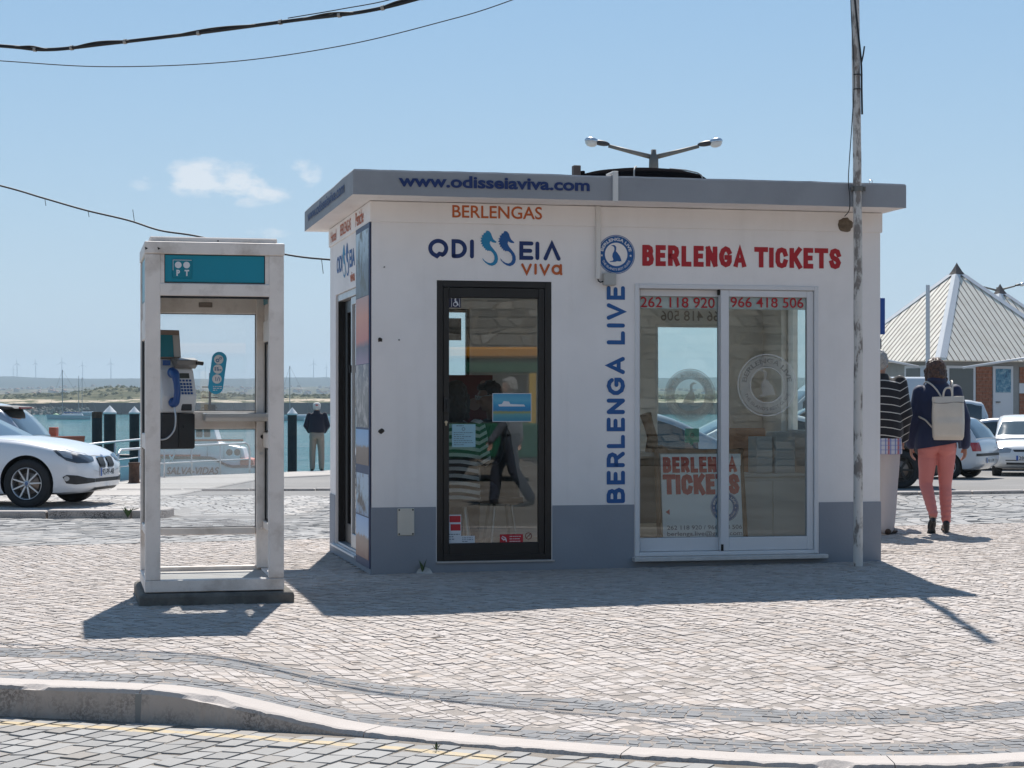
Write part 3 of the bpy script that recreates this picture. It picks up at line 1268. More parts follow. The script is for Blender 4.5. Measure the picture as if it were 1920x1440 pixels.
zc, rz = (zb + zt_) / 2, (zt_ - zb) / 2 - w / 2
O = arc(.497, zc, .060, rz, -60, 232, 26)
st(O + [(.487, zb + .012), (.506, zb + .030), (.529, zb + .026)])
st([(.612, zb + w / 2), (.612, zt_ - w / 2)] + arc(.640, zc, .058, rz, 90, -90, 12) + [(.612, zb + w / 2)])
st([(.751, zb + w / 2), (.751, zt_ - w / 2)])
st([(1.205, zt_ - w / 2 - .006), (1.127, zt_ - w / 2 - .006), (1.127, zb + w / 2 - .004), (1.205, zb + w / 2 - .004)])
st([(1.127, zc - .006), (1.196, zc - .006)])
st([(1.25, zb + w / 2 - .004), (1.25, zt_ - w / 2 - .006)])
st([(1.312, zb + w / 2 - .006), (1.362, zt_ - w / 2 - .006), (1.414, zb + w / 2 - .006)])
mb.build('lettering', NAVY, kiosk, fix=False)
mb = MB()
vb, vt, w2 = 2.218, 2.290, .019
st([(1.135, vt), (1.168, vb + .006), (1.198, vt)], w_=w2)
st([(1.236, vt), (1.236, vb + .008)], w_=w2)
st([(1.275, vt), (1.305, vb + .006), (1.337, vt)], w_=w2)
st(arc(1.398, (vb + vt) / 2 + .002, .030, .029, 0, 345, 18), w_=w2)
st([(1.430, vt), (1.430, vb + .012), (1.434, vb + .006)], w_=w2)
mb.build('lettering', ORANGE, kiosk, fix=False)

# seahorse outline traced as a closed curve, unit box 0..1
SEA = [(.36, 1.0), (.50, .985), (.60, .92), (.66, .83), (.73, .755), (.86, .70), (.90, .685), (.87, .655), (.70, .665), (.56, .705), (.53, .64), (.60, .56), (.73, .48), (.90, .37), (.97, .28), (.985, .19), (.94, .10), (.83, .035), (.66, .0), (.48, .02), (.30, .08), (.16, .16), (.12, .225), (.25, .145), (.42, .09), (.58, .075), (.72, .11), (.79, .19), (.78, .28), (.71, .36), (.58, .42), (.44, .43), (.40, .415), (.36, .455), (.29, .44), (.28, .495), (.20, .495), (.20, .545), (.10, .545), (.14, .60), (.04, .62), (.10, .67), (.0, .695), (.09, .735), (.02, .78), (.12, .80), (.09, .865), (.18, .87), (.20, .93), (.28, .925)]
for x0, m in ((.813, TEALP), (.949, BLUE)):
    mb = MB()
    mb.add([(x0 + u * .138, E3 - .0005, 2.277 + v * .262) for u, v in SEA], [tuple(range(len(SEA)))])
    mb.build('seahorse_emblem', m, kiosk, fix=False)


def badge(cx, cz, r, y, parent, ring_m, ink_m, ground_m=None, mirror=False, body=('BERLENGA LIVE', "THE ISLAND'S BEST GUIDE"), name='round_badge', bird_m=None):
    mb = MB()
    if ground_m is not None:
        disc(mb, cx, cz, r * 1.0, y + .0004, 48, 0, 2)
    disc(mb, cx, cz, r, y - .0002, 56, r * .965, 0)
    disc(mb, cx, cz, r * .945, y - .0004, 56, r * .60, 0)
    sg = -1 if mirror else 1
    v, f = text_arc(body[0], cx, cz, r * .70, r * .86, R(-78), R(78), y - .0008, .03, mirror)
    mb.add(v, f, 1)
    v, f = text_arc(body[1], cx, cz, r * .71, r * .83, R(180 + 66), R(180 - 66), y - .0008, .01, mirror, True)
    mb.add(v, f, 1)
    for sx in (-1, 1):
        P = []
        for q in range(10):
            rr = r * (.075 if q % 2 == 0 else .032)
            P.append((cx + sx * r * .77 + rr * math.sin(R(36 * q)), y - .0008, cz + rr * math.cos(R(36 * q)) - r * .06))
        mb.add(P, [tuple(range(10))], 1)
    BIRD = [(-.30, .50), (-.14, .53), (-.06, .50), (0, .42), (.0, .30), (-.02, .20), (.08, .10), (.20, -.06), (.26, -.20), (.30, -.36), (.24, -.34), (.18, -.36), (.06, -.34), (-.04, -.38), (-.36, -.40), (-.36, -.36), (-.20, -.33), (-.16, -.26), (-.22, -.10), (-.20, .06), (-.13, .18), (-.10, .30), (-.12, .42), (-.18, .46)]
    mb.add([(cx + sg * u * r * .95 * 1.0, y - .0008, cz + v_ * r * .95 - .02 * r) for u, v_ in BIRD], [tuple(range(len(BIRD)))], 3)
    return mb.build(name, [ring_m, ink_m, ground_m or ink_m, bird_m or ring_m], parent, fix=False)


badge(1.862, 2.379, .147, E3, kiosk, BLUE, WPRINT, WHITE)

# BERLENGA LIVE up the wall, rounded pen strokes; u along the text (up), v across (towards the left)
GL = {'B': [[(0, 0), (0, 1)], [(0, 1), (.34, 1), (.50, .93), (.55, .77), (.49, .60), (.34, .54), (0, .54)], [(.34, .54), (.54, .47), (.61, .28), (.54, .07), (.36, 0), (0, 0)]],
      'E': [[(.52, 1), (0, 1), (0, 0), (.52, 0)], [(0, .52), (.46, .52)]],
      'R': [[(0, 0), (0, 1), (.34, 1), (.52, .92), (.58, .74), (.52, .56), (.34, .48), (0, .48)], [(.34, .48), (.62, 0)]],
      'L': [[(0, 1), (0, 0), (.50, 0)]],
      'N': [[(0, 0), (0, 1)], [(0, 1), (.62, 0)], [(.62, 0), (.62, 1)]],
      'G': [[(.70, .78), (.58, .94), (.38, 1.0), (.14, .88), (0, .62), (0, .38), (.14, .10), (.38, 0), (.60, .06), (.72, .22), (.72, .46), (.44, .46)]],
      'A': [[(0, 0), (.36, 1), (.72, 0)], [(.15, .30), (.57, .30)]],
      'I': [[(0, 0), (0, 1)]],
      'V': [[(0, 1), (.34, 0), (.68, 1)]]}
GWID = {'B': .60, 'E': .52, 'R': .62, 'L': .50, 'N': .62, 'G': .72, 'A': .72, 'I': 0.0, 'V': .68, ' ': .06}
body = 'BERLENGA LIVE'
adv = sum(GWID[ch] for ch in body) + .42 * (len(body) - 1)
L0, L1 = .502, 2.140
su = (L1 - L0 - .031) / adv
hx, xr = .112, 1.926 - .011
mb = MB()
u = 0
for ch in body:
    for s_ in GL.get(ch, []):
        pts = [((xr - v_ * hx) if True else 0, L0 + .012 + (u + a_) * su) for a_, v_ in s_]
        pts = [(xr - hx + (1 - v_) * hx, L0 + .0155 + (u + a_) * su) for a_, v_ in s_]
        k[0] = (k[0] + 1) % 9
        stroke(mb, pts, .031, E3 - .0002 * k[0])
    u += GWID[ch] + .42
mb.build('lettering', BLUE, kiosk, fix=False)

GL.update({'C': [[(.70, .72), (.60, .94), (.36, 1.0), (.12, .94), (0, .74), (0, .26), (.12, .06), (.36, 0), (.60, .06), (.70, .28)]],
           'K': [[(0, 0), (0, 1)], [(.70, 1.04), (.06, .42)], [(.20, .62), (.74, -.04)]],
           'T': [[(-.10, 1), (.80, 1)], [(.35, 1), (.35, 0)]],
           'S': [[(.66, .74), (.56, .94), (.34, 1.0), (.10, .94), (.02, .75), (.12, .58), (.54, .42), (.66, .25), (.56, .06), (.34, 0), (.10, .06), (0, .27)]]})
GWID.update({'C': .70, 'K': .70, 'T': .70, 'S': .66})


def condensed(body_, x0, x1, z0, z1, w_, y_, gap=.62):
    """heavy condensed capitals drawn with a broad flat pen, one mesh"""
    mb = MB()
    tot = sum(GWID[c_] for c_ in body_) + gap * (len(body_) - 1)
    su_ = (x1 - x0 - w_) / tot
    u_ = 0
    for n_, ch_ in enumerate(body_):
        for i_, s_ in enumerate(GL.get(ch_, [])):
            pts = [(x0 + w_ / 2 + (u_ + a_) * su_, z0 + w_ / 2 * .8 + b_ * (z1 - z0 - w_ * .8)) for a_, b_ in s_]
            # flat ends reach the outline
            def ext(p, q):
                d_ = Vector(p) - Vector(q)
                d_ = d_.normalized() * (w_ * .42)
                return (p[0] + d_.x, p[1] + d_.y)
            pts = [ext(pts[0], pts[1])] + pts[1:-1] + [ext(pts[-1], pts[-2])]
            if ch_ in 'AV' and len(pts) == 3:
                pts = [(pts[0][0], z0 if ch_ == 'A' else z1), (pts[1][0], pts[1][1]), (pts[2][0], z0 if ch_ == 'A' else z1)]
            stroke(mb, pts, w_, y_ - .0001 * (i_ + 1), butt=True)
        u_ += GWID[ch_] + gap
    return mb


condensed('BERLENGA TICKETS', 2.067, 3.672, 2.300, 2.452, .0375, E3, .58).build('lettering', RED, kiosk, fix=False)

# ---- conduit, junction box, plates and bits on the wall
CON = mat('white_plastic_trunking', (.70, .68, .65), .6, var=.04)
mb = MB()
mb.box(1.697, 1.732, -.036, -.016, 2.19, ZT)
mb.box(1.725, 1.765, -OH - .022, -OH - .001, 2.735, 2.945)
mb.box(1.725, 1.765, -OH - .022, -.2, 2.945, 2.958)
mb.build('cable_trunking', CON, kiosk, bevel=.004)
JB = mat('grey_plastic_box', (.42, .42, .40), .6)
mb = MB()
mb.box(1.752, 1.850, -.058, -.003, 2.142, 2.236)
jb = mb.build('junction_box', JB, kiosk, bevel=.01, seg=2)
mb = MB()
mb.tube([(1.712, -.026, 2.195), (1.715, -.03, 2.175), (1.73, -.03, 2.166), (1.756, -.03, 2.172)], .005)
mb.build('cable', GASKET, jb)
mb = MB()
mb.box(.192, .316, -.013, -.0055, .283, .482)
pl = mb.build('access_plate', mat('cream_plate', (.62, .58, .50), .6, var=.05), kiosk, bevel=.003)
for a in (.203, .305):
    for b in (.294, .471):
        MB().cyl((a, -.0165, b), (a, -.013, b), .0065, n=8).build('screw', GASKET, pl)
HOLE = mat('broken_plaster', (.045, .04, .035), .95, var=.3, vscale=30)
for (hx_, hz_, r_) in ((.061, 1.722, .022), (.069, 1.052, .024), (.205, 1.722, .006), (2.10, 2.66, .005), (.095, 2.255, .006)):
    mb = MB()
    n = 9
    P0 = [(hx_ + r_ * (.6 + .7 * random.random()) * math.cos(2 * math.pi * i / n), -.0015, hz_ + r_ * (.5 + .6 * random.random()) * math.sin(2 * math.pi * i / n)) for i in range(n)]
    P1 = [(hx_ + (p[0] - hx_) * .5, -.007 - .01 * random.random(), hz_ + (p[2] - hz_) * .5) for p in P0]
    mb.grid([P0, P1], None, False, True)
    mb.add(P1, [tuple(range(n))])
    mb.build('wall_hook' if r_ > .02 else 'screw_hole', HOLE, kiosk)
mb = MB()
NEST = mat('brown_filler', (.16, .125, .09), .95, var=.35, vscale=25, bump=.8, bscale=60, bdist=.01)
P = []
for i in range(7):
    t = math.pi / 2 * i / 6
    P.append([(3.703 + .062 * math.cos(t) * (1 + .25 * mnoise.noise((2 * math.cos(a), 2 * math.sin(a), 3))) * math.cos(a), -.014 - .030 * math.sin(t) - .006 * mnoise.noise((3 * math.cos(a), 3 * math.sin(a), t * 3)), 2.640 + .055 * math.cos(t) * (1 + .25 * mnoise.noise((2 * math.cos(a), 2 * math.sin(a), 3))) * math.sin(a)) for a in [2 * math.pi * q / 20 for q in range(20)]])
mb.grid(P, None, True, True)
mb.build('cable_entry_filler', NEST, kiosk)

# ---- black glazed door
door = MB()
f0, f1 = .028, .068


def frame_box(mb, x0, x1, z0, z1, y0, y1, w, wb=None, wt=None):
    wb = w if wb is None else wb
    wt = w if wt is None else wt
    mb.box(x0, x0 + w, y0, y1, z0, z1)
    mb.box(x1 - w, x1, y0, y1, z0, z1)
    mb.box(x0 + w, x1 - w, y0, y1, z0, z0 + wb)
    mb.box(x0 + w, x1 - w, y0, y1, z1 - wt, z1)


mb = MB()
frame_box(mb, DX0, DX1, DZ0, DZ1, .004, .07, .048)
door = mb.build('glass_door', BLACKA, kiosk, bevel=.003)
mb = MB()
frame_box(mb, DX0 + .050, DX1 - .050, DZ0 + .03, DZ1 - .050, .012, .062, .046, .10, .075)
mb.build('door_leaf', BLACKA, door, bevel=.004)
gx0, gx1, gz0, gz1 = DX0 + .094, DX1 - .094, DZ0 + .128, DZ1 - .123
MB().box(gx0, gx1, .034, .038, gz0, gz1).build('glass', PANE_D, door)
mb = MB()
frame_box(mb, gx0 - .002, gx1 + .002, gz0 - .002, gz1 + .002, .026, .033, .006)
mb.build('glazing_bead', GASKET, door)
mb = MB()
mb.box(DX0 + .055, DX0 + .083, -.016, .012, 1.19, 1.30)
mb.tube([(DX0 + .07, .01, 1.21), (DX0 + .07, -.03, 1.21), (DX0 + .07, -.03, 1.28), (DX0 + .07, .01, 1.28)], .006)
mb.build('handle', mat('grey_handle', (.05, .05, .052), .4, .5), door, bevel=.003)
mb = MB()
mb.cyl((DX0 + .072, .002, 1.115), (DX0 + .072, .012, 1.115), .011, n=12)
mb.box(DX0 + .068, DX0 + .076, .003, .012, 1.09, 1.11)
mb.build('keyhole', mat('brass_plate', (.55, .48, .36), .4, .8), door)
MB().box(DX0 - .004, DX1 + .02, -.018, .07, DZ0 - .012, DZ0 - .001).build('threshold', ALU, door)

# stickers and notices on the door glass
SK = .0325


def sticker(x0, x1, z0, z1, m, y=SK, parent=None, name='sticker'):
    mb = MB()
    mb.box(x0, x1, y - .0006, y, z0, z1)
    return mb.build(name, m, parent or door)


SBLU = mat('dark_blue_sticker', (.012, .014, .05), .5)
SWH = mat('white_paper', (.62, .66, .70), .7)
SBL = mat('pale_blue_paper', (.30, .50, .58), .7)
SRED = mat('red_sticker', (.50, .02, .03), .5)
sticker(gx0 + .001, gx0 + .094, 1.965, 2.036, SBLU)
mb = MB()
y_ = SK - .0009
disc(mb, gx0 + .052, 1.990, .017, y_, 20, .012, 0)
stroke(mb, [(gx0 + .050, 2.024), (gx0 + .053, 2.004), (gx0 + .066, 2.003), (gx0 + .073, 1.985)], .007, y_ - .0001)
stroke(mb, [(gx0 + .053, 2.014), (gx0 + .064, 2.011)], .006, y_ - .0002)
disc(mb, gx0 + .053, 2.029, .006, y_ - .0003, 12)
stroke(mb, [(gx0 + .024, 1.970), (gx0 + .024, 2.032)], .003, y_)
stroke(mb, [(gx0 + .083, 1.970), (gx0 + .083, 2.032)], .003, y_)
mb.build('wheelchair_symbol', WPRINT, door, fix=False)


def scribble(mb, x0, x1, z0, z1, y, n, h):
    for i in range(n):
        z = z1 - (z1 - z0) * (i + .5) / n
        b = x1 - (x1 - x0) * random.choice([0, .05, .1, .35, .5])
        x = x0
        while x < b - .006:
            l = random.uniform(.006, .022)
            rect(mb, x, min(x + l, b), z - h / 2, z + h / 2, y)
            x += l + random.uniform(.003, .006)


nt = sticker(.607, .785, .930, 1.100, SBL, name='printed_notice')
mb = MB()
INK = mat('grey_ink', (.10, .14, .18), .7)
scribble(mb, .620, .775, .94, 1.045, SK - .0009, 7, .005)
scribble(mb, .640, .750, 1.082, 1.094, SK - .0009, 1, .006)
disc(mb, .694, 1.064, .013, SK - .0009, 14, .009)
mb.build('print', INK, door, fix=False)


# boat poster: sea, sky and a white excursion boat
def boat_poster_mat():
    m = bpy.data.materials.new('sea_poster_print')
    m.use_nodes = True
    t = NT(m)
    co = t.new('ShaderNodeTexCoord').outputs['Generated']
    sp = t.new('ShaderNodeSeparateXYZ')
    t.link(co, sp.inputs[0])
    w_ = t.math('ADD', sp.outputs[2], t.math('MULTIPLY', t.math('SUBTRACT', t.noise(9, 5, .6, co), .5), .12))
    c = t.ramp(w_, [(0, (.02, .20, .33)), (.25, (.10, .32, .34)), (.34, (.30, .30, .10)), (.40, (.02, .20, .42)), (.58, (.03, .28, .50)), (.75, (.10, .40, .55)), (1, (.06, .30, .50))])
    t.link(c, t.bsdf.inputs['Base Color'])
    t.bsdf.inputs['Roughness'].default_value = .4
    MATS['sea_poster_print'] = m
    return m


po = MB().box(.914, 1.212, SK - .0012, SK - .0004, 1.118, 1.330).build('boat_poster', boat_poster_mat(), door)
mb = MB()
yp = SK - .0016
for a in ((.914, .918, 1.118, 1.33), (1.208, 1.212, 1.118, 1.33), (.918, 1.208, 1.118, 1.122), (.918, 1.208, 1.326, 1.33)):
    rect(mb, *a, yp)
mb.add([(.965, yp, 1.232), (1.165, yp, 1.232), (1.155, yp, 1.246), (1.05, yp, 1.25), (1.04, yp, 1.268), (1.0, yp, 1.272), (.985, yp, 1.25), (.958, yp, 1.246)], [tuple(range(8))])
mb.build('white_boat_print', WPRINT, door, fix=False)
rb = sticker(.579, .676, .212, .428, SWH, name='card_sticker')
mb = MB()
rect(mb, .588, .672, .372, .420, SK - .0009)
rect(mb, .596, .672, .310, .358, SK - .0009)
mb.build('red_print', SRED, door, fix=False)
sticker(.676, .780, .212, .270, SWH, name='card_sticker')
mb = MB()
scribble(mb, .585, .670, .238, .292, SK - .0009, 3, .006)
scribble(mb, .684, .772, .222, .262, SK - .0009, 3, .005)
mb.build('print', INK, door, fix=False)
sticker(.971, 1.148, .209, .277, SRED)
mb = MB()
scribble(mb, 1.045, 1.140, .215, .270, SK - .0009, 3, .005)
stroke(mb, [(.985, .25), (1.0, .235), (1.015, .245), (1.02, .225)], .008, SK - .0009)
stroke(mb, [(.99, .262), (1.012, .252)], .006, SK - .001)
mb.build('print', WPRINT, door, fix=False)
mb = MB()
disc(mb, 1.19, .262, .026, SK - .0007, 24, .021)
stroke(mb, [(1.172, .245), (1.208, .28)], .005, SK - .001)
mb.build('round_sign', mat('dark_red_print', (.22, .05, .04), .6), door, fix=False)

# ---- white sliding door
mb = MB()
frame_box(mb, SX0, SX1, SZ0, SZ1, -.012, .11, .034, .03, .034)
sd = mb.build('sliding_door', WALU, kiosk, bevel=.004)
MB().box(SX0 - .022, SX1 + .055, -.075, .10, SZ0 - .034, SZ0 - .002).build('door_sill', MARBLE, sd, bevel=.004)
for nm, x0, x1, y0 in (('l', SX0 + .036, 2.752, .052), ('r', 2.695, SX1 - .036, .004)):
    mb = MB()
    wl, wr = (.022, .058) if nm == 'l' else (.066, .054)
    mb.box(x0, x0 + wl, y0, y0 + .042, SZ0 + .032, SZ1 - .036)
    mb.box(x1 - wr, x1, y0, y0 + .042, SZ0 + .032, SZ1 - .036)
    mb.box(x0 + wl, x1 - wr, y0, y0 + .042, SZ0 + .032, SZ0 + .135)
    mb.box(x0 + wl, x1 - wr, y0, y0 + .042, SZ1 - .088, SZ1 - .036)
    mb.build('door_leaf', WALU, sd, bevel=.004)
    a, b = x0 + wl, x1 - wr
    MB().box(a, b, y0 + .018, y0 + .022, SZ0 + .135, SZ1 - .088).build('glass', PANE, sd)
    mb = MB()
    frame_box(mb, a - .001, b + .001, SZ0 + .134, SZ1 - .087, y0 + .010, y0 + .0175, .004)
    mb.build('glazing_bead', mat('grey_gasket', (.22, .22, .22), .7), sd)
    # frosted strip behind the telephone number
    MB().box(a + .001, b - .001, y0 + .0225, y0 + .0230, SZ1 - .182, SZ1 - .089).build('frosted_strip', film_mat('frosted_film', (.62, .64, .65), .72), sd)
mb = MB()
mb.box(2.695, 2.714, -.004, .003, SZ0 + .032, SZ0 + .082)
mb.box(2.681, 2.694, .02, .05, SZ1 - .075, SZ1 - .03)
mb.build('brush_seal', GASKET, sd)
letters('262 118 920', 2.075, 2.668, 1.986, 2.066, RED, .0685, .006, sd)
letters('966 418 506', 2.779, 3.373, 1.992, 2.071, RED, .0205, .006, sd)
ETCH = film_mat('etched_film', (.78, .80, .80), .22)
ETCH2 = film_mat('etched_lettering', (.12, .12, .12), .40)
mb = MB()
cx_, cz_, r_ = 3.075, 1.396, .240
disc(mb, cx_, cz_, r_, .0210, 64, r_ * .965, 2)
disc(mb, cx_, cz_, r_ * .93, .0212, 64, r_ * .60, 0)
disc(mb, cx_, cz_, r_ * .585, .0210, 64, r_ * .555, 2)
BIRD_ = [(-.30, .50), (-.14, .53), (-.06, .50), (0, .42), (.0, .30), (-.02, .20), (.08, .10), (.20, -.06), (.26, -.20), (.30, -.36), (.24, -.34), (.06, -.34), (-.04, -.38), (-.30, -.40), (-.30, -.36), (-.20, -.33), (-.16, -.26), (-.22, -.10), (-.20, .06), (-.13, .18), (-.10, .30), (-.12, .42), (-.18, .46)]
mb.add([(cx_ + u * r_ * .95, .0211, cz_ + v_ * r_ * .95) for u, v_ in BIRD_], [tuple(range(len(BIRD_)))], 0)
v, f = text_arc('BERLENGA LIVE', cx_, cz_, r_ * .70, r_ * .86, R(-82), R(82), .0206, .03)
mb.add(v, f, 1)
v, f = text_arc("THE ISLAND'S BEST GUIDE", cx_, cz_, r_ * .71, r_ * .82, R(250), R(110), .0206, .01, False, True)
mb.add(v, f, 1)
mb.build('etched_badge', [ETCH, ETCH2, film_mat('etched_line', (.8, .82, .82), .55)], sd, fix=False)
mb = MB()
mb.box(3.385, 3.42, -.02, .004, 1.05, 1.09)
mb.tube([(3.41, -.02, 1.07), (3.41, -.045, 1.07), (3.36, -.045, 1.07)], .008)

# ---- back windows with decals facing out, right-hand window
BB = D - TH
bw = BW[1]
mb = MB()
frame_box(mb, bw[0], bw[1], bw[2], bw[3], BB + .03, BB + .08, .03)
w_b = mb.build('back_window', WALU, kiosk, bevel=.003)
MB().box(bw[0] + .03, bw[1] - .03, BB + .053, BB + .056, bw[2] + .03, bw[3] - .03).build('glass', glass_mat('back_glass', refl=.03), w_b)
badge(3.185, 1.33, .235, BB + .050, w_b, film_mat('decal_film', (.55, .58, .62), .60), film_mat('decal_white', (.85, .87, .9), .75), None, True, bird_m=film_mat('decal_bird', (.62, .66, .70), .7))
mb = MB()
mb.prism([(3.14, 1.035), (3.27, 1.035), (3.27, .91), (3.22, .91), (3.20, .88), (3.18, .91), (3.14, .91)], BB + .0475, BB + .0485, 'y')
tq = mb.build('turquoise_sticker', mat('turquoise_print', (.10, .52, .46), .5), w_b)
mb = MB()
disc(mb, 3.205, .975, .02, BB + .0465, 18, .013)
disc(mb, 3.205, .975, .006, BB + .0465, 10)
mb.build('owl_print', INK, w_b, fix=False)
v, f = text_geo('966 418 506', 2.90, 3.50, 1.985, 2.075, BB - .004, .006, True)
MB().add(v, f).build('number_seen_from_behind', mat('grey_shade_print', (.30, .26, .24), .8), kiosk, fix=False)
bw = BW[0]
mb = MB()
frame_box(mb, bw[0], bw[1], bw[2], bw[3], BB + .03, BB + .08, .03)
w_a = mb.build('back_window', BLACKA, kiosk, bevel=.003)
MB().box(bw[0] + .03, bw[1] - .03, BB + .053, BB + .056, bw[2] + .03, bw[3] - .03).build('glass', glass_mat('back_glass'), w_a)
MB().box(.98, 1.12, BB + .044, BB + .046, 1.80, 1.99).build('grey_notice', mat('grey_notice', (.20, .20, .20), .7, var=.5, vscale=14), w_a)
mb = MB()
mb.M = ROTL
frame_box(mb, *RWN, W - .10, W - .05, .03)
w_r = mb.build('side_window', WALU, kiosk, bevel=.003)
MB().box(W - .077, W - .074, RWN[0] + .03, RWN[1] - .03, RWN[2] + .03, RWN[3] - .03).build('glass', glass_mat('back_glass'), w_r)

# ---- side entrance (left wall): sliding leaf half open, head track and white threshold strip
mb = MB()
mb.box(.015, .12, LT0, LT1, LZ1 - .055, LZ1)
mb.box(.015, .12, LT0, LT0 + .03, LZ0, LZ1 - .055)
mb.box(.015, .12, LT0 + .03, LT1 - .03, LZ0, LZ0 + .02)
sdr = mb.build('side_door', ALU, kiosk, bevel=.003)
MB().box(.02, .12, LT1 - .03, LT1, LZ0, LZ1 - .056).build('jamb', BLACKA, sdr)
mb = MB()
mb.M = ROTL
frame_box(mb, LT0 + .031, 1.30, LZ0 + .022, LZ1 - .058, .03, .065, .05, .11, .06)
mb.build('door_leaf', ALU, sdr, bevel=.003)
MB().box(.045, .049, LT0 + .081, 1.25, LZ0 + .132, LZ1 - .118).build('glass', glass_mat('mirror_door_glass', (.5, .55, .56), refl=.42), sdr)
mb = MB()
mb.M = ROTL
frame_box(mb, 1.255, LT1 - .03, LZ0 + .022, LZ1 - .058, .07, .118, .16, .16, .10)
mb.build('door_leaf', BLACKA, sdr, bevel=.003)
MB().box(.092, .096, 1.416, LT1 - .192, LZ0 + .183, LZ1 - .159).build('glass', glass_mat('dark_glass', (.10, .11, .11), refl=.03, edge=.15), sdr)
mb = MB()
mb.box(-.03, .03, LT0 - .02, LT1 + .14, LZ0 - .02, LZ0 - .004)
mb.build('threshold', mat('white_strip', (.75, .75, .75), .5), sdr)
mb = MB()
mb.box(.012, .03, 1.262, 1.285, 1.50, 1.56)
mb.build('latch', GASKET, sdr)

# ---- photo panel at the left corner
FR = mat('navy_panel_frame', (.03, .05, .12), .5)
pp = MB()
pp.box(-.016, -.006, .004, .70, .04, 2.585)
pp = pp.build('photo_panel', FR, kiosk, bevel=.002)


def photo_mat(name, stops, scale=7, amt=.25, bl=None):
    m = bpy.data.materials.new(name)
    m.use_nodes = True
    t = NT(m)
    co = t.new('ShaderNodeTexCoord').outputs['Generated']
    sp = t.new('ShaderNodeSeparateXYZ')
    t.link(co, sp.inputs[0])
    w_ = t.math('ADD', sp.outputs[2], t.math('MULTIPLY', t.math('SUBTRACT', t.noise(scale, 6, .62, co), .5), amt))
    c = t.ramp(w_, stops)
    if bl:
        c = t.mix(t.ramp(t.noise(bl[1], 6, .65, co), [(.48, 0.0), (.60, 1.0)]), c, bl[0])
    t.link(c, t.bsdf.inputs['Base Color'])
    t.bsdf.inputs['Roughness'].default_value = .42
    return m


PH = [(2.055, 2.545, photo_mat('cave_photo', [(0, (.09, .11, .13)), (.45, (.13, .17, .22)), (.62, (.28, .36, .42)), (1, (.45, .56, .64))], 5, .6, ((.06, .06, .05), 3))),
      (1.55, 2.05, photo_mat('sunset_photo', [(0, (.30, .18, .28)), (.25, (.10, .08, .12)), (.36, (.55, .14, .10)), (.7, (.62, .22, .13)), (1, (.45, .25, .22))], 4, .12)),
      (1.075, 1.545, photo_mat('rock_photo', [(0, (.14, .13, .12)), (.5, (.25, .22, .20)), (1, (.14, .14, .17))], 7, .8, ((.46, .42, .40), 5))),
      (.795, 1.06, photo_mat('lighthouse_photo', [(0, (.20, .13, .09)), (.5, (.27, .19, .14)), (.56, (.30, .45, .66)), (1, (.24, .42, .68))], 9, .25)),
      (.42, .73, photo_mat('arch_photo', [(0, (.20, .32, .50)), (.35, (.40, .52, .62)), (1, (.45, .56, .68))], 6, .4, ((.10, .08, .07), 2.2))),
      (.10, .41, photo_mat('fort_photo', [(0, (.25, .10, .07)), (.35, (.38, .24, .18)), (.5, (.34, .24, .19)), (.56, (.40, .55, .74)), (1, (.30, .48, .75))], 7, .3))]
for z0, z1, m in PH:
    MB().box(-.0185, -.0163, .03, .675, z0, z1).build('photo', m, pp)

# ---- lettering on the side wall (runs from the back corner to the front, read from outside)


def side_letters(body, t0, t1, z0, z1, m, off=-.0025, bold=0.0):
    v, f = text_geo(body, 0, 1, 0, 1, 0, bold)
    vv = [(off, t0 + (t1 - t0) * p[0], z0 + (z1 - z0) * p[2]) for p in v]
    return MB().add(vv, f).build('lettering', m, kiosk, fix=False)


side_letters('Hotel', 2.20, 1.85, 2.61, 2.70, ORANGE, -.0165, .012)
side_letters('BERLENGAS', 1.60, .98, 2.615, 2.71, ORANGE, -.0165, .012)
side_letters('Peniche', .72, .30, 2.61, 2.72, ORANGE, -.0165, .012)
side_letters('ODI', 1.92, 1.58, 2.33, 2.47, BLUE, bold=.03)
side_letters('EIA', 1.16, .86, 2.33, 2.47, BLUE, bold=.03)
side_letters('viva', 1.12, .86, 2.21, 2.29, ORANGE, bold=.03)
for t0, m in ((1.56, TEALP), (1.37, BLUE)):
    MB().add([(-.0025, t0 - u * .18, 2.27 + v * .27) for u, v in SEA], [tuple(range(len(SEA)))]).build('seahorse_emblem', m, kiosk, fix=False)
v, f = text_geo('www.odisseiaviva.com', 0, 1, 0, 1, 0, .02)
MB().add([(-OHS - .006, 2.35 + (.05 - 2.35) * p[0], 2.80 + .09 * p[2]) for p in v], f).build('lettering', NAVY, kiosk, fix=False)

# ================================================================== things in and on the kiosk
KM = Matrix.Translation((KX, KY, 0)) @ Matrix.Rotation(KPHI, 4, 'Z')


def kw(x, y, z=0.0):
    return KM @ Vector((x, y, z))


tank = thing('water_tank', 'black domed lid of a round tank on the kiosk roof', 'water tank', kw(2.35, 1.05, 2.86), KPHI)
BLK = mat('black_polyethylene', (.010, .009, .010), .95, spec=.0)
mb = MB()
mb.lathe([(.54, 0), (.555, .03), (.56, .19), (.552, .215), (.52, .235), (.42, .262), (.28, .282), (.12, .292), (0.001, .294)], n=56)
mb.build('tank_body', BLK, tank)
for a in (250, 318):
    mb = MB()
    c_, s_ = math.cos(R(a)), math.sin(R(a))
    pts = [(r_ * c_, r_ * s_, h_ + .004) for r_, h_ in ((.562, .02), (.565, .19), (.556, .217), (.523, .238), (.42, .266), (.28, .286))]
    mb.tube(pts, .006, 6)
    mb.build('strap', mat('pale_strap', (.40, .38, .35), .7), tank)
bb_ = thing('roof_bracket', 'small dark brown block at the roof edge beside the tank lid', 'bracket', kw(1.52, -.12, 2.87), KPHI)
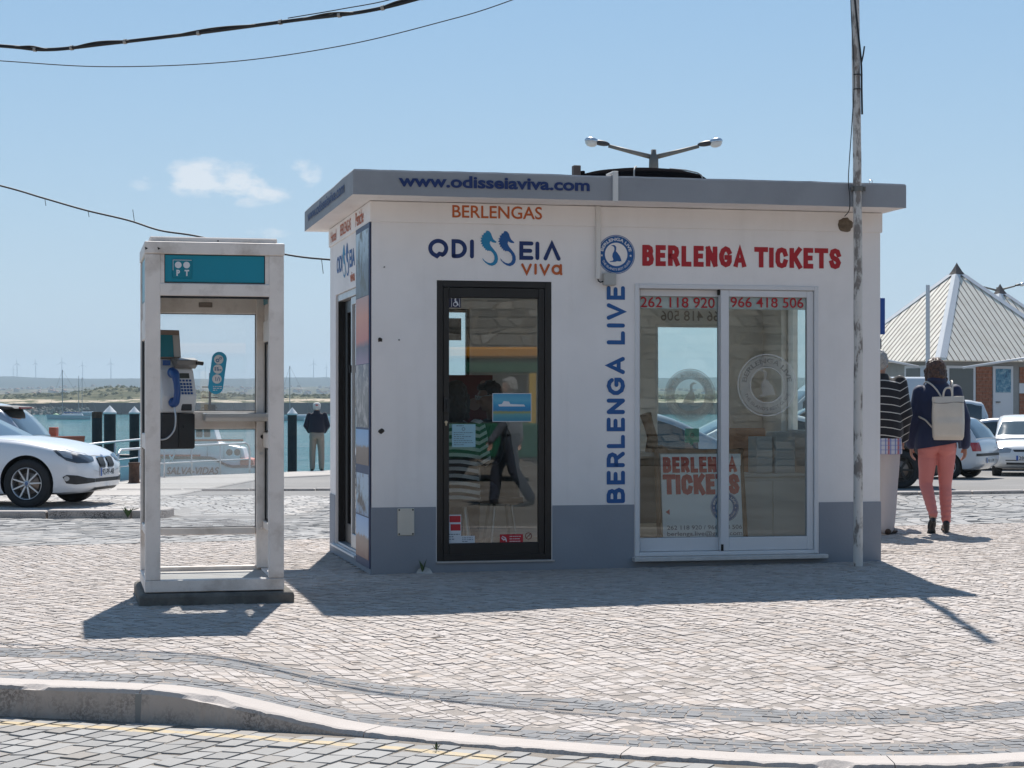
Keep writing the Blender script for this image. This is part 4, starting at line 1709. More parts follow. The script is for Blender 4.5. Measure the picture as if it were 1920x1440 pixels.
MB().box(-.028, .028, -.03, .03, 0, .155).build('block', mat('brown_block', (.11, .085, .075), .8, var=.2), bb_, bevel=.004)
MB().box(.03, .06, -.03, .03, 0, .115).build('clip', BLK, bb_, bevel=.004)

# poster board behind the sliding door
pb = thing('poster_board', 'white poster board for tickets on wooden legs behind the sliding glass door', 'poster board', kw(2.74, .58, .095), KPHI)
PBM = mat('white_board', (.80, .82, .86), .6)
mb = MB()
mb.M = Matrix.Rotation(R(-6), 4, 'X')
mb.box(-.325, .345, -.006, .006, .05, .76)
board = mb.build('board', PBM, pb)
RX = Matrix.Rotation(R(-6), 4, 'X')


def pb_letters(body, x0, x1, z0, z1, m, bold=0.0, **kw_):
    v, f = text_geo(body, x0, x1, z0, z1, -.0085, bold, **kw_)
    mb = MB()
    mb.M = RX
    mb.add(v, f)
    return mb.build('lettering', m, board, fix=False)


for wd_, b_ in (('BERLENGA', (-.31, .31, .615, .735, .031)), ('TICKETS', (-.31, .325, .440, .595, .040))):
    mb = condensed(wd_, *b_, -.0085, .60)
    mb.v = [tuple(RX @ Vector(q)) for q in mb.v]
    mb.build('lettering', RED, board, fix=False)
pb_letters('262 118 920 / 966 418 506', -.29, .335, .158, .192, mat('grey_blue_ink', (.12, .15, .22), .6), .008)
pb_letters('berlenga.live@gmail.com', -.29, .335, .098, .146, mat('grey_blue_ink'), .008)
mb = MB()
mb.M = RX
mb.add([(-.30, -.0085, .30), (-.265, -.0085, .278), (-.265, -.0085, .322)], [(0, 1, 2)])
mb.build('red_arrow', RED, board, fix=False)
bd = badge(.195, .335, .118, -.0088, board, mat('badge_blue', (.02, .12, .33), .55), WPRINT, PBM)
bd.rotation_euler = (R(-6), 0, 0)
WOOD = mat('brown_wood', (.16, .085, .045), .6, var=.3, vscale=9)
mb = MB()
for x in (-.36, .36):
    mb.tube([(x, -.02, 0), (x * .98, .10, .80)], .022, 4)
mb.box(-.37, .38, .085, .11, .765, .795)
mb.build('easel_leg', WOOD, pb)

# counter, carved wooden piece, white cabinet, chair, pot
dk = thing('counter', 'grey counter top behind the poster board inside the kiosk', 'counter', kw(2.50, 1.25, .095), KPHI)
DG = mat('grey_laminate', (.30, .30, .29), .5, var=.05)
MB().box(-.35, .62, -.25, .35, .725, .762).build('worktop', DG, dk, bevel=.004)
MB().box(-.35, -.32, -.25, .35, 0, .724).build('side_panel', mat('beige_panel', (.50, .44, .36), .6), dk)
MB().box(.59, .62, -.25, .35, 0, .724).build('side_panel', DG, dk)
MB().box(-.319, .589, .30, .33, .15, .724).build('back_panel', DG, dk)
ws = thing('driftwood_piece', 'brown piece of driftwood standing on the counter', 'ornament', kw(2.46, 1.05, .858), KPHI)
mb = MB()
mb.tube([(.0, 0, 0), (.01, 0, .12), (-.02, .01, .22), (-.05, 0, .31)], [.055, .045, .042, .05], 7)
mb.tube([(.03, .01, 0), (.09, 0, .03), (.15, .01, .012)], [.05, .03, .012], 6)
mb.build('driftwood', mat('driftwood', (.20, .12, .07), .7, var=.4, vscale=16), ws)
cb = thing('white_cabinet', 'low white cabinet beside the poster board inside the kiosk', 'cabinet', kw(3.42, 1.05, .095), KPHI)
CW = mat('white_laminate', (.62, .62, .61), .5)
MB().box(-.30, .30, -.22, .22, .02, .56).build('carcass', CW, cb, bevel=.004)
MB().box(-.29, -.005, -.238, -.222, .05, .53).build('cabinet_door', CW, cb, bevel=.003)
MB().box(.005, .29, -.238, -.222, .05, .53).build('cabinet_door', CW, cb, bevel=.003)
MB().box(-.32, .32, -.24, .23, .562, .585).build('top', CW, cb, bevel=.003)
fl = thing('paper_tray', 'white folders standing on the low cabinet inside the kiosk', 'folders', kw(3.50, 1.08, .682), KPHI)
MB().box(-.16, -.02, -.1, .1, 0, .30).build('folder', mat('pale_folder', (.60, .62, .64), .6), fl, bevel=.004)
MB().box(0, .17, -.12, .1, 0, .34).build('folder', mat('pale_folder'), fl, bevel=.004)
oc = thing('office_chair', 'orange backed chair behind the counter inside the kiosk', 'chair', kw(3.50, 1.55, .095), KPHI)
OC = mat('orange_fabric', (.46, .22, .13), .8, var=.1)
MB().box(-.2, .2, -.2, .2, .42, .48).build('seat', OC, oc, bevel=.02, seg=2)
MB().box(-.2, .2, .17, .22, .55, .95).build('backrest', OC, oc, bevel=.02, seg=2)
for a in (-.17, .17):
    for b in (-.17, .17):
        MB().cyl((a, b, 0), (a, b, .42), .012, n=8).build('leg', STEEL, oc)
rp = thing('red_poster', 'dark red spotted poster hanging under the left back window', 'poster', kw(1.02, BB - .03, 0), KPHI)
MB().box(-.12, .36, 0, .008, 1.02, 1.50).build('sheet', mat('dark_red_paper', (.20, .035, .03), .6), rp)
mb = MB()
for a, b, r_ in ((-.02, 1.38, .06), (.20, 1.25, .055), (.05, 1.12, .04), (.28, 1.42, .035)):
    disc(mb, a, b, r_, -.001, 20)
mb.build('pale_spots', mat('pale_pink_print', (.40, .24, .20), .6), rp, fix=False)
# ================================================================== PHONE BOOTH
BALU = mat('weathered_aluminium', (.80, .735, .68), .55, .05, var=.06, vscale=5, dirt=(.30, .23, .17), dscale=4, damt=.6, bump=.12, bscale=90, bdist=.002)
TEAL = mat('teal_sign_panel', (.0, .245, .34), .35, var=.06, vscale=2)
CONC = mat('dark_concrete', (.15, .14, .125), .95, var=.3, vscale=7, dirt=(.05, .05, .04), dscale=6, damt=.6, bump=.7, bscale=45, bdist=.01)
booth = thing('phone_booth', 'weathered aluminium phone booth with teal sign band on a dark concrete base', 'phone booth', (BX, BY, 0), BPHI)
BWD, BDP = .86, .86
H0, H1, H2 = .078, 2.18, 2.258
mb = MB()
P = []
outl = [(-.04, -.045), (BWD + .062, -.045), (BWD + .062, BDP + .05), (-.04, BDP + .05)]
mb.prism(outl, -.06, .072, 'z')
mb.build('concrete_base', CONC, booth, bevel=.022, seg=2)
pw = .094
for (x0, x1, y0, y1) in ((0, pw, 0, .07), (BWD - pw, BWD, 0, .07), (0, .075, BDP - .07, BDP), (BWD - .10, BWD, BDP - .09, BDP)):
    MB().box(x0, x1, y0, y1, H0 + .075, H1).build('post', BALU, booth, bevel=.006, seg=2)
# bottom frame
mb = MB()
mb.box(-.002, BWD + .002, -.004, .075, H0, H0 + .074)
mb.build('bottom_rail', BALU, booth, bevel=.004)
MB().box(-.001, .07, .076, BDP, H0, H0 + .074).build('bottom_rail', BALU, booth, bevel=.004)
MB().box(BWD - .07, BWD + .001, .076, BDP, H0, H0 + .074).build('bottom_rail', BALU, booth, bevel=.004)
MB().box(.0705, BWD - .0705, BDP - .065, BDP, H0, H0 + .09).build('bottom_rail', BALU, booth, bevel=.004)
FLM = mat('grey_floor_plate', (.40, .38, .355), .7, var=.1, vscale=6, dirt=(.2, .18, .16), damt=.5)
MB().box(.0705, BWD - .0705, .076, BDP - .066, H0, H0 + .062).build('floor_plate', FLM, booth)
# head: fascia band, sign panels, header beams
MB().box(-.004, BWD + .004, -.006, BDP + .006, H1 + .001, H2).build('roof', BALU, booth, bevel=.006, seg=2)
mb = MB()
mb.box(.03, BWD - .04, .03, BDP - .03, H2 + .001, H2 + .034)
mb.build('roof_cap', BALU, booth, bevel=.006)
mb = MB()
for x in (.008, .085):
    mb.add([(x - .010, -.0075, 2.223), (x + .010, -.0075, 2.213), (x - .006, -.0075, 2.204)], [(0, 1, 2)])
mb.build('scratch_marks', GASKET, booth, fix=False)
MB().cyl((.45, .028, H2 + .012), (.45, .03, H2 + .012), .005, n=8).build('screw', GASKET, booth)
for (a, b) in ((pw + .0005, .118), (.742, BWD - pw - .0005)):
    MB().box(a, b, .006, .06, 2.0, H1 - .001).build('head_stile', BALU, booth)
sg = MB().box(.1185, .7415, .010, .05, 2.008, H1 - .001).build('sign_panel', TEAL, booth, bevel=.003)
mb = MB()
frame_box(mb, .1185, .7415, 2.002, H1 - .0005, .006, .0098, .004)
mb.build('sign_gasket', GASKET, sg)
mb = MB()
mb.box(.166, .289, .0065, .0099, 2.031, 2.150)
lg = mb.build('logo_tile', mat('teal_logo_tile', (.0, .20, .27), .3), sg, bevel=.003)
mb = MB()
rect(mb, .170, .285, 2.143, 2.146, .006)
rect(mb, .170, .173, 2.08, 2.1429, .006)
disc(mb, .203, 2.114, .0205, .006, 28)
disc(mb, .2545, 2.114, .0205, .006, 28)
v, f = text_geo('P', .192, .214, 2.046, 2.084, .006, .05)
mb.add(v, f)
v, f = text_geo('T', .242, .270, 2.046, 2.084, .006, .05)
mb.add(v, f)
mb.build('logo_print', WPRINT, lg, fix=False)
MB().box(pw - .004, BWD - pw + .004, -.004, .05, 1.921, 2.0).build('header_beam', BALU, booth, bevel=.005)
MB().box(pw + .002, BWD - pw - .002, -.001, .05, 1.909, 1.9205).build('header_gasket', GASKET, booth)
MB().box(.01, BWD - .01, BDP - .055, BDP - .003, 1.852, H1).build('rear_beam', BALU, booth, bevel=.005)
MB().box(.38, .47, BDP - .062, BDP - .0555, 1.892, 1.925).build('door_closer', mat('brown_plate', (.22, .18, .15), .6, var=.3, vscale=20), booth, bevel=.003)
MB().box(.09, BWD - .09, .06, BDP - .06, 2.06, 2.08).build('ceiling_panel', mat('dull_white_panel', (.42, .40, .38), .7, var=.08), booth)
MB().box(.076, BWD - .101, BDP - .055, BDP - .008, 1.084, 1.20).build('rear_rail', BALU, booth, bevel=.005)
MB().box(.076, BWD - .101, BDP - .055, BDP - .008, .377, .424).build('rear_rail', BALU, booth, bevel=.004)
for x0, x1 in ((.006, .058), (BWD - .058, BWD - .006)):
    for z0, z1 in ((1.66, 1.80), (.96, 1.06), (.42, .47)):
        MB().box(x0, x1, .0705, BDP - .0905, z0, z1).build('side_rail', BALU, booth, bevel=.005)
    # teal side sign
    MB().box(x0 + .004, x0 + .024 if x0 < .4 else x1 - .004, .0705, BDP - .0905, 1.91, H1 - .001).build('sign_panel', TEAL, booth, bevel=.002)
    MB().box(x0 + .006, x1 - .006, .0705, BDP - .0905, 1.801, 1.909).build('side_rail', BALU, booth, bevel=.004)
# panes with black gaskets
for z0, z1 in ((1.2005, 1.8515), (.4245, 1.0835)):
    p_ = MB().box(.0755, BWD - .1005, BDP - .03, BDP - .026, z0, z1).build('rear_pane', PANE_C if z0 > 1 else PANE_H, booth)
    mb = MB()
    frame_box(mb, .0755, BWD - .1005, z0, z1, BDP - .036, BDP - .0305, .006)
    mb.build('pane_gasket', mat('grey_gasket'), p_)
for x in (.030, BWD - .034):
    for z0, z1 in ((1.061, 1.659), (.471, .959)):
        p_ = MB().box(x, x + .004, .0705, BDP - .0905, z0, z1).build('side_pane', PANE_C, booth)
        mb = MB()
        mb.M = ROTL
        frame_box(mb, .0708, BDP - .0908, z0 + .0003, z1 - .0003, x - .012, x - .0005, .012)
        mb.build('pane_gasket', GASKET, p_)
# shelf
mb = MB()
mb.prism([(.50, 1.19), (.50, 1.16), (.56, 1.135), (BDP - .056, 1.135), (BDP - .056, 1.19)], .405, BWD - .04, 'x')
mb.build('shelf', mat('grey_steel_shelf', (.40, .40, .395), .5, .3, var=.06), booth, bevel=.006)
mb = MB()
mb.cyl((BWD - .06, BDP - .0905, 1.03), (BWD - .06, BDP - .098, 1.03), .014, n=12)
mb.build('bolt_hole', GASKET, booth)
for z in (.92, .42):
    MB().cyl((BWD - .07, BDP - .0905, z), (BWD - .07, BDP - .098, z), .011, n=10).build('bolt', STEEL, booth)
# pill-shaped sticker on the rear pane
STK = mat('sky_blue_sticker', (.03, .36, .58), .5)
cx_, zA, zB, hw = .506, 1.365, 1.548, .050
mb = MB()
P = [(cx_ + hw * math.cos(R(a)) + (.012 if a < 181 else -.006), BDP - .0305, (zB if a <= 180 else zA) + hw * math.sin(R(a))) for a in range(0, 181, 12)] + \
    [(cx_ + hw * math.cos(R(a)) - .012, BDP - .0305, zA + hw * math.sin(R(a))) for a in range(180, 361, 12)]
mb.add(P, [tuple(range(len(P)))])
stk = mb.build('pill_sticker', STK, booth, fix=False)
mb = MB()
for i, z in enumerate((1.546, 1.482, 1.416)):
    disc(mb, cx_ + .008 - i * .006, z, .031, BDP - .0312, 24)
mb.build('white_discs', WPRINT, stk, fix=False)
mb = MB()
y_ = BDP - .0318
disc(mb, cx_ + .0, 1.540, .012, y_, 14, .006)
disc(mb, cx_ + .020, 1.555, .009, y_, 14, .005)
scribble(mb, cx_ - .02, cx_ + .026, 1.470, 1.496, y_, 2, .008)
stroke(mb, [(cx_ - .012, 1.404), (cx_ - .012, 1.428)], .004, y_)
stroke(mb, [(cx_ - .003, 1.404), (cx_ + .006, 1.428)], .004, y_)
stroke(mb, [(cx_ + .014, 1.404), (cx_ + .014, 1.424)], .004, y_)
mb.build('sticker_print', mat('blue_sticker_ink', (.02, .16, .34), .6), stk, fix=False)
mb = MB()
scribble(mb, cx_ - .03, cx_ + .03, 1.335, 1.372, y_, 3, .005)
mb.build('sticker_print', WPRINT, stk, fix=False)

# ---- the payphone: on the left side of the booth, face turned to the right and outwards
BM = Matrix.Translation((BX, BY, 0)) @ Matrix.Rotation(BPHI, 4, 'Z')
ph = thing('payphone', 'grey payphone with a blue handset mounted inside the phone booth', 'payphone', BM @ Vector((.225, .62, 0)), BPHI + R(24))
PGREY = mat('pale_grey_plastic', (.70, .70, .70), .45, var=.04)
PDARK = mat('charcoal_metal', (.045, .045, .048), .5, .3, var=.1)
HBLUE = mat('blue_plastic', (.004, .065, .25), .3, coat=.3)
mb = MB()
mb.prism([(-.02, 1.19), (-.05, 1.30), (.0, 1.47), (.05, 1.545), (.17, 1.545), (.17, 1.19)], -.125, .125, 'x')
bd_ = mb.build('phone_body', PGREY, ph, bevel=.012, seg=2)
# sloping face frame: lower edge (y=-.05,z=1.30) to upper (0,1.47)
fd = Vector((0, .05, .17)).normalized()
fn = Vector((0, -.17, .05)).normalized()
F0 = Vector((0, -.05, 1.30))


def fp(x, t, o=.002):
    p = F0 + fd * t + fn * o
    return (x, p.y, p.z)


def face_box(mb, x0, x1, t0, t1, o0, o1):
    v = [fp(x, t, o) for o in (o0, o1) for t in (t0, t1) for x in (x0, x1)]
    mb.add(v, [(0, 2, 3, 1), (4, 5, 7, 6), (0, 1, 5, 4), (2, 6, 7, 3), (0, 4, 6, 2), (1, 3, 7, 5)])


for r in range(4):
    for c_ in range(4):
        mb = MB()
        face_box(mb, .012 + c_ * .022, .028 + c_ * .022, .012 + r * .021, .026 + r * .021, .0, .006)
        mb.build('key', HBLUE, bd_, bevel=.002)
for c_ in range(4):
    mb = MB()
    face_box(mb, .008 + c_ * .024, .022 + c_ * .024, .100, .112, .0, .005)
    mb.build('key', HBLUE, bd_)
mb = MB()
face_box(mb, .0, .085, .122, .156, .0, .003)
mb.build('display', mat('dark_display', (.06, .07, .065), .25), bd_)
mb = MB()
mb.prism([(-.006, 1.478), (-.045, 1.505), (-.05, 1.535), (.0, 1.552), (.06, 1.55)], -.02, .135, 'x')
mb.build('coin_hood', mat('grey_clear_hood', (.20, .19, .18), .25), bd_, bevel=.005)
mb = MB()
mb.cyl((.118, -.05, 1.52), (.165, -.05, 1.515), .014, n=12)
mb.build('hood_knob', PDARK, bd_)
mb = MB()
mb.box(-.10, -.045, -.005, .0, 1.50, 1.535)
mb.build('card_label', HBLUE, bd_)
mb = MB()
mb.box(.02, .095, -.036, -.016, 1.205, 1.275)
mb.build('coin_return', PDARK, bd_, bevel=.004)
# handset
mb = MB()
pts = [(-.060, -.062, 1.455), (-.062, -.100, 1.44), (-.056, -.112, 1.38), (-.050, -.110, 1.32), (-.048, -.088, 1.265), (-.048, -.052, 1.252)]
cv = catmull(pts, 5)
mb.tube(cv, [.030 if i < 5 else (.030 - .008 * min(1, (i - 5) / 4) if i < 12 else (.022 if i < 18 else .022 + .007 * (i - 18) / (len(cv) - 18))) for i in range(len(cv))], 12)
mb.ell((-.060, -.058, 1.452), (.036, .024, .036))
mb.ell((-.048, -.050, 1.258), (.034, .024, .034))
mb.build('handset', HBLUE, ph)
mb = MB()
mb.tube(catmull([(-.048, -.06, 1.235), (-.045, -.075, 1.16), (-.055, -.075, 1.08), (-.10, -.055, 1.025), (-.16, -.02, 1.02), (-.18, .04, 1.04)], 8), .0062, 8)
mb.build('cord', STEEL, ph)
mb = MB()
mb.box(-.125, .115, -.03, .16, .955, 1.188)
mb.build('cash_box', PDARK, ph, bevel=.006)
mb = MB()
mb.box(.0, .114, -.0355, -.0305, .962, 1.182)
mb.cyl((.04, -.036, 1.10), (.04, -.041, 1.10), .011, n=12)
mb.build('cash_box_door', mat('charcoal_door', (.03, .03, .032), .4, .3), ph)
MB().box(-.16, .05, .165, .185, .955, 1.72).build('back_plate', PDARK, ph, bevel=.004)
ip = MB()
ip.M = Matrix.Translation((0, .02, 1.55)) @ Matrix.Rotation(R(-8), 4, 'X')
ip.box(-.12, .055, .02, .045, .0, .19)
ipo = ip.build('info_panel', mat('brown_frame', (.26, .20, .17), .6), ph, bevel=.004)
mb = MB()
mb.M = ip.M
mb.box(-.112, .0, .0165, .0195, .01, .155)
mb.build('info_card', mat('teal_card', (.02, .19, .25), .4), ipo)
mb = MB()
mb.M = ip.M
mb.box(.002, .046, .0165, .0195, .01, .155)
mb.build('info_card', mat('grey_card', (.42, .42, .42), .5), ipo)

# ================================================================== POLE AND CABLES
pm = bpy.data.materials.new('flaking_white_paint')
pm.use_nodes = True
t = NT(pm)
p = t.pos()
mp = t.new('ShaderNodeMapping')
mp.inputs['Scale'].default_value = (14, 14, 5)
t.link(p, mp.inputs[0])
fl_ = t.ramp(t.noise(1.0, 8, .68, mp.outputs[0]), [(.50, 0.0), (.58, 1.0)])
c = t.mix(t.noise(5, 4, .6, p), (.58, .55, .51), (.70, .67, .63))
c = t.mix(t.math('MULTIPLY', fl_, .9), c, (.20, .17, .15))
rust = t.ramp(t.noise(1.3, 5, .6, mp.outputs[0]), [(.66, 0.0), (.72, .7)])
c = t.mix(rust, c, (.16, .075, .045))
t.link(c, t.bsdf.inputs['Base Color'])
t.bsdf.inputs['Roughness'].default_value = .75
t.bump(fl_, .5, -.004)
PX, PY = 2.612, 14.37
pole = thing('utility_pole', 'thin white flaking pole standing at the right end of the kiosk front', 'pole', (PX, PY, .012))
mb = MB()
n = 40
mb.tube([(-.030 * max(0, i / n - .45) / .55 + .006 * mnoise.noise((0, 0, i * .35)), .004 * mnoise.noise((5, 0, i * .3)), -.1 + 5.3 * i / n) for i in range(n + 1)], [.036 - .007 * i / n for i in range(n + 1)], 18)
mb.build('shaft', pm, pole)
mb = MB()
mb.lathe([(.040, -.02), (.041, 0), (.040, .02)], (0, .003, 2.862), 'z', 18)
mb.box(-.055, .055, -.012, .0, 2.85, 2.872)
mb.box(-.055, -.045, -.018, .02, 2.845, 2.877)
mb.box(.045, .055, -.018, .02, 2.845, 2.877)
mb.build('clamp', mat('dull_steel', (.20, .19, .17), .6, .6), pole)
CAB = mat('black_cable', (.015, .015, .016), .6)
mb = MB()
mb.tube(catmull([(-.060, -.03, 5.15), (-.050, -.035, 4.75), (-.040, -.04, 4.40), (-.014, -.042, 4.1), (.016, -.036, 3.82), (.022, -.028, 3.6), (.026, -.026, 3.42)], 6), .0075, 8)
mb.tube(catmull([(.017, -.034, 3.80), (.030, -.04, 3.86), (.040, -.042, 3.93)], 5), .006, 8)
mb.build('cable', CAB, pole)
mb = MB()
mb.tube(catmull([(-.075, -.02, 5.15), (-.066, -.03, 4.6), (-.058, -.03, 4.2), (-.036, -.03, 3.7), (-.052, -.03, 3.35), (-.078, -.03, 2.95), (-.068, -.03, 2.80), (-.072, -.03, 2.70), (-.10, .01, 2.655)], 6), .0035, 6)
mb.build('cable', CAB, pole)
mb = MB()
for z in (3.72, 3.61):
    mb.lathe([(.0375, -.004), (.0375, .004)], (-.004, -.006, z), 'z', 18)
mb.build('cable_tie', CAB, pole)


def cable(name, label, pts, r, n=14, group='cables strung across the sky', strands=1):
    mb = MB()
    cv = catmull(pts, n)
    mb.tube(cv, r, 8)
    o = mb.build(name, CAB, None)
    tag(o, label, 'cable', group)
    return o, cv


def sky_pt(px, py, d):
    return ((px - 960) / 3570 * d, d, EYE + (760 - py) / 3570 * d)


o, cv = cable('overhead_cable', 'thick black bundled cable across the top of the sky', [sky_pt(-260, 70, 13.2), sky_pt(0, 86, 13), sky_pt(90, 93, 12.9), sky_pt(200, 82, 12.7), sky_pt(370, 62, 12.5), sky_pt(560, 37, 12.2), sky_pt(680, 22, 12.0), sky_pt(775, 0, 11.9), sky_pt(900, -40, 11.7), sky_pt(1200, -150, 11.3)], .0125)
mb = MB()
mb.tube([(p[0], p[1] - .01, p[2] + .012 * math.sin(i * .35) + .004) for i, p in enumerate(cv)], .006, 6)
mb.build('thin_strand', CAB, o)
for i in range(12, len(cv) - 20, 11):
    p, q_ = Vector(cv[i]), Vector(cv[i + 1])
    d_ = (q_ - p).normalized()
    MB().cyl(p, p + d_ * .02, .017, n=10).build('binding', mat('pale_tape', (.35, .33, .30), .7), o)
cable('overhead_cable', 'thin black wire sagging just below the thick cable', [sky_pt(-260, 96, 16), sky_pt(0, 114, 16), sky_pt(200, 125, 15.8), sky_pt(430, 116, 15.5), sky_pt(640, 86, 15.2), sky_pt(820, 43, 14.9), sky_pt(960, 0, 14.7), sky_pt(1250, -115, 14.2)], .0042)
cable('overhead_cable', 'short thin strand above the thick cable at the top edge', [sky_pt(540, 34, 12.25), sky_pt(640, 17, 12.1), sky_pt(740, -3, 12.0), sky_pt(860, -45, 11.9)], .0035)
cable('overhead_cable', 'frayed black cable sloping down behind the phone booth to the kiosk wall', [sky_pt(-200, 300, 17.5), sky_pt(0, 348, 17.4), sky_pt(80, 371, 17.3), sky_pt(160, 394, 17.2), sky_pt(240, 413, 17.1), sky_pt(300, 432, 17.0), sky_pt(365, 442, 16.9), sky_pt(450, 461, 16.8), sky_pt(535, 477, 16.6), sky_pt(575, 483, 16.5), sky_pt(620, 487, 16.35)], .008)
o2 = bpy.data.objects['overhead_cable.003']
for (px, py, dx, dy) in ((84, 372, 2, 14), (252, 415, -3, -22), (603, 487, 3, 26), (165, 395, 2, 12)):
    d_ = 17.3 - .0018 * px
    MB().tube([sky_pt(px, py, d_), sky_pt(px + dx * .6, py + dy * .6, d_), sky_pt(px + dx, py + dy, d_)], .003, 5).build('loose_end', CAB, o2)

# small weeds
WEED = mat('weed_green', (.055, .10, .03), .7, var=.35, vscale=40)


def weed(x, y, z, h, n, label, spread=.5, mb_only=None):
    mb = MB()
    for i in range(n):
        a = random.uniform(0, 6.28)
        l = h * random.uniform(.5, 1)
        tip = Vector((math.cos(a) * l * spread, math.sin(a) * l * spread, l))
        mid = tip * .55 + Vector((0, 0, l * .12))
        s_ = Vector((-math.sin(a), math.cos(a), 0)) * h * .07
        mb.add([Vector((0, 0, 0)), mid - s_, tip, mid + s_], [(0, 1, 2, 3)])
    o = mb.build('weed', WEED, None, fix=False)
    o.location = (x, y, z)
    tag(o, label, 'weed')
    return o


p = kw(.375, -.03)
weed(p.x, p.y, .0, .115, 16, 'small green weed growing at the foot of the grey kiosk base', .3)
pt_ = MB()
pt_.add([(-.06, 0, 0), (.07, -.01, 0), (.05, .03, .035), (0, .035, .05), (-.035, .03, .03)], [(0, 1, 2, 3, 4)])
o = pt_.build('cement_patch', mat('pale_cement', (.48, .46, .43), .9, var=.15, vscale=30), None, fix=False)
o.location = kw(.38, -.045, .002)
o.rotation_euler = (0, 0, KPHI)
tag(o, 'pale cement smear behind the weed at the kiosk base', 'cement')
weed(-4.98, 24.68, -.22, .16, 18, 'green weed growing beside the parking kerb left of the phone booth', .6)
weed(-.30, 7.55, -.13, .035, 14, 'tuft of grass between the cobbles beside the dropped kerb', .7)
weed(6.35, 32.45, -.28, .12, 26, 'green tuft along the low roadside kerb behind the woman', .9)
# ================================================================== CARS
TYRE = mat('tyre_rubber', (.018, .018, .019), .8, var=.2, vscale=12)
RIM = mat('alloy_rim', (.50, .51, .53), .35, .85)
RIMD = mat('brake_dark', (.05, .045, .04), .6, .4)
TRIM = mat('black_trim', (.02, .02, .021), .55)
CGLASS = mat('car_glass', (.02, .028, .03), .03, spec=.9, coat=.6)
LAMPC = mat('clear_lamp', (.36, .38, .40), .12, .35, coat=.8)
LAMPI = mat('dark_lamp_housing', (.06, .065, .075), .25, .3, coat=.8)
LAMPR = mat('red_lamp', (.35, .01, .015), .2, coat=.8)
CHROME = mat('chrome', (.7, .7, .71), .12, 1.0)
PLATEW = mat('white_number_plate', (.70, .71, .72), .5)
PLATEB = mat('blue_plate_band', (.015, .09, .38), .5)


def paint(name, col, metal=0.0):
    return mat(name, col, .32, metal, coat=.9, spec=.5)


def interp_curve(pts, xs):
    P = sorted(pts)
    px = np.array([p[0] for p in P])
    py = np.array([p[1] for p in P])
    # monotone-ish cubic (Hermite with averaged slopes)
    m = np.gradient(py, px)
    out = []
    for x in xs:
        x = min(max(x, px[0]), px[-1])
        i = min(max(int(np.searchsorted(px, x) - 1), 0), len(px) - 2)
        h = px[i + 1] - px[i]
        t_ = (x - px[i]) / h
        lo, hi = min(py[i], py[i + 1]), max(py[i], py[i + 1])
        val = (2 * t_ ** 3 - 3 * t_ ** 2 + 1) * py[i] + (t_ ** 3 - 2 * t_ ** 2 + t_) * h * m[i] + (-2 * t_ ** 3 + 3 * t_ ** 2) * py[i + 1] + (t_ ** 3 - t_ ** 2) * h * m[i + 1]
        out.append(min(max(val, lo - .03), hi + .03))
    return out


def wheel(parent, x, y, r, w, spokes, side, rim_m=None, hub=False):
    """tyre (part) with a rim (sub-part); axis along y, outer face towards side"""
    mb = MB()
    o = side
    mb.lathe([(r * .62, -w * .45 * o), (r * .80, -w / 2 * o), (r * .97, -w * .46 * o), (r, -w * .30 * o), (r, w * .30 * o), (r * .97, w * .46 * o), (r * .80, w / 2 * o), (r * .69, w * .46 * o), (r * .66, w * .40 * o)], (0, 0, 0), 'y', 40)
    ty = mb.build('wheel', TYRE, parent)
    ty.location = (x, y, r)
    mb = MB()
    q = w * .40 * o
    mb.lathe([(r * .66, q), (r * .665, q + .012 * o), (r * .64, q + .014 * o), (r * .615, q - .01 * o), (r * .60, q - .09 * o)], (0, 0, 0), 'y', 40, 0)
    mb.lathe([(0.001, q - .095 * o), (r * .60, q - .09 * o)], (0, 0, 0), 'y', 32, 1)
    mb.lathe([(0.001, q - .02 * o), (r * .45, q - .075 * o)], (0, 0, 0), 'y', 32, 2)
    mb.lathe([(0.001, q + .004 * o), (r * .10, q + .004 * o), (r * .125, q - .002 * o), (r * .13, q - .02 * o)], (0, 0, 0), 'y', 24, 0)
    if hub:
        mb.lathe([(0.001, q + .0055 * o), (r * .075, q + .0055 * o)], (0, 0, 0), 'y', 20, 3)
    for i in range(spokes):
        a = 2 * math.pi * i / spokes + .05
        ca, sa = math.cos(a), math.sin(a)
        for da in ((0,) if not hub else (-.0, )):
            w0, w1 = r * (.075 if hub else .12), r * (.055 if hub else .10)
            pts = []
            for rr, ww, dd in ((r * .10, w0, -.004), (r * .625, w1, .002)):
                for sg_ in (-1, 1):
                    pts.append((rr * ca - sg_ * ww / 2 * sa, q + dd * o, rr * sa + sg_ * ww / 2 * ca))
            b = [(p[0], p[1] - .03 * o, p[2]) for p in pts]
            mb.add(pts + b, [(0, 1, 3, 2), (4, 6, 7, 5), (0, 2, 6, 4), (1, 5, 7, 3)], 0)
    mb.build('rim', [rim_m or RIM, RIMD, mat('brake_disc', (.25, .20, .17), .4, .8), mat('hub_blue', (.10, .16, .30), .4)], ty)
    return ty


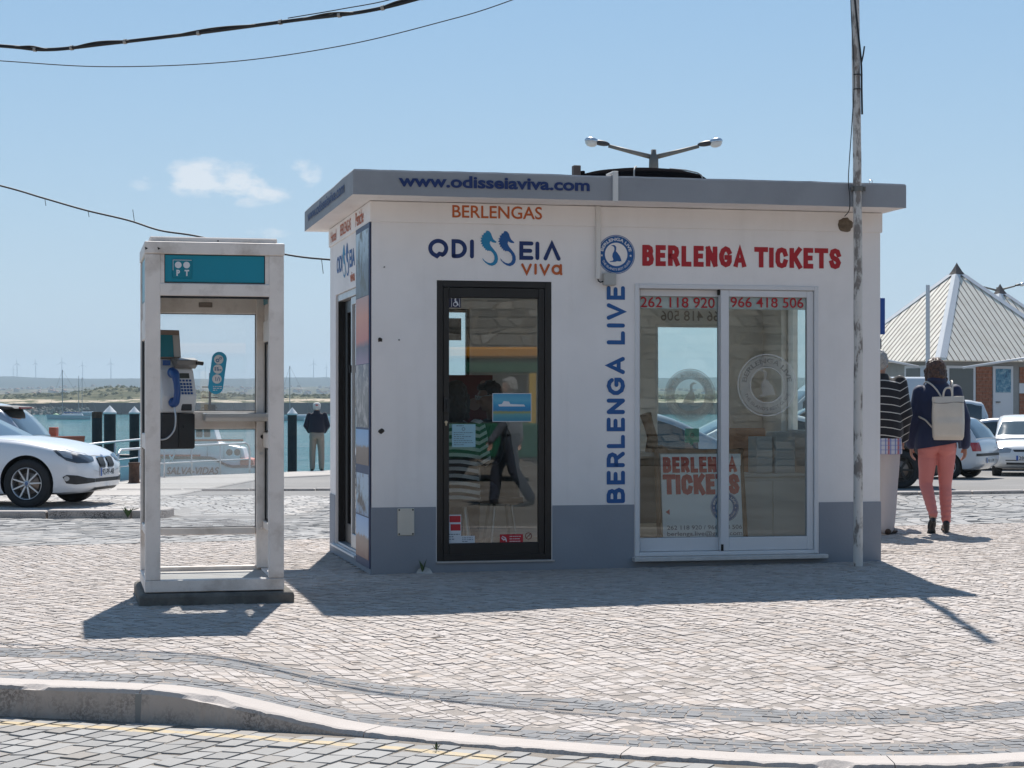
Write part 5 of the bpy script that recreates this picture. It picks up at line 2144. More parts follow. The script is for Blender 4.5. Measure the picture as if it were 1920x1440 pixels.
def make_car(name, label, loc, heading, P, group='parked cars'):
    """car with the front towards local +x; P holds its proportions"""
    root = thing(name, label, P.get('cat', 'car'), loc, heading, group)
    L = P['L']
    hw = P['W'] / 2
    xf, xr = P['xf'], P['xf'] - L               # front and rear bumper; x=0 is the middle of the wheelbase
    wb = P['wb']
    rw = P['rw']
    body_m, glass_m = P['paint'], CGLASS
    keys = sorted({xf, xr, *[q[0] for q in P['deck']], *[q[0] for q in P['roof']], *P['pillars']})
    xs = []
    for a, b in zip(keys[:-1], keys[1:]):
        nseg = max(1, int((b - a) / .10))
        xs += list(np.linspace(a, b, nseg + 1)[:-1])
    xs.append(keys[-1])
    ends = [(xf, .72), (xf - .05, .84), (xf - .16, .925), (xf - .42, .98), (xf - .95, 1.0), (xr + .9, 1.0), (xr + .35, .97), (xr + .12, .93), (xr + .03, .86), (xr, .78)]
    wd = [hw * v_ for v_ in interp_curve(P.get('plan', ends), xs)]
    dz = interp_curve(P['deck'], xs)
    bz = interp_curve(P.get('belly', [(xr, .36), (xr + .12, .26), (xr + .5, .20), (0, .19), (xf - .5, .19), (xf - .12, .22), (xf, .30)]), xs)
    shp = P.get('shoulder', .07)
    rows = []
    for x, w_, d_, b_ in zip(xs, wd, dz, bz):
        h = d_ - b_
        sec = [(0, b_), (w_ * .70, b_), (w_ * .93, b_ + .03), (w_ * .975, b_ + .10 * h + .03), (w_ * .995, b_ + .38 * h), (w_ * 1.0, b_ + .60 * h), (w_ * .985, b_ + .80 * h), (w_ * .955, d_ - shp * .55 - .015), (w_ * .90, d_ - shp * .18 - .012), (w_ * .78, d_ - .004), (w_ * .40, d_ + .012), (0, d_ + .016)]
        rows.append([(x, y, z) for y, z in sec] + [(x, -y, z) for y, z in sec[-2:0:-1]])
    mb = MB()
    mb.grid(rows, 0, True, True)
    n = len(rows[0])
    for r_, rev in ((rows[0], False), (rows[-1], True)):
        c = tuple(np.mean(np.array(r_), 0))
        mb.add(list(r_) + [c], [((i + 1) % n, i, n) if rev else (i, (i + 1) % n, n) for i in range(n)], 0, True)
    body = mb.build('body', [body_m, TRIM], root, fix='weld')
    # wheel arches
    for sx in (-1, 1):
        for sy in (-1, 1):
            cu = MB()
            cu.cyl((sx * wb / 2, sy * (hw - .27), rw + .015), (sx * wb / 2, sy * (hw + .1), rw + .015), rw * P.get('arch', 1.13), n=40, mi=1)
            co = cu.build('arch_cut', [body_m, TRIM])
            co.parent = root
            md = body.modifiers.new('arch', 'BOOLEAN')
            md.operation = 'DIFFERENCE'
            md.solver = 'EXACT'
            md.object = co
    bpy.context.view_layer.update()
    dg = bpy.context.evaluated_depsgraph_get()
    me = bpy.data.meshes.new_from_object(body.evaluated_get(dg))
    body.modifiers.clear()
    body.data = me
    for o_ in [c for c in root.children if c.name.startswith('arch_cut')]:
        bpy.data.objects.remove(o_)
    # smooth shading with sharp arch rims
    for p_ in me.polygons:
        p_.use_smooth = True
    bm = bmesh.new()
    bm.from_mesh(me)
    for e_ in bm.edges:
        if len(e_.link_faces) == 2 and e_.calc_face_angle(0) > .75:
            e_.smooth = False
    bm.to_mesh(me)
    bm.free()
    # greenhouse
    rx0, rx1 = min(q[0] for q in P['roof']), max(q[0] for q in P['roof'])
    gx = [x for x in xs if rx0 <= x <= rx1]
    rz_ = interp_curve(P['roof'], gx)
    gd = interp_curve(P['deck'], gx)
    gw = [hw * v_ for v_ in interp_curve(P.get('plan', ends), gx)]
    tum = P.get('tumble', .80)
    rows = []
    for x, rz1, d_, w_ in zip(gx, rz_, gd, gw):
        base = d_ - .045
        h = max(rz1 - base, .004)
        wb_ = w_ * .925
        kk = min(1.0, h / (P['H'] - .9))
        wt = wb_ + (w_ * tum - wb_) * kk
        e_ = min(.06, h * .22)
        sec = [(wb_, base), (wb_ - (wb_ - wt) * .10, base + h * .12), (wt + .012, base + h - e_ * 1.6), (wt - .03 * kk, base + h - e_ * .55), (wt - .12 * kk, base + h - e_ * .12), (wt * .45, base + h + .008), (0, base + h + .012)]
        rows.append([(x, y, z) for y, z in sec] + [(x, -y, z) for y, z in sec[-2::-1]])
    mb = MB()
    m_ = len(rows[0])
    vv = [p_ for r_ in rows for p_ in r_]
    ff, mi = [], []
    sl = np.gradient(rz_, gx)
    for i in range(len(rows) - 1):
        xm = (gx[i] + gx[i + 1]) / 2
        slope = (rz_[i + 1] - rz_[i]) / (gx[i + 1] - gx[i])
        side_ok = any(a < xm < b for a, b in P['side_glass'])
        ws = P['ws'][0] < xm < P['ws'][1]
        rs = P['rs'] and P['rs'][0] < xm < P['rs'][1]
        for j in range(m_ - 1):
            ff.append((i * m_ + j, i * m_ + j + 1, (i + 1) * m_ + j + 1, (i + 1) * m_ + j))
            jj = j if j < 6 else m_ - 2 - j
            g = (jj == 1 and side_ok) or (jj >= 4 and (ws or rs))
            mi.append(1 if g else (2 if jj == 0 and side_ok else 0))
    mb.v, mb.f, mb.m, mb.sm = vv, ff, mi, [True] * len(ff)
    for r_ in (rows[0], rows[-1]):
        mb.add(r_, [tuple(range(m_))], 1 if P.get('flat_rear') and r_ is rows[0] and not P.get('panel') else 0)
    gh = mb.build('cabin', [body_m, glass_m, TRIM], root)
    # wheels
    for sx in (1, -1):
        for sy in (1, -1):
            wheel(root, sx * wb / 2, sy * (hw - .115), rw, .21, P.get('spokes', 5), sy, P.get('rim'), P.get('hub', False))
    # decals are projected on the two shells
    bvs = []
    for o_ in (body, gh):
        bm = bmesh.new()
        bm.from_mesh(o_.data)
        bvs.append(BVHTree.FromBMesh(bm))
        bm.free()
    return root, body, gh, bvs


def cast(bvs, o, d):
    best = None
    for b in bvs:
        h = b.ray_cast(Vector(o), Vector(d), 8.0)
        if h[0] is not None and (best is None or h[3] < best[2]):
            best = (h[0], h[1], h[3])
    return best


def decal(bvs, name, m, parent, poly, view, off=.004, thick=0.0, sub=2, origin=3.5):
    """polygon in a projection plane laid on the shell. view: 'f' front (y,z), 'r' rear, 's+'/'s-' sides (x,z), 't' top (x,y), or a yaw angle in degrees (u along the turned plane)"""
    if isinstance(view, str):
        yaw = {'f': 0.0, 'r': 180.0, 's+': 90.0, 's-': -90.0}.get(view)
    else:
        yaw = view
    bm = bmesh.new()
    vs = [bm.verts.new((u, v_, 0)) for u, v_ in poly]
    bm.faces.new(vs)
    bmesh.ops.triangulate(bm, faces=bm.faces[:])
    for _ in range(sub):
        bmesh.ops.subdivide_edges(bm, edges=bm.edges[:], cuts=1, use_grid_fill=True)
    if view == 't':
        d = Vector((0, 0, -1))

        def start(u, v_):
            return Vector((u, v_, 3))
    else:
        a = R(yaw)
        ax = Vector((math.cos(a), math.sin(a), 0))
        sd_ = Vector((-math.sin(a), math.cos(a), 0))
        d = -ax

        def start(u, v_):
            return ax * origin + sd_ * u + Vector((0, 0, v_))
    dead = []
    for v_ in bm.verts:
        h = cast(bvs, start(v_.co.x, v_.co.y), d)
        if h is None:
            dead.append(v_)
            continue
        nn = h[1] if h[1].dot(d) < 0 else -h[1]
        v_.co = h[0] + nn * off - d * thick
    if dead:
        bmesh.ops.delete(bm, geom=dead, context='VERTS')
    if not bm.faces:
        bm.free()
        return None
    me = bpy.data.meshes.new(name)
    bm.normal_update()
    bm.to_mesh(me)
    bm.free()
    me.materials.append(m)
    for p_ in me.polygons:
        p_.use_smooth = True
    return link(name, me, parent)


def plate(root, bvs, y0, z0, x_from, text, w=.52, h=.11, rear=False):
    """number plate set in front of the bumper at lateral y0"""
    d = -1 if rear else 1
    hts = [cast(bvs, (d * 4, y0 + dy, z0), (-d, 0, 0)) for dy in (-.2, 0, .2)]
    x = max((h[0].x * d for h in hts if h), default=x_from * d) * d + .012 * d
    mb = MB()
    mb.box(x - .006, x + .006, y0 - w / 2, y0 + w / 2, z0 - h / 2, z0 + h / 2)
    p_ = mb.build('number_plate', PLATEW, root, bevel=.003)
    s_ = -d
    # seen from outside, the plate's left edge is at -y on the front and at +y on the rear
    mb = MB()
    xo = x + d * .0075
    a, b = (y0 + s_ * w / 2, y0 + s_ * (w / 2 - .045))
    mb.add([(xo, a, z0 - h / 2), (xo, b, z0 - h / 2), (xo, b, z0 + h / 2), (xo, a, z0 + h / 2)], [(0, 1, 2, 3)])
    mb.build('blue_band', PLATEB, p_)
    v, f = text_geo(text, 0, 1, 0, 1, 0, .02)
    y_l, y_r = y0 + s_ * (w / 2 - .06), y0 - s_ * (w / 2 - .03)
    MB().add([(xo, y_l + (y_r - y_l) * q[0], z0 - h * .36 + h * .72 * q[2]) for q in v], f).build('plate_number', TRIM, p_, fix=False)
    return p_


# ---- white saloon, front part in the picture at the left
WHITE_P = paint('white_car_paint', (.70, .71, .73))
SAL = dict(L=4.62, W=1.81, H=1.43, xf=2.19, wb=2.81, rw=.327, paint=WHITE_P, spokes=9, hub=True, arch=1.12,
           deck=[(-2.43, .98), (-2.2, 1.04), (-1.7, 1.05), (-.9, .985), (.2, .955), (.78, .945), (1.15, .925), (1.55, .865), (1.85, .795), (2.05, .72), (2.15, .64), (2.19, .56)],
           roof=[(-1.95, 1.04), (-1.55, 1.20), (-1.05, 1.36), (-.7, 1.425), (-.35, 1.42), (.0, 1.33), (.40, 1.14), (.78, .945)],
           pillars=[-1.45, -.65, -.55, .12, .32], side_glass=[(-1.40, -.65), (-.55, .30)], ws=(.03, .72), rs=(-1.9, -1.1),
           plan=[(2.19, .50), (2.16, .66), (2.08, .80), (1.94, .90), (1.7, .965), (1.3, .995), (.7, 1.0), (-1.5, 1.0), (-2.05, .96), (-2.3, .90), (-2.43, .76)],
           belly=[(-2.43, .40), (-2.3, .28), (-1.9, .22), (0, .17), (1.6, .17), (1.95, .185), (2.10, .21), (2.19, .27)], shoulder=.10)
CARX, CARY = -6.52, 25.62
# heading: towards +x, nose turned a little to the camera
car1, b1, g1, bv1 = make_car('white_car', 'white saloon car with ten-spoke wheels parked behind the low kerb', (0, 0, 0), R(-9), SAL)
fwx, fwy = rotz((1.405, -.79), R(-9))
car1.location = (-6.48 - fwx, 25.55 - fwy, -.135)
cm = car1
for sy in (-1, 1):
    V_ = 's+' if sy > 0 else 's-'
    yaw = 45 * sy
    # headlight: pointed eye wrapping the corner, projected from the front quarter
    pl_ = [(sy * u, z) for u, z in ((1.02, .80), (.92, .795), (.80, .765), (.70, .70), (.58, .645), (.505, .625), (.50, .655), (.56, .70), (.66, .745), (.80, .795), (.93, .82))]
sy = -1
# headlight (side nearest the camera); u for yaw -30: lateral axis
def uvs(yaw, pts):
    a = R(yaw)
    return [(-math.sin(a) * x + math.cos(a) * y, z) for x, y, z in pts]


for sy in (-1, 1):
    yaw = 40 * sy
    hl = [(1.78, .835 * sy, .765), (1.83, .82 * sy, .775), (1.89, .78 * sy, .77), (1.98, .70 * sy, .745), (2.08, .56 * sy, .705), (2.14, .42 * sy, .69), (2.155, .37 * sy, .67), (2.15, .40 * sy, .615), (2.09, .55 * sy, .595), (1.99, .69 * sy, .60), (1.90, .77 * sy, .635), (1.83, .82 * sy, .70)]
    decal(bv1, 'headlight', LAMPI, cm, uvs(yaw, hl), yaw, .006, sub=3)
    hl2 = [(1.83, .82 * sy, .755), (1.87, .795 * sy, .765), (1.92, .755 * sy, .76), (1.97, .71 * sy, .735), (1.96, .72 * sy, .65), (1.88, .785 * sy, .68)]
    decal(bv1, 'headlight_lens', LAMPC, cm, uvs(yaw, hl2), yaw, .010, sub=3)
    # fog intake
    fi = [(1.86, .80 * sy, .415), (1.90, .77 * sy, .445), (2.00, .68 * sy, .435), (2.08, .56 * sy, .40), (2.15, .40 * sy, .385), (2.15, .40 * sy, .335), (2.08, .56 * sy, .325), (1.99, .69 * sy, .315), (1.90, .77 * sy, .33)]
    decal(bv1, 'fog_lamp_recess', TRIM, cm, uvs(yaw, fi), yaw, .005, sub=3)
    ft = [(1.90 + .03 * math.cos(R(a)), .77 * sy - sy * .02 * math.cos(R(a)), .395 + .034 * math.sin(R(a))) for a in range(0, 360, 30)]
    decal(bv1, 'fog_lamp', LAMPC, cm, uvs(yaw, ft), yaw, .012, sub=1)
    # kidney grille
    kd = [(sy * u, z) for u, z in ((.035, .66), (.05, .675), (.24, .675), (.285, .655), (.275, .56), (.245, .525), (.08, .515), (.045, .535))]
    decal(bv1, 'grille_surround', CHROME, cm, kd, 'f', .006, sub=2)
    kd2 = [(sy * (.16 + (u / sy - .16) * .84 if False else .16 + (abs(u) - .16) * .84), .597 + (z - .597) * .84) for u, z in kd]
    decal(bv1, 'grille', TRIM, cm, kd2, 'f', .012, sub=2)
decal(bv1, 'lower_grille', TRIM, cm, [(-.42, .335), (.42, .335), (.42, .385), (-.42, .385)], 'f', .005, sub=3)
decal(bv1, 'front_lip', TRIM, cm, [(-.45, .225), (.45, .225), (.40, .265), (-.40, .265)], 'f', .006, sub=3)
# bonnet shut line and fender crease
decal(bv1, 'bonnet_line', mat('shut_line', (.10, .10, .105), .7), cm, [(1.62, -.745), (1.95, -.63), (2.10, -.40), (2.13, 0), (2.122, 0), (2.092, -.40), (1.942, -.62), (1.62, -.735)], 't', .003, sub=3)
decal(bv1, 'bonnet_line', mat('shut_line'), cm, [(1.62, -.745), (1.0, -.80), (.9, -.80), (.9, -.792), (1.0, -.792), (1.62, -.735)], 't', .003, sub=3)
decal(bv1, 'emblem', mat('hub_blue'), cm, [(2.125 + .028 * math.cos(R(a)), .036 * math.sin(R(a))) for a in range(0, 360, 30)], 't', .006, sub=1)
plate(car1, bv1, 0, .465, 2.2, '92-PF-48')
for x_ in (.62, -.42, -1.2):
    decal(bv1, 'door_line', mat('shut_line'), cm, [(x_ if False else -x_ * -1, .30), (x_ + .008, .30), (x_ + .008, .93), (x_, .93)], 's-', .003, sub=3)

# ---- silver hatchback behind it, only roof end, spoiler and rear window seen
SILV = paint('silver_car_paint', (.40, .43, .47), .55)
HAT = dict(L=4.1, W=1.75, H=1.48, xf=2.0, wb=2.55, rw=.31, paint=SILV, spokes=5,
           deck=[(-2.1, .80), (-2.04, .90), (-1.9, .96), (-.9, .965), (.3, .93), (.95, .915), (1.35, .86), (1.7, .77), (1.9, .68), (2.0, .55)],
           roof=[(-2.0, .95), (-1.86, 1.13), (-1.62, 1.36), (-1.45, 1.43), (-.8, 1.48), (-.1, 1.465), (.35, 1.36), (.8, 1.15), (1.25, .92)],
           pillars=[-1.55, -.5, -.4, .5], side_glass=[(-1.45, -.5), (-.4, .75)], ws=(.40, 1.15), rs=(-1.96, -1.62))


def hatch_details(root, bvs, P, text, front=True, rear=True, lamp=None):
    hw_ = P['W'] / 2
    xf_ = P['xf']
    for sy in (-1, 1):
        yaw = 40 * sy
        if front:
            h0 = P.get('hl', .66)
            hl = [(xf_ - .46, hw_ * .90 * sy, h0 + .06), (xf_ - .30, hw_ * .84 * sy, h0 + .085), (xf_ - .12, hw_ * .70 * sy, h0 + .06), (xf_ - .03, hw_ * .48 * sy, h0 + .02), (xf_ - .03, hw_ * .48 * sy, h0 - .07), (xf_ - .12, hw_ * .70 * sy, h0 - .08), (xf_ - .36, hw_ * .88 * sy, h0 - .05)]
            decal(bvs, 'headlight', LAMPC, root, uvs(yaw, hl), yaw, .006, sub=3)
            ind = [(xf_ - .44, hw_ * .90 * sy, h0 + .03), (xf_ - .36, hw_ * .87 * sy, h0 + .05), (xf_ - .33, hw_ * .86 * sy, h0 - .05), (xf_ - .38, hw_ * .88 * sy, h0 - .04)]
            decal(bvs, 'indicator', LAMPI, root, uvs(yaw, ind), yaw, .010, sub=2)
        if rear:
            xr_ = xf_ - P['L']
            z_ = P.get('tl', .74)
            decal(bvs, 'tail_lamp', LAMPR, root, uvs(180 - 40 * sy, [(xr_ + .22, hw_ * .93 * sy, z_ + .10), (xr_ + .05, hw_ * .72 * sy, z_ + .10), (xr_ + .03, hw_ * .70 * sy, z_ - .09), (xr_ + .16, hw_ * .92 * sy, z_ - .09)]), 180 - 40 * sy, .006, sub=3)
        mb = MB()
        mx = P.get('mirror', .72)
        mb.ell((mx, sy * (hw_ + .085), .99), (.055, .095, .068), 12, 8)
        mb.build('wing_mirror', P.get('mirror_m', P['paint']), root)
        V_ = 's+' if sy > 0 else 's-'
        s2 = 1 if sy < 0 else -1
        for x_ in P.get('doors', (.85, -.45)):
            decal(bvs, 'door_line', mat('shut_line'), root, [(s2 * x_, .28), (s2 * (x_ + .008), .28), (s2 * (x_ + .008), .90), (s2 * x_, .90)], V_, .003, sub=3)
        decal(bvs, 'door_handle', TRIM, root, [(s2 * -.22, .80), (s2 * -.36, .80), (s2 * -.36, .825), (s2 * -.22, .825)], V_, .012, sub=1)
        if P.get('rub'):
            a, b = P['rub']
            decal(bvs, 'rubbing_strip', TRIM, root, [(s2 * a, .50), (s2 * b, .50), (s2 * b, .56), (s2 * a, .56)], V_, .008, sub=4)
    if front:
        z_ = P.get('gz', .62)
        decal(bvs, 'grille', TRIM, root, [(-.30, z_ - .02), (.30, z_ - .02), (.34, z_ + .03), (-.34, z_ + .03)], 'f', .006, sub=3)
        decal(bvs, 'lower_intake', TRIM, root, [(-.48, .29), (.48, .29), (.48, .335), (-.48, .335)], 'f', .006, sub=3)
        decal(bvs, 'bumper_strip', TRIM, root, [(-.5, .375), (.5, .375), (.5, .395), (-.5, .395)], 'f', .006, sub=3)
        plate(root, bvs, 0, .44, xf_, text)
    if rear:
        decal(bvs, 'bumper_strip', TRIM, root, [(-hw_ * .9, .52), (hw_ * .9, .52), (hw_ * .9, .58), (-hw_ * .9, .58)], 'r', .008, sub=4)
        plate(root, bvs, 0, .42, xf_ - P['L'], text, rear=True)


car2, b2, g2, bv2 = make_car('silver_hatchback', 'silver hatchback with a dark rear spoiler and red brake light behind the white saloon', (-9.70, 31.0, -.20), R(178), HAT)
hatch_details(car2, bv2, HAT, '45-GH-12')
mb = MB()
mb.prism([(-1.45, 1.44), (-1.75, 1.415), (-1.80, 1.385), (-1.60, 1.37), (-1.45, 1.40)], -.60, .60, 'y')
sp_ = mb.build('rear_spoiler', TRIM, car2, bevel=.01)
mb = MB()
mb.box(-1.812, -1.78, -.32, .32, 1.385, 1.412)
mb.build('brake_light', LAMPR, sp_)

# ---- cars on the right
WHITE_P2 = paint('white_car_paint_plain', (.66, .68, .69))
CLIO = dict(HAT, L=3.75, W=1.64, H=1.42, xf=1.82, wb=2.47, rw=.285, paint=WHITE_P2, spokes=7, mirror_m=TRIM, hl=.63, gz=.60,
            deck=[(-1.93, .72), (-1.86, .86), (-1.75, .92), (-.8, .93), (.3, .90), (.9, .885), (1.25, .83), (1.55, .745), (1.74, .66), (1.82, .50)],
            roof=[(-1.84, .91), (-1.70, 1.12), (-1.50, 1.32), (-1.3, 1.38), (-.7, 1.42), (-.1, 1.405), (.3, 1.31), (.72, 1.11), (1.15, .89)], rs=(-1.82, -1.5),
            ws=(.35, 1.08), side_glass=[(-1.35, -.5), (-.4, .70)], pillars=[-1.35, -.5, -.4, .5])
c3, b3, g3, bv3 = make_car('white_hatchback', 'small white hatchback facing the viewer at the right edge of the car park', (12.35, 45.6, -.415), R(-105), CLIO)
hatch_details(c3, bv3, CLIO, '28-41-VB')
FIES = dict(CLIO, paint=paint('pale_white_car_paint', (.60, .63, .66)), rub=(-1.25, 1.0), tl=.72)
c4, b4, g4, bv4 = make_car('white_rear_hatchback', 'white hatchback seen from behind with a black bumper strip beside the backpack', (8.95, 43.2, -.395), R(148), FIES)
hatch_details(c4, bv4, FIES, 'A8-12-KM')
COUPE = dict(SAL, paint=paint('grey_blue_car_paint', (.36, .39, .44), .4), spokes=12, hub=False, H=1.36, L=4.3, xf=2.1,
             roof=[(-2.0, 1.02), (-1.6, 1.12), (-1.1, 1.28), (-.5, 1.36), (-.05, 1.35), (.35, 1.27), (.75, 1.10), (1.12, .93)], deck=[(-2.2, .90), (-2.1, 1.0), (-1.7, 1.02), (-.9, .97), (.2, .94), (.78, .93), (1.15, .90), (1.55, .83), (1.85, .75), (2.0, .66), (2.1, .52)],
             plan=[(2.1, .62), (2.0, .80), (1.8, .92), (1.3, .99), (.7, 1.0), (-1.5, 1.0), (-2.0, .93), (-2.2, .72)], belly=[(-2.2, .38), (-2.0, .24), (0, .17), (1.8, .18), (2.1, .28)])
c5, b5, g5, bv5 = make_car('grey_coupe', 'grey-blue coupe parked between the two white hatchbacks', (12.6, 50.2, -.45), R(160), COUPE)
hatch_details(c5, bv5, COUPE, '17-DE-60')
MPV = dict(L=4.1, W=1.75, H=1.82, xf=1.95, wb=2.65, rw=.31, paint=paint('white_van_paint', (.62, .65, .68)), spokes=5, flat_rear=False, tumble=.88, tl=.95,
           deck=[(-2.15, .95), (-2.1, 1.06), (-.9, 1.06), (.4, 1.03), (1.0, 1.0), (1.4, .93), (1.75, .82), (1.95, .6)],
           roof=[(-2.13, 1.05), (-2.06, 1.45), (-1.95, 1.72), (-1.75, 1.80), (-.9, 1.82), (.1, 1.80), (.5, 1.68), (.95, 1.32), (1.3, 1.0)],
           pillars=[-1.9, -1.2, -.3, .6], side_glass=[(-1.85, -1.25), (-1.1, -.35), (-.25, .85)], ws=(.55, 1.22), rs=(-2.12, -1.98))
c6, b6, g6, bv6 = make_car('white_people_carrier', 'tall white people carrier showing only its tail beyond the woman', (10.85, 52.0, -.46), R(168), MPV)
hatch_details(c6, bv6, MPV, '63-RS-09')
VAN = dict(L=5.2, W=1.95, H=2.2, xf=2.5, wb=3.2, rw=.34, paint=paint('grey_white_van_paint', (.50, .54, .58)), spokes=6, tumble=.90, tl=1.0, cat='van', panel=True,
           deck=[(-2.7, 1.0), (-2.66, 1.15), (-.9, 1.15), (1.0, 1.13), (1.6, 1.08), (2.0, .98), (2.35, .84), (2.5, .6)],
           roof=[(-2.68, 1.14), (-2.64, 2.0), (-2.5, 2.29), (-.9, 2.34), (.6, 2.31), (1.0, 2.02), (1.5, 1.55), (1.95, 1.05)],
           pillars=[.2, 1.3], side_glass=[(.25, 1.25)], ws=(1.02, 1.85), rs=None)
c7, b7, g7, bv7 = make_car('white_van', 'large pale van parked broadside behind the two walking people', (8.25, 47.6, -.43), R(184), VAN, 'parked vans')
hatch_details(c7, bv7, VAN, '80-JL-33', rear=False)
BLK_P = paint('black_car_paint', (.012, .013, .015))
JEEP = dict(L=4.2, W=1.8, H=1.62, xf=2.0, wb=2.6, rw=.36, paint=BLK_P, spokes=6, tumble=.88, tl=.88, rim=RIMD,
            deck=[(-2.2, .95), (-2.14, 1.06), (-.9, 1.05), (.5, 1.03), (1.1, 1.02), (1.6, .98), (1.9, .88), (2.0, .62)],
            roof=[(-2.17, 1.05), (-2.10, 1.35), (-1.98, 1.55), (-1.6, 1.61), (-.5, 1.62), (.2, 1.58), (.6, 1.40), (.95, 1.04)],
            pillars=[-1.9, -.6, -.5, .4], side_glass=[(-1.85, -.65), (-.5, .5)], ws=(.25, .9), rs=(-2.16, -2.0))
c8, b8, g8, bv8 = make_car('black_car', 'black off-road car in shade between the man and the woman', (6.1, 36.9, -.335), R(176), JEEP)
hatch_details(c8, bv8, JEEP, '11-BC-70')
# cars seen only through the kiosk windows
c9, b9, g9, bv9 = make_car('silver_saloon', 'silver saloon seen through the back window of the kiosk', (1.9, 24.6, -.24), R(8), dict(SAL, paint=SILV, hub=False, spokes=7))
c10, b10, g10, bv10 = make_car('white_saloon', 'white saloon farther off seen through the back window of the kiosk', (3.6, 31.5, -.29), R(186), dict(SAL, hub=False, spokes=6))
# ================================================================== PEOPLE
SKIN = mat('skin', (.42, .24, .17), .55, var=.06, vscale=18)
SKIN2 = mat('weathered_skin', (.36, .19, .13), .6, var=.08, vscale=18)


def blob(name, parts, mats_, parent, voxel=.010, smooth_it=4, extra=None, mat_fn=None):
    """one continuous surface grown from tapered limbs. parts: ('c',p0,p1,r0,r1[,flat]) capsules, ('e',centre,radii[,Matrix]) ellipsoids"""
    mb = MB()
    for q in parts:
        if q[0] == 'c':
            p0, p1, r0, r1 = Vector(q[1]), Vector(q[2]), q[3], q[4]
            d = p1 - p0
            nseg = max(2, int(d.length / .05))
            pts = [p0 + d * (i / nseg) for i in range(nseg + 1)]
            mb.tube(pts, [r0 + (r1 - r0) * i / nseg for i in range(nseg + 1)], 14)
            mb.ell(p0, (r0, r0, r0), 14, 8)
            mb.ell(p1, (r1, r1, r1), 14, 8)
        elif q[0] == 'e':
            old = mb.M
            mb.M = Matrix.Translation(q[1]) @ (q[3] if len(q) > 3 else Matrix.Identity(4))
            mb.ell((0, 0, 0), q[2], 20, 14)
            mb.M = old
        elif q[0] == 'l':                     # loft of elliptical rings: (z, cx, cy, rx, ry)
            P = []
            for z, cx, cy, rx, ry in q[1]:
                P.append([(cx + rx * math.copysign(abs(math.cos(a)) ** .85, math.cos(a)), cy + ry * math.copysign(abs(math.sin(a)) ** .85, math.sin(a)), z) for a in [2 * math.pi * k / 24 for k in range(24)]])
            mb.grid(P, None, True, True)
            mb.add(P[0], [tuple(range(24))])
            mb.add(P[-1], [tuple(range(23, -1, -1))])
        elif q[0] == 'b':
            mb.box(*q[1])
    o = mb.build(name, mats_, parent)
    md = o.modifiers.new('r', 'REMESH')
    md.mode = 'VOXEL'
    md.voxel_size = voxel
    md.use_smooth_shade = True
    if smooth_it:
        sm = o.modifiers.new('s', 'SMOOTH')
        sm.factor = .5
        sm.iterations = smooth_it
    dg = bpy.context.evaluated_depsgraph_get()
    me = bpy.data.meshes.new_from_object(o.evaluated_get(dg))
    o.modifiers.clear()
    o.data = me
    me.name = name
    if extra:
        co = np.empty(len(me.vertices) * 3, np.float32)
        me.vertices.foreach_get('co', co)
        co = extra(co.reshape(-1, 3))
        me.vertices.foreach_set('co', co.reshape(-1).astype(np.float32))
    me.polygons.foreach_set('use_smooth', [True] * len(me.polygons))
    if mat_fn:
        c = np.empty(len(me.polygons) * 3, np.float32)
        me.polygons.foreach_get('center', c)
        me.polygons.foreach_set('material_index', mat_fn(c.reshape(-1, 3)).astype(np.int32))
    me.update()
    return o


def hand(wrist, d, thumb, s=1.0, curl=.5, palm_n=None):
    """relaxed hand parts: palm, four fingers of different length, thumb. d: direction of the fingers, thumb: side of the thumb"""
    d = Vector(d).normalized()
    th = (Vector(thumb) - d * Vector(thumb).dot(d)).normalized()
    nrm = d.cross(th)
    if palm_n is not None and nrm.dot(Vector(palm_n)) < 0:
        nrm = -nrm
    w = Vector(wrist)
    out = []
    pc = w + d * .045 * s
    for k in (-1.2, -.4, .4, 1.2):
        out.append(('c', w + th * (k * .010 * s), w + d * .085 * s + th * (k * .020 * s), .013 * s, .0115 * s))
    for k, ln in zip((1.25, .42, -.42, -1.25), (.070, .080, .074, .058)):
        b = w + d * .085 * s + th * (k * .0205 * s)
        m = b + (d * (1 - curl * .25) + nrm * curl * .5).normalized() * ln * .5 * s
        e = m + (d * (1 - curl * .8) + nrm * curl).normalized() * ln * .5 * s
        out += [('c', b, m, .0095 * s, .0085 * s), ('c', m, e, .0085 * s, .0072 * s)]
    b = w + d * .022 * s + th * .022 * s
    m = b + (d * .75 + th * .65 + nrm * .25).normalized() * .042 * s
    e = m + (d * .95 + th * .15 + nrm * .35).normalized() * .032 * s
    out += [('c', b, m, .0125 * s, .0105 * s), ('c', m, e, .0105 * s, .0085 * s)]
    return out


def head_parts(c, s=1.0, yaw=0.0, pitch=0.0):
    """head facing local +y turned by yaw; returns parts"""
    M = Matrix.Rotation(yaw, 4, 'Z') @ Matrix.Rotation(pitch, 4, 'X')
    c = Vector(c)

    def P(x, y, z):
        return c + M @ Vector((x * s, y * s, z * s))
    parts = [('e', P(0, -.012, .02), (.076 * s, .096 * s, .100 * s), M), ('e', P(0, .018, -.045), (.060 * s, .072 * s, .070 * s), M), ('e', P(0, .055, -.090), (.028 * s, .026 * s, .022 * s), M),
             ('c', P(0, .085, .012), P(0, .108, -.028), .009 * s, .014 * s), ('e', P(0, .082, -.062), (.026 * s, .014 * s, .010 * s), M),
             ('c', P(-.04, .078, .035), P(.04, .078, .035), .012 * s, .012 * s)]
    for sx in (-1, 1):
        parts += [('e', P(sx * .080, -.008, -.01), (.010 * s, .021 * s, .033 * s), M), ('e', P(sx * .036, .075, -.015), (.022 * s, .018 * s, .02 * s), M)]
    return parts, P


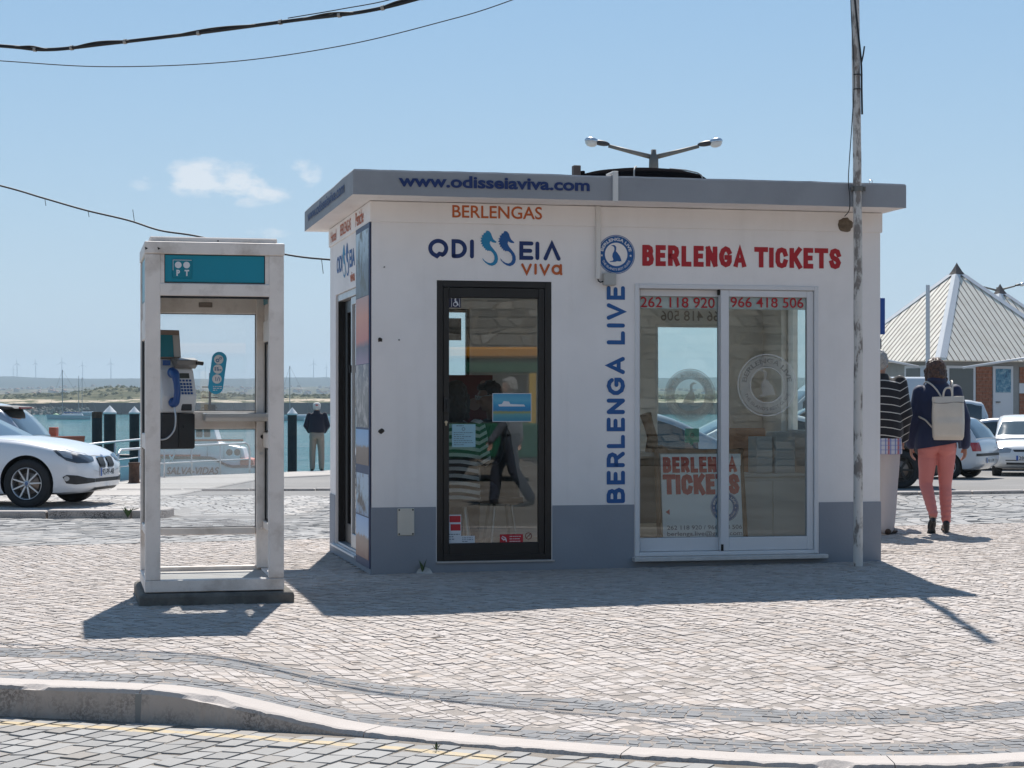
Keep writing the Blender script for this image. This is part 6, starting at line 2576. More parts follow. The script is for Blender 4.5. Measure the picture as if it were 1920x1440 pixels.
def eyes(P, parent, s=1.0):
    for sx in (-1, 1):
        mb = MB()
        mb.ell(P(sx * .031, .083, .014), (.012 * s, .010 * s, .010 * s), 10, 8, 0)
        mb.ell(P(sx * .031, .0905, .014), (.005 * s, .004 * s, .005 * s), 8, 6, 1)
        mb.build('eye', [mat('eye_white', (.6, .58, .55), .3), mat('dark_iris', (.03, .02, .015), .2)], parent)


def hair_cap(P, c, s, m, parent, style='short', bulk=1.0):
    rnd = random.Random(5)
    parts = []
    if style == 'short':
        parts = [('e', P(0, -.028, .045), (.086 * s * bulk, .092 * s * bulk, .090 * s * bulk)), ('e', P(0, -.065, -.005), (.078 * s * bulk, .056 * s * bulk, .080 * s * bulk)), ('c', P(-.078, -.01, .03), P(-.078, -.03, -.03), .018 * s, .012 * s), ('c', P(.078, -.01, .03), P(.078, -.03, -.03), .018 * s, .012 * s), ('e', P(0, .04, .088), (.066 * s, .05 * s, .03 * s))]
    elif style == 'bob':
        parts = [('e', P(0, -.02, .035), (.098 * s * bulk, .106 * s * bulk, .096 * s * bulk)), ('e', P(0, -.06, -.055), (.096 * s * bulk, .068 * s * bulk, .085 * s * bulk)), ('c', P(-.086, .0, .0), P(-.088, -.02, -.10), .026 * s, .022 * s), ('c', P(.086, .0, .0), P(.088, -.02, -.10), .026 * s, .022 * s), ('e', P(0, .05, .080), (.074 * s, .048 * s, .034 * s))]
    elif style == 'long':
        parts = [('e', P(0, -.02, .035), (.094 * s, .104 * s, .096 * s)), ('e', P(0, -.062, -.10), (.100 * s, .058 * s, .14 * s)), ('c', P(-.088, .0, .0), P(-.092, -.02, -.18), .026 * s, .024 * s), ('c', P(.088, .0, .0), P(.092, -.02, -.18), .026 * s, .024 * s)]
    elif style == 'rim':
        parts = [('e', P(0, -.062, -.012), (.082 * s, .052 * s, .052 * s)), ('c', P(-.078, -.01, .01), P(-.078, -.045, -.03), .016 * s, .016 * s), ('c', P(.078, -.01, .01), P(.078, -.045, -.03), .016 * s, .016 * s)]

    def tuft(co):
        out = co.copy()
        for i, p_ in enumerate(co):
            d_ = mnoise.noise_vector((p_[0] * 42, p_[1] * 42, p_[2] * 26))
            out[i] += np.array(d_) * .013
            d_ = mnoise.noise_vector((p_[0] * 110, p_[1] * 110, p_[2] * 60))
            out[i] += np.array(d_) * .004
        return out
    return blob('hair', parts, m, parent, .008, 1, tuft)


def wrinkle(amp=.006, sc=9.0, zs=1.0, hem=None):
    def fn(co):
        out = co.copy()
        for i, p_ in enumerate(co):
            v_ = Vector((p_[0] * sc, p_[1] * sc, p_[2] * sc * zs))
            out[i] += np.array(mnoise.noise_vector(v_)) * amp
        return out
    return fn


def fabric(name, col=(.03, .035, .055), rough=.9, var=.10, weave=260):
    if name in MATS:
        return MATS[name]
    m = bpy.data.materials.new(name)
    m.use_nodes = True
    t = NT(m)
    co = t.objco()
    c = t.mix(t.noise(7, 5, .6, co), tuple(x * (1 - var) for x in col), tuple(min(1, x * (1 + var)) for x in col))
    t.link(c, t.bsdf.inputs['Base Color'])
    t.bsdf.inputs['Roughness'].default_value = rough
    t.bsdf.inputs['Sheen Weight'].default_value = .15
    t.bump(t.noise(weave, 3, .6, co), .25, .002)
    MATS[name] = m
    return m


def stripes_mat(name, base, line, period, width, z0=0.0, sleeve=False):
    m = bpy.data.materials.new(name)
    m.use_nodes = True
    t = NT(m)
    co = t.objco()
    sp = t.new('ShaderNodeSeparateXYZ')
    t.link(co, sp.inputs[0])
    z = t.math('ADD', sp.outputs[2], t.math('MULTIPLY', t.math('SUBTRACT', t.noise(4, 3, .5, co), .5), .018))
    ax = t.math('ABSOLUTE', sp.outputs[0])
    # hoops droop towards the side seam and rise again on the sleeves
    arm = t.math('MAXIMUM', t.math('SUBTRACT', ax, .19), 0.0)
    z = t.math('ADD', z, t.math('SUBTRACT', t.math('MULTIPLY', t.math('MULTIPLY', ax, ax), .75), t.math('MULTIPLY', arm, .95)))
    f = t.math('FRACT', t.math('DIVIDE', t.math('ADD', z, 10.0 + z0), period))
    c = t.mix(t.math('LESS_THAN', f, width), base, line)
    t.link(c, t.bsdf.inputs['Base Color'])
    t.bsdf.inputs['Roughness'].default_value = .95
    t.bsdf.inputs['Sheen Weight'].default_value = .2
    t.bump(t.noise(240, 3, .6, co), .3, .002)
    MATS[name] = m
    return m


def person(label, loc, rz, body_parts, skin, voxel=.010, group=None, cat='person'):
    o = blob('person', body_parts, skin, None, voxel, 2)
    o.location = loc
    o.rotation_euler = (0, 0, rz)
    tag(o, label, cat, group)
    return o


def shoe(parent, heel, d, m, L=.26, h=.07, up=0.0, block_heel=0.0, roll=0.0):
    """d: horizontal pointing direction of the toe; up: toe pitch in radians (negative points the toe down)"""
    d = Vector(d).normalized()
    s_ = Vector((-d.y, d.x, 0))
    c, sn = math.cos(up), math.sin(up)
    f = d * c + Vector((0, 0, sn))
    u = Vector((0, 0, c)) - d * sn
    h0 = Vector(heel)
    M = Matrix((tuple(s_) + (0,), tuple(f) + (0,), tuple(u) + (0,), (0, 0, 0, 1))).transposed()
    M.translation = h0
    sc = L / .26
    parts = [('e', h0 + f * .04 * sc + u * (.045 + block_heel), (.036 * sc, .050 * sc, .045 * sc), M.to_3x3().to_4x4()), ('e', h0 + f * .13 * sc + u * (.036 + block_heel * .4), (.042 * sc, .105 * sc, .034 * sc), M.to_3x3().to_4x4()), ('e', h0 + f * .20 * sc + u * .026, (.045 * sc, .062 * sc, .026 * sc), M.to_3x3().to_4x4())]
    if block_heel:
        parts.append(('c', h0 + f * .02 + u * .012, h0 + f * .03 + u * (.03 + block_heel), .022, .03))
    fl = (lambda co: co)
    return blob('shoe', parts, m, parent, .007, 2)


# ---- woman with the silver backpack (walking away, seen from behind; local +y is her way ahead)
def woman():
    hc = (-.015, .02, 1.535)
    hp, P = head_parts(hc, .96, R(6), R(-8))
    shL, shR = Vector((-.165, -.0, 1.335)), Vector((.165, .0, 1.335))
    elL, elR = Vector((-.225, -.015, 1.06)), Vector((.250, -.02, 1.07))
    wrL, wrR = Vector((-.240, .035, .83)), Vector((.262, .03, .83))
    hipL, hipR = Vector((-.085, 0, .83)), Vector((.085, 0, .83))
    knL, knR = Vector((-.105, .015, .46)), Vector((.080, .06, .46))
    anL, anR = Vector((-.055, -.16, .165)), Vector((.085, .03, .095))
    b = list(hp)
    b += [('c', (0, -.01, 1.36), (-.012, .01, 1.48), .055, .050),
          ('l', [(.78, 0, 0, .12, .09), (.86, 0, -.01, .165, .115), (.98, 0, 0, .135, .10), (1.10, 0, 0, .135, .10), (1.28, 0, 0, .155, .105), (1.37, 0, 0, .10, .08), (1.40, 0, 0, .05, .05)])]
    for sh, el, wr in ((shL, elL, wrL), (shR, elR, wrR)):
        b += [('c', sh, el, .046, .036), ('c', el, wr, .035, .023)]
    for h_, k_, a_ in ((hipL, knL, anL), (hipR, knR, anR)):
        b += [('c', h_, k_, .075, .050), ('c', k_, a_, .050, .033), ('c', a_, a_ + Vector((0, .06, -.05)), .032, .03)]
    b += hand(wrL, (.02, .10, -1), (.25, 1, 0), .95, .55, (1, 0, 0))
    b += hand(wrR, (.02, .12, -1), (-.25, 1, 0), .95, .55, (-1, 0, 0))
    o = person('person in navy jacket and coral trousers walking away with a silver backpack', (4.02, 18.0, .032), R(-6), b, SKIN, .0075)
    eyes(P, o, .96)
    hair_cap(P, hc, .96, mat('dark_brown_hair', (.075, .038, .024), .5, var=.75, vscale=55), o, 'bob', .97)
    CORAL = fabric('coral_cotton', (.60, .205, .185), .85, .07)
    tr = [('l', [(.80, 0, -.015, .15, .105), (.86, 0, -.02, .178, .128), (.95, 0, -.01, .165, .115), (1.02, 0, 0, .15, .105)]),
          ('e', (-.075, -.05, .83), (.092, .095, .10)), ('e', (.075, -.05, .83), (.092, .095, .10))]
    for h_, k_, a_ in ((hipL, knL, anL), (hipR, knR, anR)):
        md_ = h_ + (k_ - h_) * .5
        cf = k_ + (a_ - k_) * .30 + Vector((0, -.012, 0))
        tr += [('c', h_, md_, .098, .082), ('c', md_, k_, .082, .062), ('c', k_, cf, .061, .060), ('c', cf, a_ + Vector((0, 0, .025)), .060, .044)]

    def creases(co):
        out = wrinkle(.004, 8)(co)
        for i, p_ in enumerate(co):
            if p_[2] < .50:
                k_ = (0.5 - p_[2]) / .4
                out[i][0] += .0035 * k_ * math.sin(p_[2] * 130 + 3 * p_[1])
                out[i][1] += .005 * k_ * math.sin(p_[2] * 120 + 4 * p_[0])
            elif .70 < p_[2] < .80:
                out[i][1] += .004 * math.sin(p_[2] * 110 + 9 * p_[0])
        return out
    blob('trousers', tr, CORAL, o, .009, 3, creases)
    NAVYJ = fabric('navy_jacket_cloth', (.010, .018, .062), .7, .2)
    jk = [('l', [(.80, .0, -.01, .222, .160), (.905, .0, -.005, .215, .150), (1.0, 0, -.005, .200, .138), (1.12, 0, 0, .188, .128), (1.25, 0, 0, .198, .128), (1.33, 0, 0, .185, .115), (1.39, 0, 0, .12, .092), (1.43, -.005, .0, .085, .08), (1.475, -.01, .005, .088, .084)]),
          ('e', (-.01, -.05, 1.445), (.092, .062, .038)),
          ('c', shL, elL, .068, .060), ('c', elL, wrL + Vector((0, 0, .01)), .060, .050), ('c', shR, elR, .068, .060), ('c', elR, wrR + Vector((0, 0, .01)), .060, .050)]

    def jfold(co):
        out = wrinkle(.008, 6)(co)
        lo = co[:, 2] < .86
        sel = lo & (np.abs(co[:, 0]) < .2)
        out[sel, 2] = np.maximum(out[sel, 2], .795 + .17 * (co[sel, 0] + .2))
        return out
    blob('jacket', jk, NAVYJ, o, .010, 3, jfold)
    SHOE = mat('black_leather', (.016, .017, .020), .4, var=.2)
    shoe(o, (.085, -.015, .0), (.05, 1, 0), SHOE, .245, block_heel=.045)
    shoe(o, (-.055, -.215, .135), (-.05, 1, 0), SHOE, .245, up=R(-48), block_heel=.045)
    # backpack
    rt = thing('backpack', "silver grey leather backpack with a top handle on the woman's back", 'backpack', (0, 0, 0), 0)
    rt.location = o.location
    rt.rotation_euler = o.rotation_euler
    SIL = mat('silver_leather', (.60, .545, .47), .38, .1, var=.06, vscale=5, bump=.25, bscale=60, bdist=.004)
    rows = []
    cx = .075
    for i in range(15):
        t_ = i / 14
        z = .885 + .405 * t_
        wx = .140 + .008 * math.sin(t_ * 3.1) + (.006 if t_ > .9 else 0)
        dy = .062 * math.sqrt(max(.02, 1 - (t_ * .92) ** 3)) * (1 if i else .55) + .010
        yb = -.150 - (.010 if t_ < .5 else .0)
        ring = []
        for k in range(28):
            a = 2 * math.pi * k / 28
            ca, sa = math.cos(a), math.sin(a)
            e_ = .45
            ring.append((cx + (wx - (.010 if i == 0 else 0)) * math.copysign(abs(ca) ** e_, ca), yb - .058 + dy * math.copysign(abs(sa) ** e_, sa) + .003 * mnoise.noise((ca * 2, sa * 2, z * 9)), z + (.004 * ca if i == 14 else 0) + .003 * mnoise.noise((ca * 3, sa * 3, 7))))
        rows.append(ring)
    mb = MB()
    mb.grid(rows, None, True, True)
    mb.add(rows[0], [tuple(range(28))])
    mb.add(rows[-1], [tuple(range(27, -1, -1))])
    bag = mb.build('bag', SIL, rt)
    mb = MB()
    mb.tube([(cx - .14 + .28 * i / 12, -.262 + .004 * math.sin(i), 1.232 - .006 * math.sin(i * .52)) for i in range(13)], .004, 6)
    mb.build('seam', mat('grey_seam', (.24, .23, .22), .6), bag)
    mb = MB()
    mb.tube(catmull([(cx - .045, -.222, 1.245), (cx - .043, -.225, 1.32), (cx - .025, -.222, 1.362), (cx, -.22, 1.372), (cx + .025, -.222, 1.362), (cx + .036, -.225, 1.32), (cx + .038, -.222, 1.245)], 6), .0095, 8)
    mb.build('handle', SIL, rt)
    for pts in ([(cx - .06, -.175, 1.29), (-.03, -.160, 1.36), (-.075, -.115, 1.41), (-.11, -.03, 1.43), (-.12, .05, 1.40)], [(cx + .04, -.185, 1.29), (cx + .045, -.17, 1.37), (cx + .05, -.115, 1.43), (.125, -.03, 1.435), (.13, .05, 1.40)], [(-.05, -.17, .985), (-.09, -.15, 1.03), (-.125, -.125, 1.07), (-.175, -.07, 1.10), (-.19, .02, 1.12)]):
        mb = MB()
        mb.tube(catmull(pts, 6), .0085, 6)
        mb.build('shoulder_strap', SIL, rt)
    return o


woman()


# ---- man in the striped jumper, half hidden by the kiosk
def striped_man():
    hc = (0, .01, 1.60)
    hp, P = head_parts(hc, 1.0, R(-20), R(-4))
    shL, shR = Vector((-.185, 0, 1.41)), Vector((.185, .0, 1.41))
    elL, elR = Vector((-.25, -.05, 1.13)), Vector((.238, -.05, 1.13))
    wrL, wrR = Vector((-.22, .06, .91)), Vector((.225, .07, .91))
    b = list(hp) + [('c', (0, -.01, 1.42), (0, .0, 1.54), .062, .058),
                    ('l', [(.82, 0, 0, .14, .11), (.92, 0, 0, .17, .13), (1.1, 0, .01, .165, .14), (1.35, 0, 0, .18, .12), (1.44, 0, 0, .10, .09), (1.47, 0, 0, .06, .06)])]
    for sh, el, wr in ((shL, elL, wrL), (shR, elR, wrR)):
        b += [('c', sh, el, .052, .042), ('c', el, wr, .040, .028)]
    hips, kns, ans = (Vector((-.095, 0, .88)), Vector((.095, 0, .88))), (Vector((-.10, .03, .48)), Vector((.085, .03, .48))), (Vector((-.10, .0, .09)), Vector((.065, -.01, .09)))
    for h_, k_, a_ in zip(hips, kns, ans):
        b += [('c', h_, k_, .078, .055), ('c', k_, a_, .053, .036), ('c', a_, a_ + Vector((0, .06, -.04)), .035, .03)]
    b += hand(wrL, (.15, .55, -.8), (.5, .5, .3), 1.0, .6)
    b += hand(wrR, (-.15, .55, -.8), (-.5, .5, .3), 1.0, .6)
    o = person('person in a black jumper with thin white stripes and pale trousers beside the kiosk', (3.44, 17.85, .03), R(-8), b, SKIN2, .0085)
    eyes(P, o)
    hair_cap(P, hc, 1.0, mat('grey_hair', (.32, .31, .30), .6, var=.35, vscale=70), o, 'short', .97)
    PALE = fabric('pale_trouser_cotton', (.50, .46, .46), .9, .06)
    tr = [('l', [(.82, 0, -.01, .17, .13), (.90, 0, -.015, .198, .152), (1.0, 0, 0, .195, .150), (1.06, 0, 0, .185, .145)]), ('e', (-.08, -.055, .88), (.10, .10, .11)), ('e', (.08, -.055, .88), (.10, .10, .11))]
    for h_, k_, a_ in zip(hips, kns, ans):
        tr += [('c', h_, k_, .112, .090), ('c', k_, a_ + Vector((0, .005, -.015)), .090, .080)]
    blob('trousers', tr, PALE, o, .010, 3, wrinkle(.010, 5, .55))
    STR = stripes_mat('striped_wool', (.012, .012, .016), (.55, .53, .50), .073, .11, z0=.02)
    jp = [('l', [(.895, .0, -.01, .215, .172), (.95, .0, -.01, .225, .180), (1.10, 0, -.01, .225, .178), (1.22, 0, 0, .222, .168), (1.34, 0, 0, .225, .150), (1.42, 0, 0, .19, .125), (1.475, 0, 0, .10, .09), (1.51, 0, 0, .078, .076)]),
          ('c', shL, elL, .078, .070), ('c', elL, wrL, .068, .052), ('c', shR, elR, .078, .070), ('c', elR, wrR, .068, .052)]
    blob('jumper', jp, STR, o, .010, 3, wrinkle(.008, 6))
    # checked shirt tail showing below the jumper
    m = bpy.data.materials.new('checked_shirt')
    m.use_nodes = True
    t = NT(m)
    co = t.objco()
    sp = t.new('ShaderNodeSeparateXYZ')
    t.link(co, sp.inputs[0])
    fx = t.math('FRACT', t.math('MULTIPLY', t.math('ADD', sp.outputs[0], 5.0), 22.0))
    fx2 = t.math('FRACT', t.math('MULTIPLY', t.math('ADD', sp.outputs[0], 5.02), 11.0))
    fz = t.math('FRACT', t.math('MULTIPLY', t.math('ADD', sp.outputs[2], 5.0), 24.0))
    c = t.mix(t.math('MULTIPLY', t.math('LESS_THAN', fx, .30), .75), (.55, .55, .60), (.12, .17, .42))
    c = t.mix(t.math('MULTIPLY', t.math('LESS_THAN', fx2, .20), .85), c, (.40, .08, .10))
    c = t.mix(t.math('MULTIPLY', t.math('LESS_THAN', fz, .26), .45), c, (.16, .18, .42))
    t.link(c, t.bsdf.inputs['Base Color'])
    t.bsdf.inputs['Roughness'].default_value = .9
    blob('shirt_tail', [('l', [(.755, .0, -.012, .214, .172), (.82, .0, -.014, .214, .176), (.90, .0, -.012, .210, .172), (1.0, 0, 0, .19, .15)])], m, o, .010, 2, wrinkle(.006, 9))
    BRN = mat('brown_leather', (.06, .035, .025), .5, var=.2)
    shoe(o, (.065, -.07, 0), (.35, 1, 0), BRN, .275)
    shoe(o, (-.10, -.06, 0), (-.1, 1, 0), BRN, .275)
    return o


striped_man()


def simple_standing(label, loc, rz, skin, top_m, leg_m, hair_m, shoe_m, H=1.72, style='short', arms='down', stride=0.0, top_mat2=None, hood=None, belly=0.0):
    k = H / 1.72
    hc = (0, .01 * k, 1.60 * k)
    hp, P = head_parts(hc, 1.0 * k, 0, R(-2))
    shL, shR = Vector((-.19, 0, 1.41)) * k, Vector((.19, 0, 1.41)) * k
    if arms == 'front':
        elL, elR = Vector((-.275, -.02, 1.15)) * k, Vector((.275, -.02, 1.15)) * k
        wrL, wrR = Vector((-.195, .10, 1.00)) * k, Vector((.195, .10, 1.00)) * k
    else:
        elL, elR = Vector((-.245, -.03 - stride * .3, 1.13)) * k, Vector((.245, -.03 + stride * .3, 1.13)) * k
        wrL, wrR = Vector((-.25, .05 - stride * .7, .89)) * k, Vector((.25, .05 + stride * .7, .89)) * k
    b = list(hp) + [('c', Vector((0, -.01, 1.42)) * k, Vector((0, .0, 1.54)) * k, .06, .056),
                    ('l', [(z * k, x, y, rx, ry) for z, x, y, rx, ry in [(.82, 0, 0, .14, .11), (.92, 0, 0, .165, .125), (1.1, 0, .01, .155, .125), (1.35, 0, 0, .175, .115), (1.44, 0, 0, .10, .09), (1.47, 0, 0, .06, .06)]])]
    hips = (Vector((-.09, 0, .88)) * k, Vector((.09, 0, .88)) * k)
    kns = (Vector((-.11, .03 + stride * .5, .48)) * k, Vector((.11, .03 - stride * .3, .48)) * k)
    ans = (Vector((-.115, .0 + stride * .75, .09)) * k, Vector((.115, -stride * 1.0, .09 + stride * .12)) * k)
    for sh, el, wr in ((shL, elL, wrL), (shR, elR, wrR)):
        b += [('c', sh, el, .05, .04), ('c', el, wr, .038, .027)]
    for h_, k_, a_ in zip(hips, kns, ans):
        b += [('c', h_, k_, .075, .052), ('c', k_, a_, .05, .035)]
    fd_ = (0, 1, -.3) if arms == 'front' else (0, .15, -1)
    b += hand(wrL, fd_ if arms != 'front' else (.6, .5, -.6), (.3, 1, 0), 1.0 * k, .6)
    b += hand(wrR, fd_ if arms != 'front' else (-.6, .5, -.6), (-.3, 1, 0), 1.0 * k, .6)
    o = person(label, loc, rz, b, skin, .009)
    eyes(P, o, k)
    if hair_m:
        hair_cap(P, hc, k, hair_m, o, style)
    tr = [('l', [(z * k, x, y, rx, ry) for z, x, y, rx, ry in [(.82, 0, -.01, .165, .125), (.90, 0, -.015, .185, .142), (1.02, 0, 0, .18, .135)]]), ('e', Vector((-.08, -.05, .88)) * k, (.095, .095, .105)), ('e', Vector((.08, -.05, .88)) * k, (.095, .095, .105))]
    for h_, k_, a_ in zip(hips, kns, ans):
        tr += [('c', h_, k_, .105, .082), ('c', k_, a_, .082, .070)]
    blob('trousers', tr, leg_m, o, .012, 3, wrinkle(.009, 6, .6))
    jp = [('l', [(z * k, x, y, rx, ry) for z, x, y, rx, ry in [(.97, 0, 0, .205 + belly, .16), (1.05, 0, 0, .21 + belly, .165), (1.22, 0, 0, .205 + belly * .6, .155), (1.36, 0, 0, .215, .14), (1.43, 0, 0, .17, .115), (1.48, 0, 0, .09, .085), (1.53, 0, 0, .078, .078)]]),
          ('c', shL, elL, .072, .064), ('c', elL, wrL, .062, .05), ('c', shR, elR, .072, .064), ('c', elR, wrR, .062, .05)]
    if hood:
        jp += [('e', P(0, -.025, .02), (.108 * k, .118 * k, .125 * k)), ('c', P(0, -.05, -.1), Vector((0, -.03, 1.45)) * k, .09, .11)]
    blob('jacket', jp, top_m, o, .011, 3, wrinkle(.009, 6))
    for a_, up in ((ans[0], 0), (ans[1], -stride * .9)):
        shoe(o, (a_.x, a_.y - .06, max(0, a_.z - .09 * k)), (.08 * (1 if a_.x > 0 else -1), 1, 0), shoe_m, .27 * k, up=up)
    return o, P, k


man, Pm, km = simple_standing('person in a dark jacket, beige trousers and white cap looking over the water', (-4.96, 48.4, -.435), R(4), SKIN2, fabric('dark_blue_fleece', (.013, .015, .028), .95, .2), fabric('beige_trousers', (.25, .215, .18), .9, .08), mat('white_hair', (.5, .5, .49), .6, var=.2, vscale=60), mat('dark_shoe', (.03, .025, .022), .6), 1.74, 'rim', 'front')
mb = MB()
c0 = Pm(0, -.012, .045)
mb.lathe([(.098, -.03), (.102, .0), (.098, .035), (.08, .065), (.045, .083), (.001, .088)], tuple(c0), 'z', 24)
mb.box(c0.x - .07, c0.x + .07, c0.y + .08, c0.y + .16, c0.z - .02, c0.z - .008)
cap_ = mb.build('cap', fabric('white_cap_cloth', (.60, .58, .55), .9, .06), man)
mb = MB()
mb.box(c0.x - .03, c0.x + .03, c0.y - .104, c0.y - .094, c0.z - .0, c0.z + .03)
mb.build('red_tab', RED, cap_)
simple_standing('person in a dark red hooded top mostly hidden beyond the striped man', (3.60, 19.0, .03), R(-8), SKIN, fabric('dark_red_fleece', (.16, .014, .022), .95, .15), fabric('dark_jeans', (.03, .035, .055), .9, .15), mat('grey_hair'), mat('dark_shoe'), 1.66, 'short', 'down', .12, hood=True)


# ---- two people seated inside, seen through the black door
def seated(label, loc, rz, skin, top_m, leg_m, hair_m, style, lean=0.0, glasses=False, head_yaw=0.0, slabel=''):
    sh_z = .60 + .44
    hc = (0, .02 + lean * .26, sh_z + .24)
    hp, P = head_parts(hc, .96, head_yaw, R(-10))
    shL, shR = Vector((-.17, lean * .2, sh_z)), Vector((.17, lean * .2, sh_z))
    elL, elR = Vector((-.22, .06 + lean * .2, .78)), Vector((.22, .06 + lean * .2, .78))
    wrL, wrR = Vector((-.12, .28, .74)), Vector((.12, .28, .74))
    b = list(hp) + [('c', (0, lean * .2 - .01, sh_z), (0, lean * .24, sh_z + .17), .055, .05),
                    ('l', [(.44, 0, 0, .16, .12), (.55, 0, 0, .16, .12), (.75, 0, lean * .1, .14, .11), (.98, 0, lean * .19, .16, .11), (1.06, 0, lean * .2, .10, .08)])]
    for sh, el, wr in ((shL, elL, wrL), (shR, elR, wrR)):
        b += [('c', sh, el, .046, .038), ('c', el, wr, .036, .026)]
    for sx in (-1, 1):
        b += [('c', (sx * .09, 0, .52), (sx * .11, .40, .50), .075, .055), ('c', (sx * .11, .40, .50), (sx * .11, .42, .10), .052, .035)]
    b += hand(wrL, (.3, 1, 0), (1, 0, .2), .95, .4)
    b += hand(wrR, (-.3, 1, 0), (-1, 0, .2), .95, .4)
    o = person(label, loc, rz, b, skin, .009)
    eyes(P, o, .96)
    hair_cap(P, hc, .96, hair_m, o, style)
    jp = [('l', [(.46, 0, 0, .20, .155), (.56, 0, 0, .195, .15), (.76, 0, lean * .1, .175, .138), (.97, 0, lean * .19, .195, .13), (1.05, 0, lean * .2, .12, .095), (1.09, 0, lean * .21, .075, .07)]),
          ('c', shL, elL, .068, .058), ('c', elL, wrL, .056, .042), ('c', shR, elR, .068, .058), ('c', elR, wrR, .056, .042)]
    blob('jumper', jp, top_m, o, .011, 3, wrinkle(.007, 7))
    tr = [('l', [(.44, 0, .0, .18, .14), (.56, 0, .0, .175, .14)])]
    for sx in (-1, 1):
        tr += [('c', (sx * .09, 0, .52), (sx * .11, .40, .50), .095, .075), ('c', (sx * .11, .40, .50), (sx * .11, .42, .12), .072, .06)]
    blob('trousers', tr, leg_m, o, .012, 3)
    for sx in (-1, 1):
        shoe(o, (sx * .11, .37, 0), (0, 1, 0), mat('dark_shoe'), .25)
    if glasses:
        mb = MB()
        for sx in (-1, 1):
            ring = [P(sx * .033 + .024 * math.cos(a), .103, .012 + .018 * math.sin(a)) for a in [2 * math.pi * i / 14 for i in range(15)]]
            mb.tube(ring, .0025, 5)
            mb.tube([P(sx * .057, .10, .016), P(sx * .080, .04, .018), P(sx * .084, -.01, .012)], .0028, 5)
        mb.tube([P(-.009, .104, .015), P(.009, .104, .015)], .0025, 5)
        mb.build('glasses', mat('pale_frame', (.55, .55, .55), .3, .6), o)
    st_ = thing('stool', slabel, 'stool', loc, rz)
    MB().cyl((0, 0, .41), (0, 0, .455), .19, n=24).build('seat', TRIM, st_)
    for a in range(4):
        MB().cyl((.1 * math.cos(a * 1.57 + .78), .1 * math.sin(a * 1.57 + .78), .41), (.17 * math.cos(a * 1.57 + .78), .17 * math.sin(a * 1.57 + .78), 0), .013, n=8).build('leg', STEEL, st_)
    return o


SWS = stripes_mat('black_white_hoops', (.02, .02, .025), (.80, .80, .79), .056, .52)
seated('person in a black and white hooped top, seated with her back to the glass door', kw(.83, 1.02, .03), KPHI + R(-14), SKIN, SWS, fabric('dark_jeans'), mat('brown_hair', (.05, .028, .018), .5, var=.3, vscale=60), 'long', slabel='round stool under the person in the hooped top')
seated('person with glasses in dark clothes, seated facing left inside the kiosk', kw(1.28, 1.42, .03), KPHI + R(95), SKIN, fabric('black_green_cloth', (.012, .018, .016), .9, .2), fabric('dark_jeans'), mat('black_hair', (.012, .010, .009), .5, var=.3, vscale=60), 'short', .3, True, R(0), slabel='round stool under the person with glasses')
# ================================================================== HARBOUR
PILEM = mat('dark_pile_steel', (.016, .017, .020), .7, var=.4, vscale=4, dirt=(.05, .035, .025), dscale=2.5, damt=.5, bump=.3, bscale=20, bdist=.01)
CAPM = mat('white_cone_paint', (.66, .67, .68), .5, var=.05)


def pt(px, py, d):
    return Vector(((px - 960) / 3570 * d, d, EYE + (760 - py) / 3570 * d))


for px, w, d, top, lab in ((206, 22, 58, 775, 'dark mooring pile with a white cone cap just right of the uncapped one'), (252, 18.5, 66, 775, 'dark mooring pile with a white cone cap close to the left of the phone booth'), (548, 17.5, 66, 777, 'dark mooring pile with a white cone cap between phone booth and kiosk'), (182, 19, 60, 773, 'dark mooring pile with a rusty bare top and no cap')):
    p = pt(px, top, d)
    r = w / 2 / 3570 * d
    o = thing('mooring_pile', lab, 'pile', (p.x, p.y, WATER_Z), 0, 'mooring piles in the harbour')
    h = p.z - WATER_Z
    MB().cyl((0, 0, -1.5), (0, 0, h), r, n=24).build('shaft', PILEM, o)
    if 'no cap' in lab:
        MB().cyl((0, 0, h - .18), (0, 0, h + .012), r * 1.02, n=24).build('rusty_collar', mat('rust', (.09, .045, .03), .9, var=.4, vscale=10), o)
    else:
        mb = MB()
        mb.lathe([(r * 1.12, h - .02), (r * 1.14, h + .03), (.001, h + .245)], (0, 0, 0), 'z', 24, None, False)
        mb.build('cone_cap', CAPM, o)

bo = thing('mooring_bollard', 'short rusty brown mooring bollard on the quay beside the railing', 'bollard', (-7.58, 38.2, -.345), .2)
mb = MB()
mb.lathe([(.0, 0), (.13, 0), (.128, .03), (.108, .06), (.102, .36), (.112, .40), (.118, .42), (.112, .44), (0, .445)], n=24)
mb.build('post', mat('rust_brown', (.085, .045, .03), .9, var=.45, vscale=9, bump=.5, bscale=40, bdist=.01), bo)

GALV = mat('galvanised_tube', (.52, .53, .55), .4, .55, var=.06)
ra = thing('quay_railing', 'low galvanised tube railing along the quay edge behind the phone booth', 'railing', (0, 0, 0))


def rail_pt(s, z):
    """s runs 0..1 along the quay edge"""
    x = -8.05 + (-6.45 + 8.05) * s ** 1.6
    y = 38.9 + (46.8 - 38.9) * s
    return (x, y, float(road_z(y)) + z)


